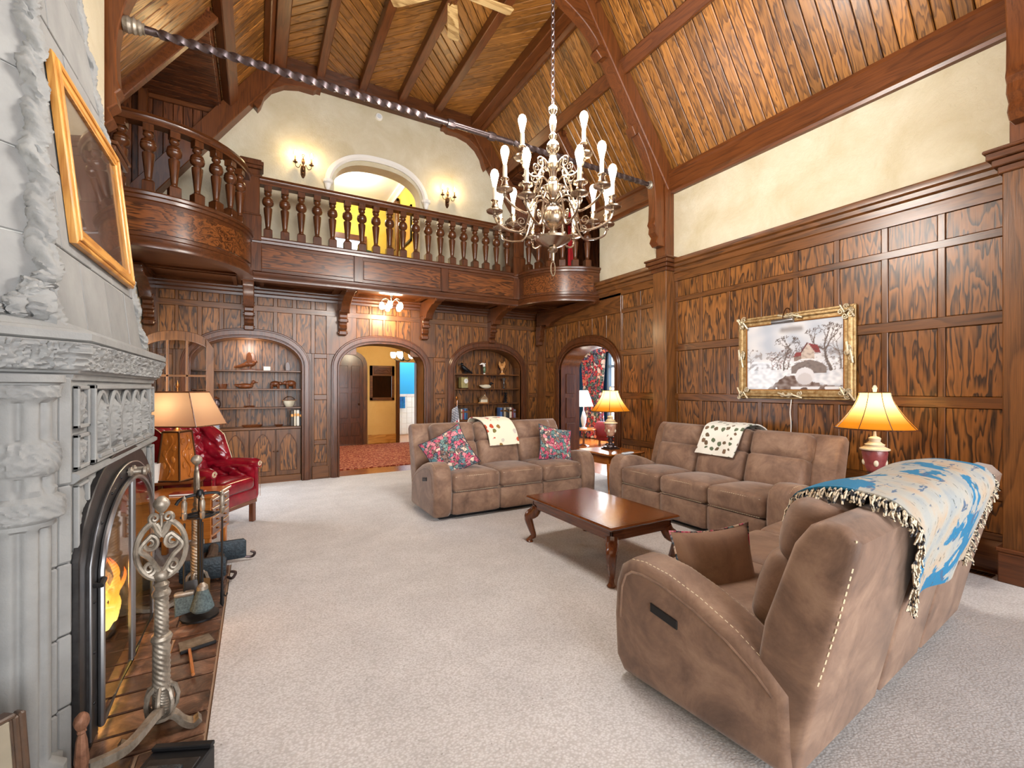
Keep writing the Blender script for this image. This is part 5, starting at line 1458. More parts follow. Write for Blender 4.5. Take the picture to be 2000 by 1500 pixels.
def b_cottage(t, mat):
    m = MB(); m.box(-.07, .07, -.04, .04, .015, .075, .004); obj('walls', m, mat, t, 0)
    m = MB(); m.prism([(-.085, .07), (.085, .07), (.03, .14), (-.02, .14)], lambda u, v, n: (u, n, v), -.05, .05, .006, True); obj('roof', m, 'wicker', t, 0)
    m = MB(); m.box(.02, .035, -.01, .01, .12, .16, .003); obj('chimney', m, mat, t, 0)
    m = MB(); m.lathe([(.001, 0), (.11, 0), (.10, .018), (.001, .02)], 16); m.fn(lambda x, y, z: (x, y*.6, z)); obj('base', m, 'carvedgold', t)
def b_stick(t, mat):
    m = MB(); m.lathe([(.001, 0), (.05, 0), (.045, .015), (.02, .025), (.03, .045), (.018, .065), (.035, .09), (.016, .115), (.03, .14), (.016, .165), (.034, .19), (.038, .20), (.001, .2)], 14); obj('stem', m, mat, t)
small('raven_figurine', 'black raven figurine at left of top right-bookcase shelf', 'figurine', 3.36, TOPS[0], b_crow, 'black')
small('pelican_figurine', 'white and green pelican figurine on the top right-bookcase shelf', 'figurine', 3.76, TOPS[0], b_pelican, 'white')
small('eagle_figurine', 'golden wooden eagle figurine with raised wings at right of top shelf', 'figurine', 4.14, TOPS[0], b_owl, 'carvedgold')
small('mantel_clock', 'small gold box clock with white dial on second shelf', 'clock', 3.33, TOPS[1], b_clock, plain('gold_case', rgb(206, 186, 120), .3, .5), rz=.25)
small('loon_decoy', 'black headed loon decoy with pale body on second shelf', 'decoy', 3.80, TOPS[1], lambda t, mt: b_duck(t, 'ceramic', 'black'), None)
small('silver_goblet', 'tall silver goblet at right of second right-bookcase shelf', 'goblet', 4.18, TOPS[1], b_goblet, 'steel')
small('model_cottage', 'tan model cottage on the third right-bookcase shelf', 'ornament', 3.74, TOPS[2], b_cottage, 'ceramic')
small('candlestick', 'black turned candlestick at right of third right-bookcase shelf', 'candlestick', 4.22, TOPS[2], b_stick, 'black')
for i, (x, w, h, c, l) in enumerate(((3.26, .03, .19, (190, 180, 160), 'cream book leftmost behind the flag'), (3.295, .03, .18, (150, 60, 70), 'red book second from left behind the flag'), (3.33, .03, .2, (60, 110, 160), 'blue book beside the red book behind the flag'), (3.365, .03, .2, (40, 70, 110), 'dark blue book rightmost behind the flag'),
        (4.08, .04, .20, (70, 100, 150), 'blue book leftmost in the right-hand book row'), (4.122, .03, .2, (50, 50, 60), 'charcoal book second in the right-hand book row'), (4.16, .035, .2, (180, 160, 130), 'tan book third in the right-hand book row'), (4.2, .035, .19, (60, 60, 56), 'dark grey book fourth in the right-hand book row'), (4.24, .035, .17, (40, 36, 36), 'black book fifth in the right-hand book row'), (4.285, .045, .2, (216, 200, 180), 'thick cream book in the right-hand book row'), (4.33, .03, .19, (120, 50, 50), 'maroon book near the end of the right-hand row'), (4.375, .045, .16, (110, 100, 120), 'short violet book at the end of the right-hand row'))):
    book(x, BY+.14, TOPS[3], w, h, .15, c, l, 0, 'books in the right bookcase')
# flag on a stick
fg = thing('flag', 'small american flag on a gold tipped stick behind the far sofa', 'flag', (3.03, 7.34, .05))
m = MB(); m.tube([(0, 0, .0), (.02, 0, 1.14)], .008, 8); obj('stick', m, 'honeyZ', fg)
m = MB(); m.lathe([(.001, 0), (.02, .01), (.03, .04), (.012, .07), (.001, .09)], 10, (.02, 0, 1.13)); obj('finial', m, 'brass', fg)
m = MB(); m.lathe([(.001, 0), (.13, 0), (.12, .03), (.02, .05), (.02, .2), (.001, .2)], 16); obj('stand', m, 'carved', fg)
cols = []; NU, NV = 40, 27
def flagf(a, b):
    # hangs down beside the stick, folded
    top = Vector((.015, -.012, 1.08-.55*b)); fold = .5*a
    x = top.x-.10*a-.14*b*a+.10*b*(1-a)*.4; z = top.z-.16*a+.0*b
    return (x+.02*sin(8*a+3*b), -.015-.05*sin(7*a)*a, z)
m = MB(); m.grid(flagf, NU, NV)
for j in range(NV):
    for i in range(NU):
        a, b = i/(NU-1), j/(NV-1)
        if b < .54 and a < .95 and b < .5:
            st = (int(a*14)+int(b*26)) % 2 == 0 and (a*14) % 1 > .35
            cols.append(rgb(230, 228, 226) if st else rgb(24, 40, 74))
        else: cols.append(rgb(170, 26, 44) if int(a*9+b*2) % 2 == 0 else rgb(232, 228, 224))
obj('cloth', m, 'print', fg, 60, cols=cols)

# glazed arched door standing open in front of the left bookcase
gd = thing('glazed_door', 'arched oak door with glass panes standing open beside the left bookcase', 'door', (-1.28, 7.22, 0))
def FGD(u, v, n): return (u, -n, v)
dw = .79
def gtop(u, drop=0): return 1.93+.21*(1-(abs(u-dw/2)/(dw/2))**2.3)**.6-drop
up = [dw*i/16 for i in range(17)]
outer = [(0, .02)]+[(u, gtop(u)) for u in up]+[(dw, .02)]
st = .085
innerp = [(st, .30)]+[(st+(dw-2*st)*i/12, gtop(st+(dw-2*st)*i/12, .12)) for i in range(13)]+[(dw-st, .30)]
m = MB(); m.prism(outer+[outer[0]][:0], FGD, 0, .04) if False else None
ring = outer+innerp[::-1]
for poly, nm in (([(0, .02), (st, .02), (st, gtop(st)), (0, gtop(0))], 'stile'), ([(dw-st, .02), (dw, .02), (dw, gtop(dw)), (dw-st, gtop(dw-st))], 'stile'), ([(st, .02), (dw-st, .02), (dw-st, .30), (st, .30)], 'bottom_rail'),
                 ([(u, gtop(u)) for u in up if st-.001 <= u <= dw-st+.001][::-1]+[(st+(dw-2*st)*i/12, gtop(st+(dw-2*st)*i/12, .12)) for i in range(13)], 'top_rail')):
    m = MB(); m.prism(poly, FGD, 0, .042, .004, True); obj(nm, m, 'oakZ', gd, 0)
for u in (st+(dw-2*st)/3, st+2*(dw-2*st)/3):
    m = MB(); m.fbox(FGD, u-.014, u+.014, .30, gtop(u, .11), .008, .034, .004); obj('muntin', m, 'oakZ', gd, 0)
for z in (.72, 1.14, 1.56):
    m = MB(); m.fbox(FGD, st, dw-st, z-.014, z+.014, .008, .034, .004); obj('muntin', m, 'oakX', gd, 0)
for i in range(3):
    a = st+(dw-2*st)*i/3; b = st+(dw-2*st)*(i+1)/3
    for z0, z1 in ((.30, .72), (.72, 1.14), (1.14, 1.56), (1.56, None)):
        poly = [(a, z0), (b, z0)]+([(b, z1), (a, z1)] if z1 else [(b-(b-a)*j/6, gtop(b-(b-a)*j/6, .115)) for j in range(7)])
        m = MB(); m.prism(poly, FGD, .018, .022); obj('pane', m, 'glass', gd, 0)

# ------------------------------------------------------------ hall beyond the middle arch
HY = 11.7
m = MB(); m.box(.2, 4.6, BY+.02, 13.6, -.06, 0); hf = struct('floor_hall', m, 'honeyX', smooth=0)
m = MB(); m.box(.2, 3.2, HY, HY+.15, 0, 2.7); m.box(3.2, 3.78, HY, HY+.15, 2.08, 2.7); m.box(3.78, 4.6, HY, HY+.15, 0, 2.7)
wh = struct('wall_hall', m, 'yellow', smooth=0)
m = MB(); m.box(.1, .2, BY+.34, HY, 0, 2.7); m.box(4.3, 4.4, BY+.34, HY, 0, 2.7); struct('wall_hall_side', m, 'yellow', smooth=0)
m = MB(); m.box(.1, 4.6, BY+.3, 13.6, 2.7, 2.8); struct('ceiling_hall', m, 'white', smooth=0)
m = MB(); m.box(2.45, 3.2, HY-.03, HY, 0, .22, .005); struct('baseboard_hall', m, 'goldoakX', smooth=0)
m = MB(); m.box(.8, 3.5, 8.15, 11.45, 0, .012, .004); tag(obj('hall_rug', m, 'rug', None, 0), 'red patterned rug on the hall floor beyond the doorway', 'rug')
# arched panel door in the hall
hd = thing('panel_door', 'dark six-panel arched oak door at the end of the hall', 'door', (1.72, HY-.02, 0))
def FHD(u, v, n): return (u, -n, v)
dw2 = .62
def dtop(u): return 1.98+.26*(1-max(0, (u-.25)/(dw2-.25))**2.2)**.6 if u > .25 else 2.24
m = MB(); m.prism([(-.3, .0)]+[(-.3, 2.24)]+[(u, dtop(u)) for u in [.25+(dw2-.25)*i/10 for i in range(11)]]+[(dw2, 0)], FHD, .0, .03); obj('leaf', m, 'railZ', hd, 0)
for x0, x1 in ((.04, .24), (.32, .52)):
    for z0, z1 in ((1.40, 1.95), (.66, 1.28), (.22, .54)):
        m = MB(); m.fbox(FHD, x0, x1, z0, z1, .03, .042, .012); obj('panel', m, 'railZ', hd, 0)
m = MB(); pts = [(-.3, 0, 2.27)]+[(u+.02, 0, dtop(u)+.03) for u in [.25+(dw2-.25)*i/10 for i in range(11)]]+[(dw2+.03, 0, 1.9), (dw2+.03, 0, 0)]
m.sweep([(-.05, 0), (.05, 0), (.05, .06), (-.05, .06)], [(a, -.01, c) for a, b, c in pts], up=(0, -1, 0)); obj('casing', m, 'oakZ', hd)
m = MB(); m.sphere((.50, -.06, 1.0), .028, 10, 8); obj('knob', m, 'darkbrass', hd)
# mirror
mi = thing('wall_mirror', 'oak framed mirror with carved header on the yellow hall wall', 'mirror', (2.80, HY, 1.09))
m = MB()
for a, b, c, d in ((-.31, .31, 0, .07), (-.31, .31, .62, .88), (-.31, -.24, 0, .88), (.24, .31, 0, .88)): m.box(a, b, -.04, 0, c, d, .006)
obj('frame', m, 'oakX', mi, 0)
m = MB(); m.box(-.22, .22, -.05, -.03, .67, .83, .01); m.tube(smoothpath([(-.16, -.055, .73), (-.1, -.055, .78), (0, -.055, .74), (.1, -.055, .78), (.16, -.055, .73)], 5), .012, 6); obj('carved_header', m, 'railX', mi)
m = MB(); m.box(-.24, .24, -.015, -.01, .07, .62); obj('mirror_glass', m, plain('mirror', rgb(150, 158, 160), .03, 1), mi, 0)
# bathroom beyond
m = MB(); m.box(2.9, 5.2, 13.4, 13.5, 1.2, 2.7); struct('wall_bathroom', m, 'blue', smooth=0)
m = MB(); m.box(2.9, 5.2, 13.41, 13.5, 0, 1.2); bt = struct('wall_bathroom_tile', m, 'white', smooth=0)
for i in range(8):
    for j in range(7):
        m = MB(); m.box(3.3+.16*i+.003, 3.3+.16*i+.157, 13.395, 13.41, .02+.16*j+.003, .02+.16*j+.157, .003); obj('tile', m, 'wtile', bt, 0)
m = MB(); m.box(3.3, 4.6, 13.385, 13.41, 1.14, 1.22, .004); obj('border_tile', m, mottled('patterned_tile', rgb(190, 180, 190), rgb(226, 226, 220), 30, .3, 0), bt, 0)
for x in (3.2, 3.74):
    m = MB(); m.box(x-.05, x+.05, HY-.04, HY+.15, 0, 2.12, .006); struct('trim_4', m, 'oakZ', smooth=0)
tw = thing('hand_towel', 'blue hand towel hanging on the bathroom tile', 'towel', (3.72, 13.33, .80))
m = MB(); m.grid(lambda a, b: ((a-.5)*.3, -.01-.015*abs(sin(a*9)), .34*b), 20, 6); m.grid(lambda a, b: ((a-.5)*.3, .008, .34*b), 20, 6); obj('cloth', m, mottled('blue_towel', rgb(20, 70, 140), rgb(30, 120, 180), 12, .9, .4), tw)
m = MB(); m.tube([(-.2, 0, .345), (.2, 0, .345)], .008, 8); obj('bar', m, 'steel', tw)
point_light('bathroom_lamp', (3.9, 12.7, 2.4), 22, (1, .98, .95), .1)
# hall chandelier
hc = thing('hall_pendant', 'small iron hall chandelier with frosted glass cups', 'chandelier', (2.92, 10.2, 2.06))
m = MB(); m.lathe([(.001, -.05), (.02, -.03), (.035, 0), (.02, .03), (.01, .05), (.008, .62), (.05, .63), (.05, .64), (.001, .64)], 12); obj('stem', m, 'black', hc)
for k in range(5):
    a = 2*pi*k/5+.3; c_, s_ = cos(a), sin(a)
    m = MB(); m.tube(smoothpath([(0, 0, 0), (.12*c_, .12*s_, -.04), (.22*c_, .22*s_, .02)], 5), .008, 6); ar_ = obj('arm', m, 'black', hc)
    m = MB(); m.lathe([(.02, .02), (.05, .04), (.065, .10), (.06, .15), (.05, .15), (.001, .06)], 14, (.22*c_, .22*s_, 0)); obj('glass_cup', m, 'globe', ar_)
point_light('hall_lamp', (2.3, 9.8, 2.3), 40, (1, .85, .6), .1)

# semi-flush lamp under the balcony
cl = thing('ceiling_lamp', 'lit brass ceiling lamp with five glass globes under the balcony', 'ceiling lamp', (1.85, 7.10, 2.88))
m = MB(); m.lathe([(.001, 0), (.07, 0), (.065, -.02), (.03, -.03), (.018, -.05), (.02, -.10), (.03, -.12), (.018, -.15), (.001, -.16)], 16); obj('canopy', m, 'pewter', cl)
for k in range(5):
    a = 2*pi*k/5+.5; c_, s_ = cos(a), sin(a)
    m = MB(); m.tube(smoothpath([(.02*c_, .02*s_, -.12), (.08*c_, .08*s_, -.08), (.14*c_, .14*s_, -.10), (.15*c_, .15*s_, -.14)], 5), .007, 6); ar_ = obj('arm', m, 'pewter', cl)
    m = MB(); m.lathe([(.001, -.26), (.03, -.25), (.043, -.21), (.035, -.17), (.022, -.145), (.001, -.14)], 14, (.15*c_, .15*s_, 0)); obj('globe', m, 'globe', ar_)
point_light('ceiling_lamp_glow', (1.85, 7.1, 2.60), 42, (1, .74, .42), .12)

# ------------------------------------------------------------ landing room above
m = MB(); m.box(.4, 3.2, BY+.25, 10.6, 3.1, 3.28); struct('floor_landing', m, 'honeyX', smooth=0)
m = MB(); m.box(.4, 2.75, 10.3, 10.4, 3.28, 5.7); struct('wall_landing', m, 'goldwall', smooth=0)
m = MB(); m.box(2.62, 2.72, BY+.25, 10.3, 3.28, 5.7); struct('wall_landing_side', m, 'goldwall', smooth=0)
m = MB(); m.box(.4, .5, BY+.25, 10.3, 3.28, 5.7); struct('wall_landing_far', m, 'goldwall', smooth=0)
m = MB(); m.box(.4, 2.75, BY+.25, 10.4, 5.55, 5.7); struct('ceiling_landing', m, 'white', smooth=0)
m = MB(); m.sweep([(0, 0), (.03, 0), (.05, .05), (.10, .08), (.10, .12), (0, .12)], [(2.62, 10.3, 5.43), (2.62, BY+.25, 5.43)]); m.sweep([(0, 0), (.03, 0), (.05, .05), (.10, .08), (.10, .12), (0, .12)], [(.5, 10.3, 5.43), (2.62, 10.3, 5.43)]); struct('trim_5', m, 'white')
lw = struct('window_4', MB().box(1.40, 2.12, 10.24, 10.3, 4.62, 4.74, .006).box(1.40, 1.47, 10.24, 10.3, 3.9, 4.62, .006).box(2.05, 2.12, 10.24, 10.3, 3.9, 4.62, .006), 'beamX', smooth=0)
m = MB(); m.box(1.47, 2.05, 10.285, 10.295, 3.9, 4.62); obj('pane', m, emit('daylit_pane', (.75, .88, 1, 1), 1.1), lw, 0)
ld = thing('landing_door', 'panelled oak door in the yellow landing wall', 'door', (2.595, 9.8, 3.28))
m = MB(); m.box(-.03, 0, -.35, .35, 0, 2.0, .004); obj('leaf', m, 'oakZ', ld, 0)
for y0 in (-.28, .04):
    for z0, z1 in ((.2, .9), (1.05, 1.85)):
        m = MB(); m.box(-.04, -.028, y0, y0+.24, z0, z1, .008); obj('panel', m, 'panelZ', ld, 0)
m = MB(); m.box(-.05, 0, -.43, -.36, 0, 2.08, .005); m.box(-.05, 0, .36, .43, 0, 2.08, .005); m.box(-.05, 0, -.43, .43, 2.01, 2.08, .005); obj('casing', m, 'beamZ', ld, 0)
lpic = thing('landing_picture', 'framed picture on the yellow landing wall above the balusters', 'picture', (2.62, 8.8, 4.25))
m = MB()
for a, b, c, d in ((-.25, .25, 0, .05), (-.25, .25, .65, .70), (-.25, -.20, 0, .7), (.20, .25, 0, .7)): m.box(-.03, 0, a, b, c, d, .005)
obj('frame', m, 'black', lpic, 0)
m = MB(); m.box(-.012, -.008, -.2, .2, .05, .65); obj('print', m, 'goldoakZ', lpic, 0)
gc = thing('green_chair', 'dark green upholstered chair on the landing seen between balusters', 'chair', (2.15, 9.75, 3.28), radians(20))
m = MB(); m.rbox((0, 0, .36), (.5, .5, .14), .05, 6); obj('seat', m, mottled('green_cloth', rgb(34, 54, 40), rgb(50, 74, 56), 9, .9, .2), gc)
m = MB(); m.rbox((0, .23, .72), (.48, .1, .72), .05, 6); obj('backrest', m, bpy.data.materials['green_cloth'], gc)
for x in (-.2, .2):
    for y in (-.2, .2):
        m = MB(); m.tube([(x, y, .3), (x, y, 0)], [.025, .016], 8); obj('leg', m, 'beamZ', gc)
point_light('landing_lamp', (1.5, 9.1, 5.2), 45, (1, .95, .85), .15)
# red cloth hanging in the right recess
rc = thing('red_drape', 'narrow red cloth hanging in the right balcony recess', 'drape', (4.85, 6.45, 3.28))
m = MB(); m.grid(lambda a, b: (.02*sin(a*14), (a-.5)*.22, 1.25*b), 16, 6); m.grid(lambda a, b: (.012+.02*sin(a*14), (a-.5)*.22, 1.25*b), 16, 6); obj('cloth', m, plain('red_cloth', rgb(180, 20, 30), .8), rc)
m = MB(); m.tube([(0, -.2, 1.26), (0, .2, 1.26)], .012, 8); obj('rod', m, 'black', rc)

# ------------------------------------------------------------ parlour beyond the right doorway
m = MB(); m.box(RX, 8.5, 4.4, 10.8, -.06, 0); struct('floor_parlour', m, 'honeyX', smooth=0)
m = MB(); m.box(8.3, 8.4, 4.4, 8.2, 0, 2.8); m.box(8.3, 8.4, 9.35, 10.8, 0, 2.8); m.box(8.3, 8.4, 8.2, 9.35, 0, .35); m.box(8.3, 8.4, 8.2, 9.35, 2.4, 2.8); struct('wall_parlour', m, 'deepblue', smooth=0)
m = MB(); m.box(RX+.4, 8.5, 10.6, 10.7, 0, 2.8); m.box(RX+.4, 8.5, 4.3, 4.4, 0, 2.8); struct('wall_parlour_end', m, 'deepblue', smooth=0)
m = MB(); m.box(RX+.4, 8.5, 4.3, 10.8, 2.8, 2.9); struct('ceiling_parlour', m, 'white', smooth=0)
m = MB()
for y in (8.2, 8.72, 9.29): m.box(8.24, 8.34, y, y+.07, .35, 2.4, .006)
for z in (.35, 1.95, 2.34): m.box(8.24, 8.34, 8.2, 9.35, z, z+.07, .006)
for y in (8.47, 9.02): m.box(8.28, 8.31, y, y+.03, .4, 2.36)
for z in (.9, 1.42): m.box(8.28, 8.31, 8.2, 9.35, z, z+.025)
pw = struct('window_5', m, 'teal', smooth=0)
m = MB(); m.box(8.32, 8.325, 8.2, 9.35, .35, 2.4); obj('pane', m, 'glass', pw, 0)
cu = thing('curtain', 'long red floral curtain hanging beside the parlour window', 'curtain', (8.12, 9.8, 0))
m = MB(); m.grid(lambda a, b: (.05*sin(a*44)*(1-.3*b), (a-.5)*(1.05*(.72+.28*abs(b*2-.9))), .02+2.42*b), 90, 12); obj('cloth', m, 'curtain', cu, 60)
m = MB(); m.tube([(-.02, -1.9, 2.42), (-.02, .6, 2.42)], .018, 8); obj('rod', m, plain('violet_rod', rgb(70, 60, 120), .4), cu)
m = MB(); m.grid(lambda a, b: (-.05+.03*sin(a*40), (a-.5)*1.5-.1, 2.36+.32*b), 60, 4); obj('valance', m, 'curtain', cu, 60)
def floor_lampish():
    t = thing('parlour_lamp', 'white shaded table lamp on a side table in the parlour', 'lamp', (6.92, 8.70, .42))
    m = MB(); m.lathe([(.001, 0), (.08, 0), (.075, .02), (.03, .04), (.06, .15), (.07, .25), (.03, .40), (.012, .44), (.012, .56), (.001, .56)], 16); obj('base', m, plain('blue_white_china', rgb(190, 204, 220), .2), t)
    m = MB(); m.grid(lambda a, b: ((.235-.13*b)*cos(2*pi*a), (.235-.13*b)*sin(2*pi*a), .54+.38*b), 24, 2, True); obj('shade', m, 'whiteshade', t)
    point_light('parlour_lamp_bulb', (6.92, 8.70, 1.12), 12, (1, .9, .75), .05)
floor_lampish()
pt = thing('parlour_table', 'small round side table under the white parlour lamp', 'table', (6.92, 8.70, 0))
m = MB(); m.lathe([(.001, .39), (.30, .39), (.31, .405), (.30, .42), (.001, .42)], 24); obj('top', m, 'honeyX', pt)
m = MB(); m.lathe([(.14, 0), (.12, .02), (.03, .05), (.02, .2), (.035, .3), (.02, .39)], 14); obj('pedestal', m, 'cherryZ', pt)
rcx = thing('red_armchair', 'dark red armchair in the parlour beyond the doorway', 'armchair', (7.72, 8.45, 0), radians(200))
m = MB(); m.rbox((0, 0, .26), (.75, .7, .3), .06, 6); obj('seat', m, mottled('dark_red_cloth', rgb(96, 20, 34), rgb(124, 30, 44), 8, .8, .2), rcx)
m = MB(); m.rbox((0, .3, .52), (.75, .18, .6), .08, 6); obj('backrest', m, bpy.data.materials['dark_red_cloth'], rcx)
for s in (-1, 1):
    m = MB(); m.rbox((s*.36, 0, .4), (.15, .7, .38), .07, 6); obj('arm', m, bpy.data.materials['dark_red_cloth'], rcx)
for x in (-.3, .3):
    for y in (-.28, .28):
        m = MB(); m.tube([(x, y, .14), (x, y, 0)], .025, 8); obj('leg', m, 'cherryZ', rcx)

# ------------------------------------------------------------ sofas
ARM = [(.05, .035), (.0, .10), (-.012, .30), (.0, .46), (.03, .545), (.09, .59), (.17, .60), (.30, .585), (.45, .54), (.60, .475), (.72, .40), (.80, .33), (.81, .06), (.78, .035)]
SHELL = [(.66, .30), (.70, .55), (.80, .86), (.85, .935), (.90, .965), (.96, .955), (1.0, .91), (.985, .83), (.885, .40), (.815, .06), (.74, .06)]
def FX_(u, v, n): return (n, u, v)
def dash(m, pts, L=.012, gap=.009, r=.0022):
    P = [Vector(p) for p in pts]; tot = 0
    for a, b in zip(P, P[1:]):
        d = (b-a).length; n = max(1, int(d/(L+gap)))
        for i in range(n):
            p = a+(b-a)*(i/n); q = a+(b-a)*((i+.58)/n); m.tube([p, q], r, 4)
def make_sofa():
    t = thing('reclining_sofa', '', 'sofa', group='matching brown suede sofas')
    m = MB(); m.box(-.88, .88, .06, .78, .05, .30, .01); obj('base', m, 'suede', t, 0)
    m = MB(); m.box(-.98, .98, .10, .72, .0, .06); obj('plinth', m, 'black', t, 0)
    for s in (-1, 1):
        x0, x1 = (.865, 1.075) if s == 1 else (-1.075, -.865)
        m = MB(); m.rprism(ARM, FX_, x0, x1, .045, 4); a = obj('arm', m, 'suede', t, 50)
        xo = 1.0755 if s == 1 else -1.0755
        ins = inset(ARM, .055)[2:12]
        m = MB(); m.tube([(xo-s*.001, u, v) for u, v in ins], .006, 6); obj('piping', m, 'suede', a)
        m = MB()
        for e in (x0+.028, x1-.028): dash(m, [(e, u, v+.0035) for u, v in inset(ARM, .008)[3:12]])
        obj('stitching', m, 'stitch', a, 35, 'stuff')
        m = MB(); m.box(xo-s*.002, xo+s*.006, .22, .36, .385, .425, .003); m.fn(lambda x, y, z: (x, y, z-.18*(y-.29))); pn = obj('control_panel', m, 'black', a, 0)
        for k, y in enumerate((.255, .285, .31)):
            m = MB(); m.lathe([(.001, 0), (.010, 0), (.009, .004), (.001, .005)], 12, (xo+s*.005, y, .407-.18*(y-.29)), m=Matrix.Rotation(s*pi/2, 4, 'Y')); obj('button', m, 'iron', pn)
    xs = [-.865, -.288, .288, .865]
    for i in range(3):
        a, b = xs[i]+.003, xs[i+1]-.003; w = b-a; c = (a+b)/2
        m = MB(); m.rbox((c, .05, .165), (w, .10, .24), .03, 6); obj('footrest_panel', m, 'suede', t, 50)
        def seatd(x, y, z, w=w):
            if z > 0: z += .030*(1-(2*x/w)**2)*(1-(2*y/.66)**2)
            return (x, y, z+.02*(y/.33)*-.5)
        m = MB(); m.rbox((c, .33, .375), (w, .68, .20), .055, 10, seatd); st = obj('seat_cushion', m, 'suede', t, 50)
        m = MB(); dash(m, [(a+.03, .0, .452), (c, -.004, .458), (b-.03, .0, .452)]); dash(m, [(a+.03, -.008, .30), (b-.03, -.008, .30)]); obj('stitching', m, 'stitch', st, 35, 'stuff')
        tilt = radians(17)
        def backd(x, y, z, w=w, h=.30):
            if y < 0: y -= .035*(1-(2*x/w)**4)*max(0, 1-(2*z/h)**2)
            return (x, y*cos(tilt)+z*sin(tilt), z*cos(tilt)-y*sin(tilt))
        bc = bpy.data.objects.new('back_cushion', None); COL.objects.link(bc); bc.parent = t
        m = MB(); m.rbox((c, .675, .575), (w, .20, .34), .06, 10, lambda x, y, z: backd(x, y, z, h=.34)); obj('lumbar_pad', m, 'suede', bc, 60)
        m = MB(); m.rbox((c, .765, .83), (w, .19, .28), .07, 10, lambda x, y, z: backd(x, y, z, h=.28)); obj('head_pad', m, 'suede', bc, 60)
        m = MB(); dash(m, [(c+.0, .563, .46), (c+.006, .54, .52), (c+.004, .585, .66)]); obj('stitching', m, 'stitch', bc, 35, 'stuff')
    sx = [-1.06, -.29, .29, 1.06]
    for i in range(3):
        a, b = sx[i]+.004, sx[i+1]-.004
        m = MB(); m.rprism(SHELL, FX_, a, b, .03, 3); sh = obj('back_shell', m, 'suede', t, 50)
        if i != 1:
            e = a+.0 if i == 0 else b-.0; s = -1 if i == 0 else 1
            m = MB(); dash(m, [(e-s*.012, u, v) for u, v in [(.985, .92), (.975, .83), (.93, .62), (.88, .42), (.835, .26)]], .016, .010, .0032); obj('stitching', m, 'stitch', sh, 35, 'stuff')
    return t
s1 = make_sofa(); s1.location = (2.675, 4.47, 0); s1['label'] = 'brown suede three-seat recliner sofa with two floral pillows facing the camera'
s2 = dup(s1, (3.72, 3.125, 0), -pi/2, 'brown suede three-seat recliner sofa along the right panelled wall')
s3 = dup(s1, (2.595, 1.775, 0), pi+radians(5), 'brown suede recliner sofa seen from behind, nearest the camera')

def pillow(name, label, loc, rot, size, thick, front, back, trim=None, group=None):
    t = thing(name, label, 'pillow', loc, 0, group); t.rotation_euler = rot
    def side(s):
        def f(a, b):
            u, v = a*2-1, b*2-1
            e = (max(0, 1-u**2)**.45)*(max(0, 1-v**2)**.45)
            pin = 1-.10*(1-abs(u)**2)*abs(v)**3-.0; pin2 = 1-.10*(1-abs(v)**2)*abs(u)**3
            return (u*size/2*pin2, s*thick/2*e, v*size/2*pin)
        return f
    m = MB(); m.grid(side(-1), 16, 16); obj('front_cover', m, front, t, 60)
    m = MB(); m.grid(side(1), 16, 16); obj('back_cover', m, back, t, 60)
    n = 16; edge = []
    f = side(1)
    for i in range(n): edge.append(f(i/n, 0))
    for i in range(n): edge.append(f(1, i/n))
    for i in range(n): edge.append(f(1-i/n, 1))
    for i in range(n): edge.append(f(0, 1-i/n))
    m = MB(); m.tube(edge, .005, 5, closed=True); obj('welt', m, trim or back, t)
    return t
M['navy'] = plain('navy_piping', rgb(40, 50, 66), .8)
pillow('throw_pillow', 'floral tapestry pillow tilted at the left end of the far sofa', (1.90, 4.80, .665), (radians(-24), radians(-28), radians(-16)), .52, .15, 'floral', 'floral', 'navy', 'floral pillows')
pillow('throw_pillow', 'floral tapestry pillow at the right end of the far sofa', (3.36, 4.80, .675), (radians(-26), radians(12), radians(-10)), .48, .15, 'floral', 'floral', 'navy', 'floral pillows')
pillow('throw_pillow', 'brown satin pillow with tapestry edge inside the nearest sofa', (1.93, 1.41, .515), (radians(12), radians(3), radians(160)), .42, .15, 'floral', 'taupe', 'floral')

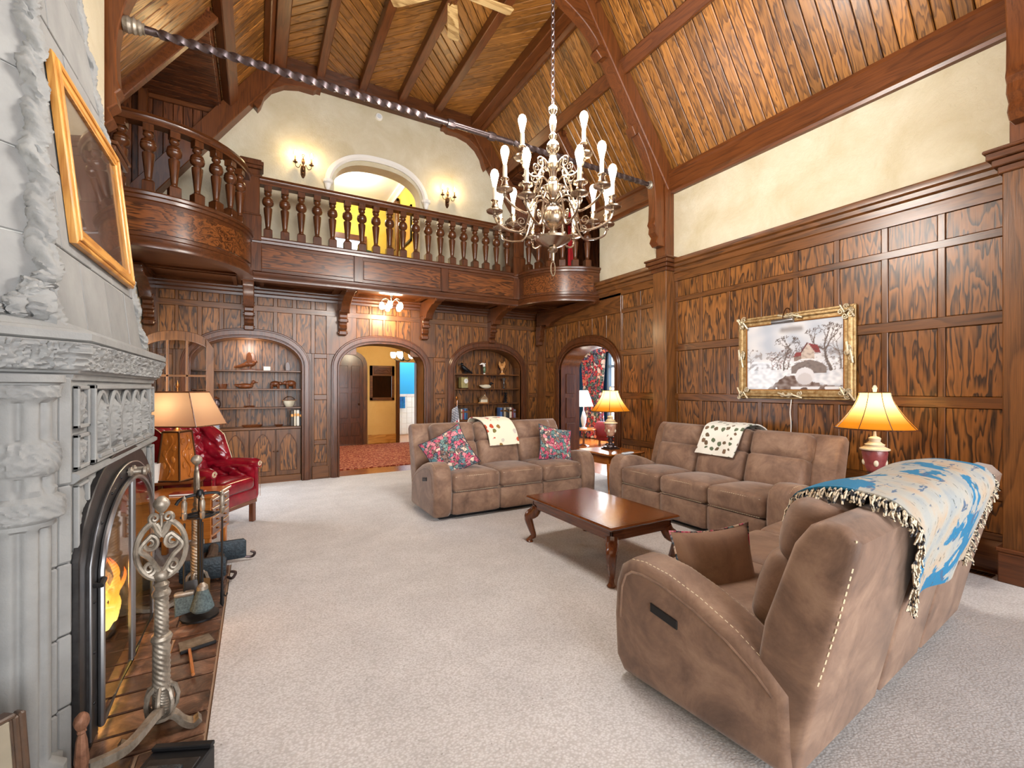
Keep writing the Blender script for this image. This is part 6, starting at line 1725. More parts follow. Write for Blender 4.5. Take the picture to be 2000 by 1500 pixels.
def drape(name, label, sofa, path, x0, x1, mat, skew=0, nx=24, wav=.012, th=.012, fringe=False, cat='blanket', cut=0):
    t = thing(name, label, cat, sofa.location, sofa.rotation_euler.z)
    P = smoothpath([(0, a, b) for a, b in path], 6); n = len(P)
    def f(off):
        def g(a, b):
            i = min(n-1, int(b*(n-1)+.5)); p = P[i]
            q0, q1 = P[max(0, i-1)], P[min(n-1, i+1)]; tn = (q1-q0).normalized()
            nn = Vector((0, -tn.z, tn.y))
            w = wav*sin(a*9+b*3)*abs(b-.45)*1.6+off
            xl = x0-cut*max(0, b-.5)
            return (xl+(x1-xl)*a+skew*(b-.5)+.015*sin(b*8), p.y+nn.y*w, p.z+nn.z*w)
        return g
    m = MB(); m.grid(f(0), nx, n); m.grid(f(th), nx, n)
    nxn = nx*n
    fs = []
    for i in range(nx-1): fs += [(i, i+1, nxn+i+1, nxn+i), ((n-1)*nx+i, (n-1)*nx+i+1, nxn+(n-1)*nx+i+1, nxn+(n-1)*nx+i)]
    for j in range(n-1): fs += [(j*nx, (j+1)*nx, nxn+(j+1)*nx, nxn+j*nx), (j*nx+nx-1, (j+1)*nx+nx-1, nxn+(j+1)*nx+nx-1, nxn+j*nx+nx-1)]
    m.add([], []); m.f += fs
    obj('cloth', m, mat, t, 60)
    if fringe:
        m = MB(); g = f(th*.5); rnd = random.Random(3)
        def strand(p, d):
            L = rnd.uniform(.05, .085); q = Vector(p)
            pts = [q]
            for k in range(3):
                d2 = Vector(d)*(1-.25*k)+Vector((rnd.uniform(-.4, .4), rnd.uniform(-.4, .4), -.35*(k+1)))
                q = q+d2.normalized()*L/3; pts.append(q)
            m.tube(pts, .0035, 4)
        for k in range(150):
            b = k/149
            p = g(0, b); strand(p, (-1 if x1 > x0 else 1, .15, 0)); p = g(1, b); strand(p, (1 if x1 > x0 else -1, .15, 0))
        fr = obj('fringe', m, 'fringe', t, 60); fr['kind'] = 'stuff'
    return t
t_ = NT('black_cream_fringe'); t_.col(t_.ramp(t_.noise(t_.coords(rnd=False), 60, 2), [(.42, rgb(40, 40, 46)), (.52, rgb(214, 200, 176))])); t_.set(rough=.9); M['fringe'] = t_.m
DP = [(.555, .68), (.595, .80), (.635, .90), (.71, .985), (.86, 1.01), (.95, .995), (1.02, .93), (1.0, .80)]
drape('fleece_throw', 'cream fleece throw with autumn leaf print over the far sofa back', s1, DP, -.21, .21, 'leafthrow', -.12)
drape('fleece_throw', 'white fleece throw with pinecone print over the right sofa back', s2, DP, -.22, .24, 'conethrow', .10)
BPth = [(.64, .88), (.69, .965), (.80, 1.005), (.90, 1.005), (.99, .985), (1.03, .92), (1.01, .82), (.97, .68), (.945, .57), (.925, .50)]
drape('woven_throw', 'fringed tan and blue woven throw over the back of the nearest sofa', s3, BPth, .72, -.58, 'mapthrow', 0, 40, .02, .012, True, cut=.95)

# ------------------------------------------------------------ coffee table and end tables
def cabriole(h, out, s=1.):
    path = [(0, 0, h), (.2*out, .2*out, h-.05), (.75*out, .75*out, h*.70), (.55*out, .55*out, h*.42), (.30*out, .30*out, h*.18), (.42*out, .42*out, .05), (.62*out, .62*out, .022), (.66*out, .66*out, .0)]
    P = smoothpath(path, 4); n = len(P)
    def r(t):
        k = [(0, .040), (.15, .042), (.3, .034), (.55, .021), (.75, .016), (.85, .018), (.93, .030), (1, .026)]
        for (a, ra), (b, rb) in zip(k, k[1:]):
            if t <= b: return (ra+(rb-ra)*(t-a)/(b-a))*s
        return .02
    m = MB(); m.tube(P, r, 10); return m
def cab_table(name, label, loc, rz, w, d, h, mat, cat, drawer=False, group=None, apron=.075, s=1., out=.075):
    t = thing(name, label, cat, loc, rz, group)
    m = MB(); m.sweep([(-.02, h-.028), (0, h-.028), (.006, h-.02), (.010, h-.012), (.004, h-.004), (0, h), (-.02, h)], [(-w/2, -d/2, 0), (w/2, -d/2, 0), (w/2, d/2, 0), (-w/2, d/2, 0)], closed=True)
    tp = obj('top_edge', m, mat+'X', t)
    m = MB(); m.box(-w/2+.015, w/2-.015, -d/2+.015, d/2-.015, h-.026, h, .002); obj('top', m, mat+('Y' if d > w else 'X'), t, 0)
    a = .035; z0 = h-.028-apron
    for x0, x1, y0, y1, ax in ((-w/2+a, w/2-a, -d/2+a, -d/2+a+.02, 'X'), (-w/2+a, w/2-a, d/2-a-.02, d/2-a, 'X'), (-w/2+a, -w/2+a+.02, -d/2+a, d/2-a, 'Y'), (w/2-a-.02, w/2-a, -d/2+a, d/2-a, 'Y')):
        m = MB(); m.box(x0, x1, y0, y1, z0, h-.028, .004); obj('apron', m, mat+ax, t, 0)
    for sx in (-1, 1):
        for sy in (-1, 1):
            m = cabriole(z0+.02, out, s)
            m.fn(lambda x, y, z: (sx*(w/2-a-.03+x*.85), sy*(d/2-a-.03+y*.85), z)); lg = obj('leg', m, mat+'Z', t)
            m = MB(); m.rbox((sx*(w/2-a-.02), sy*(d/2-a-.02), z0+.0), (.06, .06, .05), .02, 4); obj('knee', m, mat+'Z', lg)
    if drawer:
        m = MB(); m.box(-w/2+.09, w/2-.09, -d/2+a-.012, -d/2+a+.01, z0+.012, h-.04, .005); dr = obj('drawer', m, mat+'X', t, 0)
        m = MB(); m.sphere((0, -d/2+a-.022, (z0+h)/2-.01), .013, 10, 8); obj('knob', m, 'brass', dr)
    return t
cab_table('coffee_table', 'dark cherry coffee table with curved cabriole legs on the carpet', (2.50, 2.97, 0), 0, .68, 1.12, .42, 'cherry', 'coffee table', apron=.085, s=1.35, out=.09)
et = cab_table('end_table', 'cherry end table with drawer in the corner between the two far sofas', (4.28, 4.80, 0), 0, .62, .66, .54, 'honey', 'end table', True, 'end tables', apron=.12)
et2 = dup(et, (4.36, 1.66, 0), -pi/2, 'cherry end table at the near end of the right wall sofa')

def urn_lamp(label, loc, urn, watt):
    t = thing('urn_lamp', label, 'lamp', loc, 0, 'amber shaded urn lamps')
    m = MB(); m.box(-.095, .095, -.095, .095, 0, .018, .005); m.box(-.075, .075, -.075, .075, .018, .036, .006); obj('plinth', m, 'iron', t, 0)
    m = MB(); m.lathe([(.06, .036), (.055, .055), (.028, .07), (.026, .095), (.044, .11), (.046, .125), (.03, .135), (.03, .15), (.05, .165), (.052, .175), (.03, .18)], 20); obj('pedestal', m, 'iron', t)
    m = MB(); m.lathe([(.035, .178), (.05, .19), (.062, .22), (.078, .30), (.084, .34), (.08, .355), (.001, .36)], 20, rmod=lambda a, z: 1+.03*sin(4*a)); u = obj('urn', m, urn, t)
    for k in range(4):
        a = pi/2*k+.5; m = MB(); m.sphere((.066*cos(a), .066*sin(a), .26), .022, 10, 8, (.8, .8, 1.3)); obj('medallion', m, 'ceramic', u)
    m = MB(); m.lathe([(.075, .355), (.10, .362), (.10, .372), (.08, .38), (.06, .395), (.068, .405), (.05, .415), (.036, .43), (.042, .455), (.03, .465), (.012, .47), (.008, .52), (.001, .52)], 20); obj('neck', m, 'ceramic', t)
    hgt, z0 = .29, .535
    def sh(a, b):
        r = .105+.165*(1-b)**1.55
        w = 2*pi*a; r *= 1-.02*abs(sin(4*w))
        return (r*cos(w), r*sin(w), b*hgt)
    m = MB(); m.grid(sh, 64, 14, True); s = obj('shade', m, 'amber', t, 60); s.location = (0, 0, z0)
    m = MB()
    for k in range(8):
        w = 2*pi*(k+.5)/8*1.0+pi/8*0
        w = pi/4*k
        m.tube([Vector(sh(w/(2*pi), b/8))*1.01 for b in range(9)], .003, 4)
    r0, r1 = sh(0, 0)[0], sh(0, 1)[0]
    m.tube([(r0*cos(2*pi*k/48), r0*sin(2*pi*k/48), 0) for k in range(48)], .006, 5, closed=True); m.tube([(r1*cos(2*pi*k/32), r1*sin(2*pi*k/32), hgt) for k in range(32)], .004, 5, closed=True)
    rib = obj('shade_trim', m, 'dboardZ', t); rib.location = (0, 0, z0)
    m = MB(); m.lathe([(.004, .82), (.012, .83), (.014, .845), (.018, .86), (.010, .88), (.001, .885)], 10); m.tube([(0, 0, .5), (0, 0, .83)], .003, 6)
    for k in range(3):
        a = 2*pi*k/3; m.tube([(0, 0, .822), (.10*cos(a), .10*sin(a), .822)], .002, 4)
    obj('finial', m, 'ceramic', t)
    m = MB(); m.sphere((0, 0, .66), .03, 10, 8); obj('bulb', m, 'bulb', t)
    point_light('urn_lamp_bulb', (loc[0], loc[1], loc[2]+.70), watt, (1, .8, .5), .045)
urn_lamp('amber shaded urn lamp with floral urn on the corner end table', (4.36, 4.88, .54), mottled('floral_urn', rgb(140, 60, 56), rgb(200, 170, 140), 14, .3, .1), 5)
urn_lamp('amber shaded urn lamp with red urn beside the painting', (4.36, 1.74, .54), 'redurn', 5)

def slab_gadget(name, label, cat, loc, rz, size, mat, keys=0):
    t = thing(name, label, cat, loc, rz)
    m = MB(); m.rbox((0, 0, size[2]/2), size, min(size)*.4, 4); obj('case', m, mat, t)
    for i in range(keys):
        m = MB(); m.box(-size[0]*.38+size[0]*.76*i/keys, -size[0]*.38+size[0]*.76*(i+.6)/keys, -size[1]*.25, size[1]*.25, size[2]-.001, size[2]+.002, .001); obj('button', m, 'teal', t, 0)
slab_gadget('remote_control', 'pale grey remote control on the far arm of the right sofa', 'remote', (3.93, 4.09, .602), radians(10), (.19, .05, .02), 'remote', 6)
slab_gadget('coaster', 'small cream tile coaster on the near end table', 'coaster', (4.22, 1.90, .54), radians(8), (.12, .12, .016), 'ceramic', 0)

# ------------------------------------------------------------ corner by the fireplace
ch = thing('drawer_chest', 'small honey cherry chest of shallow drawers on legs beside the fireplace', 'chest', (-.50, 4.53, 0), radians(-16))
w2, d2 = .25, .19
m = MB(); m.box(-w2-.015, w2+.015, -d2-.015, d2+.015, .53, .55, .005); obj('top', m, 'honeyX', ch, 0)
m = MB(); m.box(-w2, w2, -d2, d2, .21, .53, .004); obj('carcass', m, 'honeyX', ch, 0)
for k in range(4):
    m = MB(); m.box(w2-.002, w2+.008, -d2+.015, d2-.015, .235+.072*k, .297+.072*k, .004); dr = obj('drawer', m, 'cherryY', ch, 0)
    for y in (-.08, .08):
        m = MB(); m.sphere((w2+.014, y, .266+.072*k), .008, 8, 6); obj('knob', m, 'brass', dr)
for x in (-w2+.03, w2-.03):
    for y in (-d2+.03, d2-.03):
        m = MB(); m.box(x-.02, x+.02, y-.02, y+.02, 0, .21, .004); obj('leg', m, 'honeyZ', ch, 0)
rb_ = thing('leather_pad', 'red leather bound pad lying on the chest top', 'pad', (-.46, 4.42, .55), radians(-12))
m = MB(); m.box(-.13, .10, -.05, .05, 0, .018, .004); obj('cover', m, 'leather', rb_, 0)
m = MB(); m.box(-.125, .095, -.053, .045, .004, .014); obj('pages', m, 'white', rb_, 0)
stb = thing('lamp_table', 'small dark table under the linen shaded lamp', 'table', (-.60, 4.88, 0), radians(-10))
m = MB(); m.box(-.19, .19, -.12, .12, .575, .60, .005); obj('top', m, 'cherryX', stb, 0)
for x in (-.15, .15):
    for y in (-.09, .09):
        m = MB(); m.box(x-.018, x+.018, y-.018, y+.018, 0, .575, .003); obj('leg', m, 'cherryZ', stb, 0)
wc = thing('white_cup', 'tall white paper cup standing left of the lamp base', 'cup', (-.755, 4.84, .60))
m = MB(); m.lathe([(.001, 0), (.032, 0), (.045, .155), (.047, .16), (.043, .16), (.03, .01), (.001, .01)], 18); obj('cup', m, 'white', wc)
lt = thing('linen_lamp', 'table lamp with rectangular linen shade and carved leaf base', 'lamp', (-.60, 4.88, .60), radians(-32))
def frus(m, a0, b0, z0, a1, b1, z1):
    m.add([(-a0, -b0, z0), (a0, -b0, z0), (a0, b0, z0), (-a0, b0, z0), (-a1, -b1, z1), (a1, -b1, z1), (a1, b1, z1), (-a1, b1, z1)], [(0, 1, 5, 4), (1, 2, 6, 5), (2, 3, 7, 6), (3, 0, 4, 7), (0, 3, 2, 1), (4, 5, 6, 7)])
m = MB(); frus(m, .105, .105, 0, .072, .072, .42); obj('base', m, 'honeyZ', lt, 0)
m = MB()
for s0 in (-1, 1):
    for s1_ in (-1, 1): m.tube([(s0*.106, s1_*.106, 0), (s0*.073, s1_*.073, .42)], .008, 6)
m.box(-.115, .115, -.115, .115, -.0, .012, .004); m.box(-.08, .08, -.08, .08, .415, .43, .004); obj('edge_trim', m, 'darkbrass', lt, 0)
for k in range(4):
    Rm = Matrix.Rotation(pi/2*k, 4, 'Z'); m = MB()
    vine = [(.03*sin(b*9), -.107+.033*b-.004, .03+.36*b) for b in [i/20 for i in range(21)]]
    m.tube(vine, .007, 6)
    for j in range(6):
        b = .1+.14*j; s = -1 if j % 2 else 1
        m.sphere((s*.038, -.107+.033*b-.003, .03+.36*b+.02), .02, 10, 6, (1.1, .3, 1.5))
    m.mat(Rm); obj('carved_vine', m, 'honeyZ', lt)
m = MB(); m.lathe([(.03, .43), (.02, .445), (.008, .455), (.008, .80), (.012, .805), (.016, .83), (.006, .85), (.001, .87)], 12); obj('stem', m, 'brass', lt)
def shade4(a, b):
    q = a*4; k = int(q) % 4; f = q-int(q)
    X0, Y0 = .315-.115*b, .19-.07*b
    cs = [(-X0, -Y0), (X0, -Y0), (X0, Y0), (-X0, Y0)]
    p, q2 = cs[k], cs[(k+1) % 4]
    return (p[0]+(q2[0]-p[0])*f, p[1]+(q2[1]-p[1])*f, .29*b)
m = MB(); m.grid(shade4, 48, 2, True); s = obj('shade', m, 'linen', lt, 30); s.location = (0, 0, .475)
m = MB()
for b in (0, 1): m.tube([shade4(k/4, b) for k in range(4)], .006, 5, closed=True)
for k in range(4): m.tube([shade4(k/4, 0), shade4(k/4, 1)], .004, 5)
s = obj('shade_trim', m, 'dboardX', lt); s.location = (0, 0, .475)
point_light('linen_lamp_bulb', (-.60, 4.88, 1.20), 3.4, (1, .8, .55), .05)

# tufted red leather wing chair
wchr = thing('wing_chair', 'tufted oxblood leather wing chair behind the linen lamp', 'armchair', (-.40, 5.40, 0), 0)
wchr.rotation_euler = (0, 0, radians(55.6))
# local: front = -Y, x = width
def tuft(u, v):
    """diamond button tufting: folds along the diagonals, a deep dimple at every crossing"""
    a, b = u+v, u-v
    da, db = abs(a-round(a)), abs(b-round(b))
    return 1-.38*max(math.exp(-(da/.11)**2), math.exp(-(db/.11)**2))-.55*math.exp(-(da*da+db*db)/.035)
m = MB(); m.rbox((0, .02, .30), (.66, .62, .16), .03, 6); obj('seat_frame', m, 'leather', wchr)
m = MB(); m.rbox((0, -.04, .42), (.48, .56, .14), .05, 10, lambda x, y, z: (x, y, z+(.02*(1-(x/.24)**2)*(1-(y/.28)**2) if z > 0 else 0))); obj('seat_cushion', m, 'leather', wchr)
def backf(front):
    def f(a, b):
        x = (a-.5)*.56; z = .40+.66*b
        z += .05*(1-(2*a-1)**2)*b
        y = .24+.16*b
        if front:
            e = min(1, 8*min(a, 1-a), 8*min(b, 1-b))
            y -= .03+.06*tuft(a*3, b*3.5)*e
        else: y += .06
        return (x, y, z)
    return f
m = MB(); m.grid(backf(True), 64, 64); m.grid(backf(False), 64, 64)
n = 64*64; fs = []
for i in range(63): fs += [(i, i+1, n+i+1, n+i), (63*64+i, 63*64+i+1, n+63*64+i+1, n+63*64+i), (i*64, i*64+64, n+i*64+64, n+i*64), (i*64+63, i*64+127, n+i*64+127, n+i*64+63)]
m.f += fs; bk = obj('backrest', m, 'leather', wchr, 70)
for i in range(-8, 9):
    for j in range(-8, 9):
        a, b = (i+j)/6, (i-j)/7
        if not (.1 < a < .9 and .08 < b < .93): continue
        q = backf(True)(a, b); m = MB(); m.sphere((q[0], q[1]-.004, q[2]), .010, 8, 6); obj('button', m, 'leather', bk)
for s in (-1, 1):
    def wing(a, b, s=s):
        y = .34-.32*a+.10*b; z = .62+.44*b*(1-.35*a**2)
        x = s*(.27+.05*a)
        return Vector((x, y, z))
    m = MB()
    m.grid(lambda a, b: wing(a, b)+Vector((-s*(.02+.03*tuft(a*1.5, b*2)*min(1, 6*min(a, 1-a), 6*min(b, 1-b))), 0, 0)), 24, 24); m.grid(lambda a, b: wing(a, b)+Vector((s*.03, 0, 0)), 24, 24)
    n = 576; fs = []
    for i in range(23): fs += [(i, i+1, n+i+1, n+i), (23*24+i, 23*24+i+1, n+23*24+i+1, n+23*24+i), (i*24, i*24+24, n+i*24+24, n+i*24), (i*24+23, i*24+47, n+i*24+47, n+i*24+23)]
    m.f += fs; wg = obj('wing', m, 'leather', wchr, 60)
    m = MB(); pts = [wing(i/10, 1)+Vector((s*.031, 0, 0)) for i in range(11)]+[wing(1, 1-i/6)+Vector((s*.031, 0, 0)) for i in range(1, 7)]; m.tube(pts, .005, 5); obj('nail_trim', m, 'stitch', wg)
    # arm: upholstered side with rolled top
    m = MB(); m.rbox((s*.31, -.0, .42), (.07, .58, .36), .03, 6); ar_ = obj('arm', m, 'leather', wchr)
    m = MB(); m.lathe([(.001, -.30), (.05, -.298), (.058, -.29)]+[(.058*(1+.05*abs(sin(k*1.1))), -.29+.05*k) for k in range(1, 12)]+[(.04, .30), (.001, .30)], 18, (s*.325, .0, .60), m=Matrix.Rotation(pi/2, 4, 'X')); obj('rolled_top', m, 'leather', ar_)
    m = MB(); m.grid(lambda a, b: (s*(.275-.035*tuft(a*2.5, b*1.5)*min(1, 6*min(a, 1-a), 6*min(b, 1-b))), -.28+.5*a, .44+.17*b), 40, 22); obj('arm_pad', m, 'leather', ar_, 70)
    m = MB(); m.tube([(s*.325+.03*cos(a)*(1-a/16), -.302, .60+.03*sin(a)*(1-a/16)) for a in [k*.5 for k in range(24)]], .004, 5); obj('nail_trim', m, 'stitch', ar_)
    m = MB()
    for k in range(20): m.sphere((s*.345, -.292, .26+.016*k), .005, 6, 4)
    nt = obj('nail_heads', m, 'brass', ar_); nt['kind'] = 'stuff'
for x in (-.28, .28):
    for y in (-.25, .27):
        m = MB(); m.box(x-.025, x+.025, y-.025, y+.025, 0, .24, .005); obj('leg', m, 'cherryZ', wchr, 0)
m = MB(); m.box(-.30, .30, -.29, -.27, .20, .24, .004); obj('front_rail', m, 'cherryX', wchr, 0)

# floor vent by the right wall
fv = thing('floor_vent', 'bronze floor vent grille in the carpet by the right wall', 'vent', (4.76, 1.32, 0))
m = MB(); m.box(-.05, .05, -.16, .16, 0, .006, .002); obj('plate', m, 'darkbrass', fv, 0)
for k in range(14):
    m = MB(); m.box(-.04, .04, -.147+.0213*k, -.137+.0213*k, .005, .008); obj('slot', m, 'black', fv, 0)

# ------------------------------------------------------------ main chandelier
CHX, CHY = 1.84, 2.66
chd = thing('chandelier', 'large three tier brass chandelier with lit edison bulbs', 'chandelier', (CHX, CHY, 0))
m = MB(); m.lathe([(.001, 2.30), (.012, 2.305), (.014, 2.36), (.03, 2.37), (.038, 2.385), (.03, 2.39), (.03, 2.40), (.07, 2.415), (.125, 2.45), (.13, 2.465), (.115, 2.47), (.05, 2.475), (.025, 2.485), (.03, 2.50), (.034, 2.51), (.02, 2.525), (.03, 2.535)]
    + [(.084*sin(a), 2.615-.084*cos(a)) for a in [pi*(.15+.7*i/10) for i in range(11)]]
    + [(.03, 2.70), (.022, 2.72), (.035, 2.735), (.03, 2.75), (.045, 2.77), (.062, 2.80), (.064, 2.83), (.045, 2.855), (.03, 2.87), (.035, 2.885), (.024, 2.90), (.026, 2.935), (.042, 2.95), (.05, 2.965), (.055, 2.985), (.042, 2.99), (.036, 3.0), (.03, 3.03), (.024, 3.05), (.03, 3.06), (.02, 3.07)]
    + [(.046*sin(a), 3.115-.048*cos(a)) for a in [pi*(.15+.7*i/8) for i in range(9)]]
    + [(.018, 3.165), (.022, 3.175), (.03, 3.195), (.018, 3.21), (.012, 3.22), (.02, 3.26), (.026, 3.30), (.02, 3.33), (.012, 3.345), (.018, 3.355), (.03, 3.375), (.028, 3.40), (.012, 3.415), (.001, 3.42)], 28)
obj('stem', m, 'pewter', chd)
m = MB(); m.tube([(.018*cos(a), 0, 2.25+.05*sin(a)) for a in [2*pi*i/20 for i in range(20)]], .005, 6, closed=True); obj('pull_ring', m, 'pewter', chd)
z = 3.44; k = 0
while z < 6.05:
    m = MB(); m.tube([((.013*cos(a) if k % 2 else 0), (0 if k % 2 else .013*cos(a)), z+.026*sin(a)) for a in [2*pi*i/10 for i in range(10)]], .0045, 5, closed=True); obj('chain_link', m, 'iron', chd)
    z += .042; k += 1
m = MB(); m.lathe([(.001, 6.03), (.03, 6.03), (.055, 6.055), (.06, 6.07), (.001, 6.07)], 16); obj('ceiling_hook', m, 'iron', chd)
def bulb_mesh(x, y, z):
    m = MB(); m.lathe([(.010, 0), (.012, .012), (.020, .05), (.028, .085), (.029, .10), (.022, .12), (.010, .13), (.001, .132)], 12, (x, y, z)); return m
def arm(a, R, zc, zd, zr, scroll):
    """arm at angle a: leaves the stem at zr, dips, ends under a drip pan at radius R, height zd"""
    c_, s_ = cos(a), sin(a)
    def P(r, z): return (r*c_, r*s_, z)
    dip = zd-.11 if scroll == 0 else zd-.09
    m = MB(); path = smoothpath([P(.03, zr), P(.10, zr+.035), P(R*.36, zr-.02), P(R*.50, dip+.02), P(R*.72, dip), P(R*.94, dip+.035), P(R, zd-.02)], 6)
    m.tube(path, .0075, 7); ar_ = obj('arm', m, 'pewter', chd)
    m = MB(); m.tube([P(R*.40+x, zr+.0+y) for x, y in spiral((0, 0), .045, .008, pi, -1.6, 26)], .005, 6); obj('scroll', m, 'pewter', ar_)
    m = MB(); m.tube([P(R*.55+x, dip+.07+y) for x, y in spiral((0, 0), .034, .006, -pi/2, 1.5, 22)], .004, 6); obj('scroll', m, 'pewter', ar_)
    m = MB(); m.lathe([(.008, -.035), (.014, -.025), (.008, -.015), (.012, -.005), (.055, .004), (.058, .012), (.03, .012), (.014, .018), (.014, .03), (.024, .038), (.018, .05), (.018, .07), (.028, .08), (.024, .085), (.001, .085)], 18, P(R, zd)); obj('drip_pan', m, 'pewter', ar_)
    m = MB(); m.lathe([(.014, .08), (.014, .17), (.001, .17)], 12, P(R, zd)); obj('candle_sleeve', m, 'candle', ar_)
    obj('bulb', bulb_mesh(*P(R, zd+.165)), 'bulb', ar_)
base = radians(-124.7)      # towards the near end of the room
for k in range(8): arm(base+radians(22.5)+pi/4*k, .43, 0, 2.60, 2.72, 0)
for k in range(4): arm(base+radians(45)+pi/2*k, .44, 0, 2.68, 2.84, 1)
for k in range(4): arm(base+radians(45)+pi/2*k, .29, 0, 2.94, 2.97, 1)
point_light('chandelier_glow', (CHX, CHY, 3.42), 300, (1, .95, .88), .42)

# ------------------------------------------------------------ wall sconces on the gable
def sconce(x, label):
    t = thing('wall_sconce', label, 'sconce', (x, BY, 4.72), 0, 'gable sconces'); t.scale = (.72, .8, .8)
    m = MB(); m.prism([(-.05, -.02), (-.045, -.10), (-.02, -.15), (0, -.16), (.02, -.15), (.045, -.10), (.05, -.02), (.045, .04), (-.045, .04)], lambda u, v, n: (u, -n, v), 0, .02, .005); obj('back_plate', m, 'darkbrass', t, 30)
    m = MB(); m.lathe([(.001, -.13), (.012, -.12), (.02, -.10), (.01, -.08), (.035, -.05), (.045, -.02), (.045, .02), (.02, .04), (.012, .06), (.03, .09), (.03, .15), (.02, .17), (.008, .18), (.012, .20), (.001, .21)], 14, (0, -.05, .02)); obj('body', m, 'darkbrass', t)
    m = MB(); m.tube([(.022*cos(a), -.05, .255+.022*sin(a)) for a in [2*pi*i/14 for i in range(14)]], .005, 6, closed=True); obj('ring', m, 'darkbrass', t)
    for s in (-1, 1):
        m = MB(); m.tube(smoothpath([(s*.02, -.05, .02), (s*.05, -.07, .07), (s*.07, -.08, .02), (s*.10, -.09, -.01), (s*.145, -.10, .01), (s*.155, -.10, .07)], 5), .007, 7); ar_ = obj('arm', m, 'darkbrass', t)
        m = MB(); m.lathe([(.006, -.01), (.045, .005), (.048, .012), (.014, .014), (.016, .04), (.024, .048), (.014, .05), (.001, .05)], 14, (s*.155, -.10, .07)); obj('drip_pan', m, 'darkbrass', ar_)
        m = MB(); m.lathe([(.011, .045), (.011, .13), (.001, .13)], 10, (s*.155, -.10, .07)); obj('candle_sleeve', m, 'darkbrass', ar_)
        m = MB(); m.lathe([(.008, .125), (.018, .15), (.02, .17), (.012, .205), (.004, .235), (.001, .24)], 10, (s*.155, -.10, .07)); obj('flame_bulb', m, 'flamebulb', ar_)
        point_light('sconce_bulb', (x+s*.11, BY-.13, 4.90), 3.2, (1, .72, .36), .03)
sconce(.62, 'lit two candle brass sconce left of the landing arch')
sconce(2.95, 'lit two candle brass sconce right of the landing arch')
sd = thing('smoke_detector', 'round white smoke detector high on the gable plaster', 'detector', (1.758, BY, 5.86))
m = MB(); m.lathe([(.001, 0), (.06, 0), (.06, .015), (.05, .03), (.001, .035)], 24, m=Matrix.Rotation(pi/2, 4, 'X')); obj('case', m, 'white', sd)
m = MB(); m.lathe([(.02, .03), (.035, .03), (.035, .038), (.02, .038)], 18, m=Matrix.Rotation(pi/2, 4, 'X')); obj('grille', m, 'remote', sd)

# ------------------------------------------------------------ snow landscape in a gilt frame on the right wall
pw_ = thing('landscape_painting', 'snowy cottage landscape painting in an ornate gilt frame on the right wall', 'painting', (RX-.03, 0, 0))
A0, A1, B0, B1 = 2.075, 3.24, 1.285, 2.185
def FPW(u, v, n): return (-n, u, v)
fw = .095
def quad_bars():
    o = [(A0, B0), (A1, B0), (A1, B1), (A0, B1)]; i = [(A0+fw, B0+fw), (A1-fw, B0+fw), (A1-fw, B1-fw), (A0+fw, B1-fw)]
    return [(o[k], o[(k+1) % 4], i[(k+1) % 4], i[k]) for k in range(4)]
for q in quad_bars():
    m = MB(); m.prism(list(q), FPW, 0, .025, .004)
    mid = [tuple(Vector(q[0])*.8+Vector(q[3])*.2), tuple(Vector(q[1])*.8+Vector(q[2])*.2), tuple(Vector(q[1])*.35+Vector(q[2])*.65), tuple(Vector(q[0])*.35+Vector(q[3])*.65)]
    m.prism(mid, FPW, .02, .045, .012)
    obj('frame_bar', m, 'gilt', pw_, 0)
m = MB()
for a, b in (((A0+fw, B0+fw), (A1-fw, B0+fw)), ((A1-fw, B0+fw), (A1-fw, B1-fw)), ((A1-fw, B1-fw), (A0+fw, B1-fw)), ((A0+fw, B1-fw), (A0+fw, B0+fw))):
    m.tube([FPW(a[0], a[1], .02), FPW(b[0], b[1], .02)], .008, 6)
obj('inner_bead', m, 'brass', pw_)
M['giltlight'] = mottled('pale_gilt', rgb(170, 150, 116), rgb(214, 204, 180), 30, .4, .2, metal=.5)
def ornament(cu, cv, su, sv, seed, nm):
    m = MB(); rnd = random.Random(seed)
    for k in range(5):
        u = cu+su*rnd.uniform(-.9, .9); v = cv+sv*rnd.uniform(-.9, .9); r = rnd.uniform(.018, .03)
        m.tube([FPW(u+x, v+y, .045) for x, y in spiral((0, 0), r, .005, rnd.uniform(0, 6), rnd.choice((-1.4, 1.4)), 16)], .006, 6)
    m.tube([FPW(cu-su, cv-sv, .045), FPW(cu-su*.3, cv+sv*.2, .055), FPW(cu+su*.3, cv-sv*.2, .055), FPW(cu+su, cv+sv, .045)], .010, 7)
    o = obj(nm, m, 'giltlight', pw_); o['kind'] = 'stuff'
for i, (u, v) in enumerate(((A0+.06, B0+.06), (A1-.06, B0+.06), (A1-.06, B1-.06), (A0+.06, B1-.06))): ornament(u, v, .06, .06, i, 'corner_ornament')
for i, (u, v, a, b) in enumerate((((A0+A1)/2, B0+.04, .12, .025), ((A0+A1)/2, B1-.04, .12, .025), (A0+.04, (B0+B1)/2, .025, .10), (A1-.04, (B0+B1)/2, .025, .10))): ornament(u, v, a, b, 10+i, 'side_ornament')
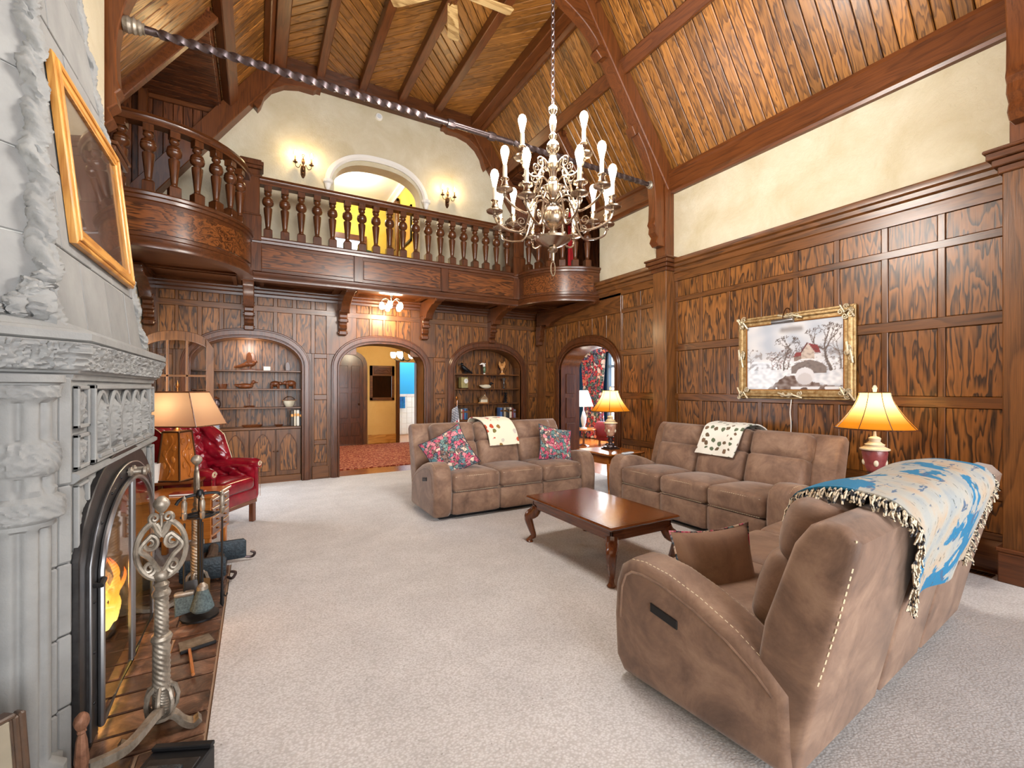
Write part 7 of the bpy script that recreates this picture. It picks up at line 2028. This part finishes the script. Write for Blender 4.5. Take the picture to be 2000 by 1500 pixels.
# the picture itself, painted as point colours on a fine grid (left of the view = far end of the wall = large u)
NU, NV = 150, 112
def lerp(a, b, t): return tuple(x+(y-x)*t for x, y in zip(a, b))
img = [[None]*NU for _ in range(NV)]
for j in range(NV):
    for i in range(NU):
        x, y = i/(NU-1), j/(NV-1)          # x from the left, y from the bottom
        n1 = nz(x*6, y*6, 1); n2 = nz(x*22, y*22, 2); n3 = nz(x*3, y*9, 5)
        sky = lerp((206, 204, 206), (170, 176, 188), max(0, min(1, .5+n1*.9)))
        snow = lerp((226, 226, 230), (176, 180, 190), max(0, min(1, .35+n2*.7+.4*n3)))
        c = sky if y > .44+.03*n1 else snow
        if .30 < y < .56 and n2+n1*.5 > .18-.5*(.1-abs(y-.44)): c = lerp(c, (110, 100, 98), .5)
        shore = .17+.10*sin(x*4.2+.6)+.03*n1
        if y < min(.22, shore)*max(0, min(1, (x-.22)/.22))-.02*n2-.01 and not (x > .8 and y > .12): c = lerp((86, 62, 52), (150, 140, 138), max(0, min(1, .4+n2*.9)))
        if y < .05 and n1 > 0: c = (214, 214, 218)
        img[j][i] = c
def dot(x, y, r, c, k=1.):
    for j in range(max(0, int((y-r)*NV)), min(NV, int((y+r)*NV)+2)):
        for i in range(max(0, int((x-r)*NU)), min(NU, int((x+r)*NU)+2)):
            if ((i/(NU-1)-x)*1.35)**2+(j/(NV-1)-y)**2 <= r*r: img[j][i] = lerp(img[j][i], c, k)
def branch(x, y, a, L, r, d, c, rnd):
    n = max(3, int(L/.008))
    for k in range(n):
        x += cos(a)*L/n/1.3; y += sin(a)*L/n; a += rnd.uniform(-.12, .12); dot(x, y, max(.0035, r*(1-.4*k/n)), c)
    if d > 0:
        for _ in range(3): branch(x, y, a+rnd.uniform(-.8, .8), L*.62, r*.6, d-1, c, rnd)
rnd = random.Random(5)
for x, y, L, r, d, c in ((.88, .28, .28, .022, 4, (92, 80, 76)), (.42, .29, .22, .012, 4, (84, 74, 70)), (.36, .30, .16, .009, 4, (110, 98, 94)), (.30, .30, .12, .007, 3, (120, 108, 104)), (.04, .32, .14, .008, 4, (140, 130, 126)), (.97, .30, .22, .012, 3, (110, 98, 94)), (.46, .30, .18, .008, 3, (96, 84, 80))):
    branch(x, y, pi/2+rnd.uniform(-.1, .1), L, r, d, c, rnd)
for _ in range(120): dot(.27+.22*rnd.random(), .33+.26*rnd.random(), .010, rnd.choice(((70, 58, 56), (120, 106, 104), (190, 186, 188), (96, 60, 56))), .6)
for _ in range(70): dot(.8+.2*rnd.random(), .28+.3*rnd.random(), .010, rnd.choice(((80, 70, 66), (170, 160, 160))), .5)
def polyfill(P, c):
    for j in range(NV):
        for i in range(NU):
            x, y = i/(NU-1), j/(NV-1); ins = False
            for (x0, y0), (x1, y1) in zip(P, P[1:]+P[:1]):
                if (y0 > y) != (y1 > y) and x < (x1-x0)*(y-y0)/(y1-y0)+x0: ins = not ins
            if ins: img[j][i] = lerp(c, (60, 50, 50), max(0, nz(x*30, y*30)*.5))
polyfill([(.60, .42), (.60, .55), (.665, .66), (.73, .55), (.73, .42)], (186, 170, 158))
polyfill([(.665, .67), (.76, .63), (.79, .52), (.735, .53)], (120, 40, 40))
polyfill([(.655, .68), (.59, .54), (.605, .54), (.668, .665)], (90, 40, 40))
polyfill([(.53, .42), (.53, .48), (.60, .51), (.60, .42)], (130, 110, 100)); polyfill([(.52, .48), (.545, .54), (.60, .55), (.60, .49)], (126, 48, 46))
polyfill([(.50, .34), (.58, .40), (.68, .43), (.78, .40), (.84, .33), (.84, .24), (.50, .24)], (116, 104, 100))
dot(.635, .20, .125, (208, 206, 210)); dot(.635, .145, .10, (176, 168, 168), .5)
polyfill([(.50, .37), (.60, .425), (.70, .43), (.80, .38), (.80, .395), (.70, .45), (.60, .445), (.50, .39)], (220, 220, 224))
m = MB(); m.grid(lambda a, b: FPW(A1-fw-(A1-A0-2*fw)*a, B0+fw+(B1-B0-2*fw)*b, .014), NU, NV)
obj('canvas', m, 'canvas', pw_, 0, cols=[rgb(*img[j][i]) for j in range(NV) for i in range(NU)])
m = MB(); m.box(-.006, .012, A0+.02, A1-.02, B0+.02, B1-.02); obj('backing', m, 'black', pw_, 0)
pl = thing('picture_light', 'brass picture light clipped to the top of the gilt frame', 'picture light', (RX-.03, 2.66, 2.185))
m = MB(); m.lathe([(.001, -.11), (.022, -.108), (.024, -.10), (.024, .10), (.022, .108), (.001, .11)], 16, (-.17, 0, -.10), m=Matrix.Rotation(pi/2, 4, 'X')); obj('tube', m, 'steel', pl)
m = MB(); m.tube(smoothpath([(-.02, 0, -.04), (-.04, 0, .03), (-.11, 0, .03), (-.16, 0, -.05), (-.17, 0, -.09)], 5), .006, 7); obj('bracket', m, 'darkbrass', pl)
m = MB(); m.tube(smoothpath([(-.005, 0, -.895), (-.01, .012, -1.035), (-.006, .005, -1.185), (-.01, .02, -1.585), (-.015, .01, -1.885)], 5), .005, 6)
obj('cord', m, 'white', pl)
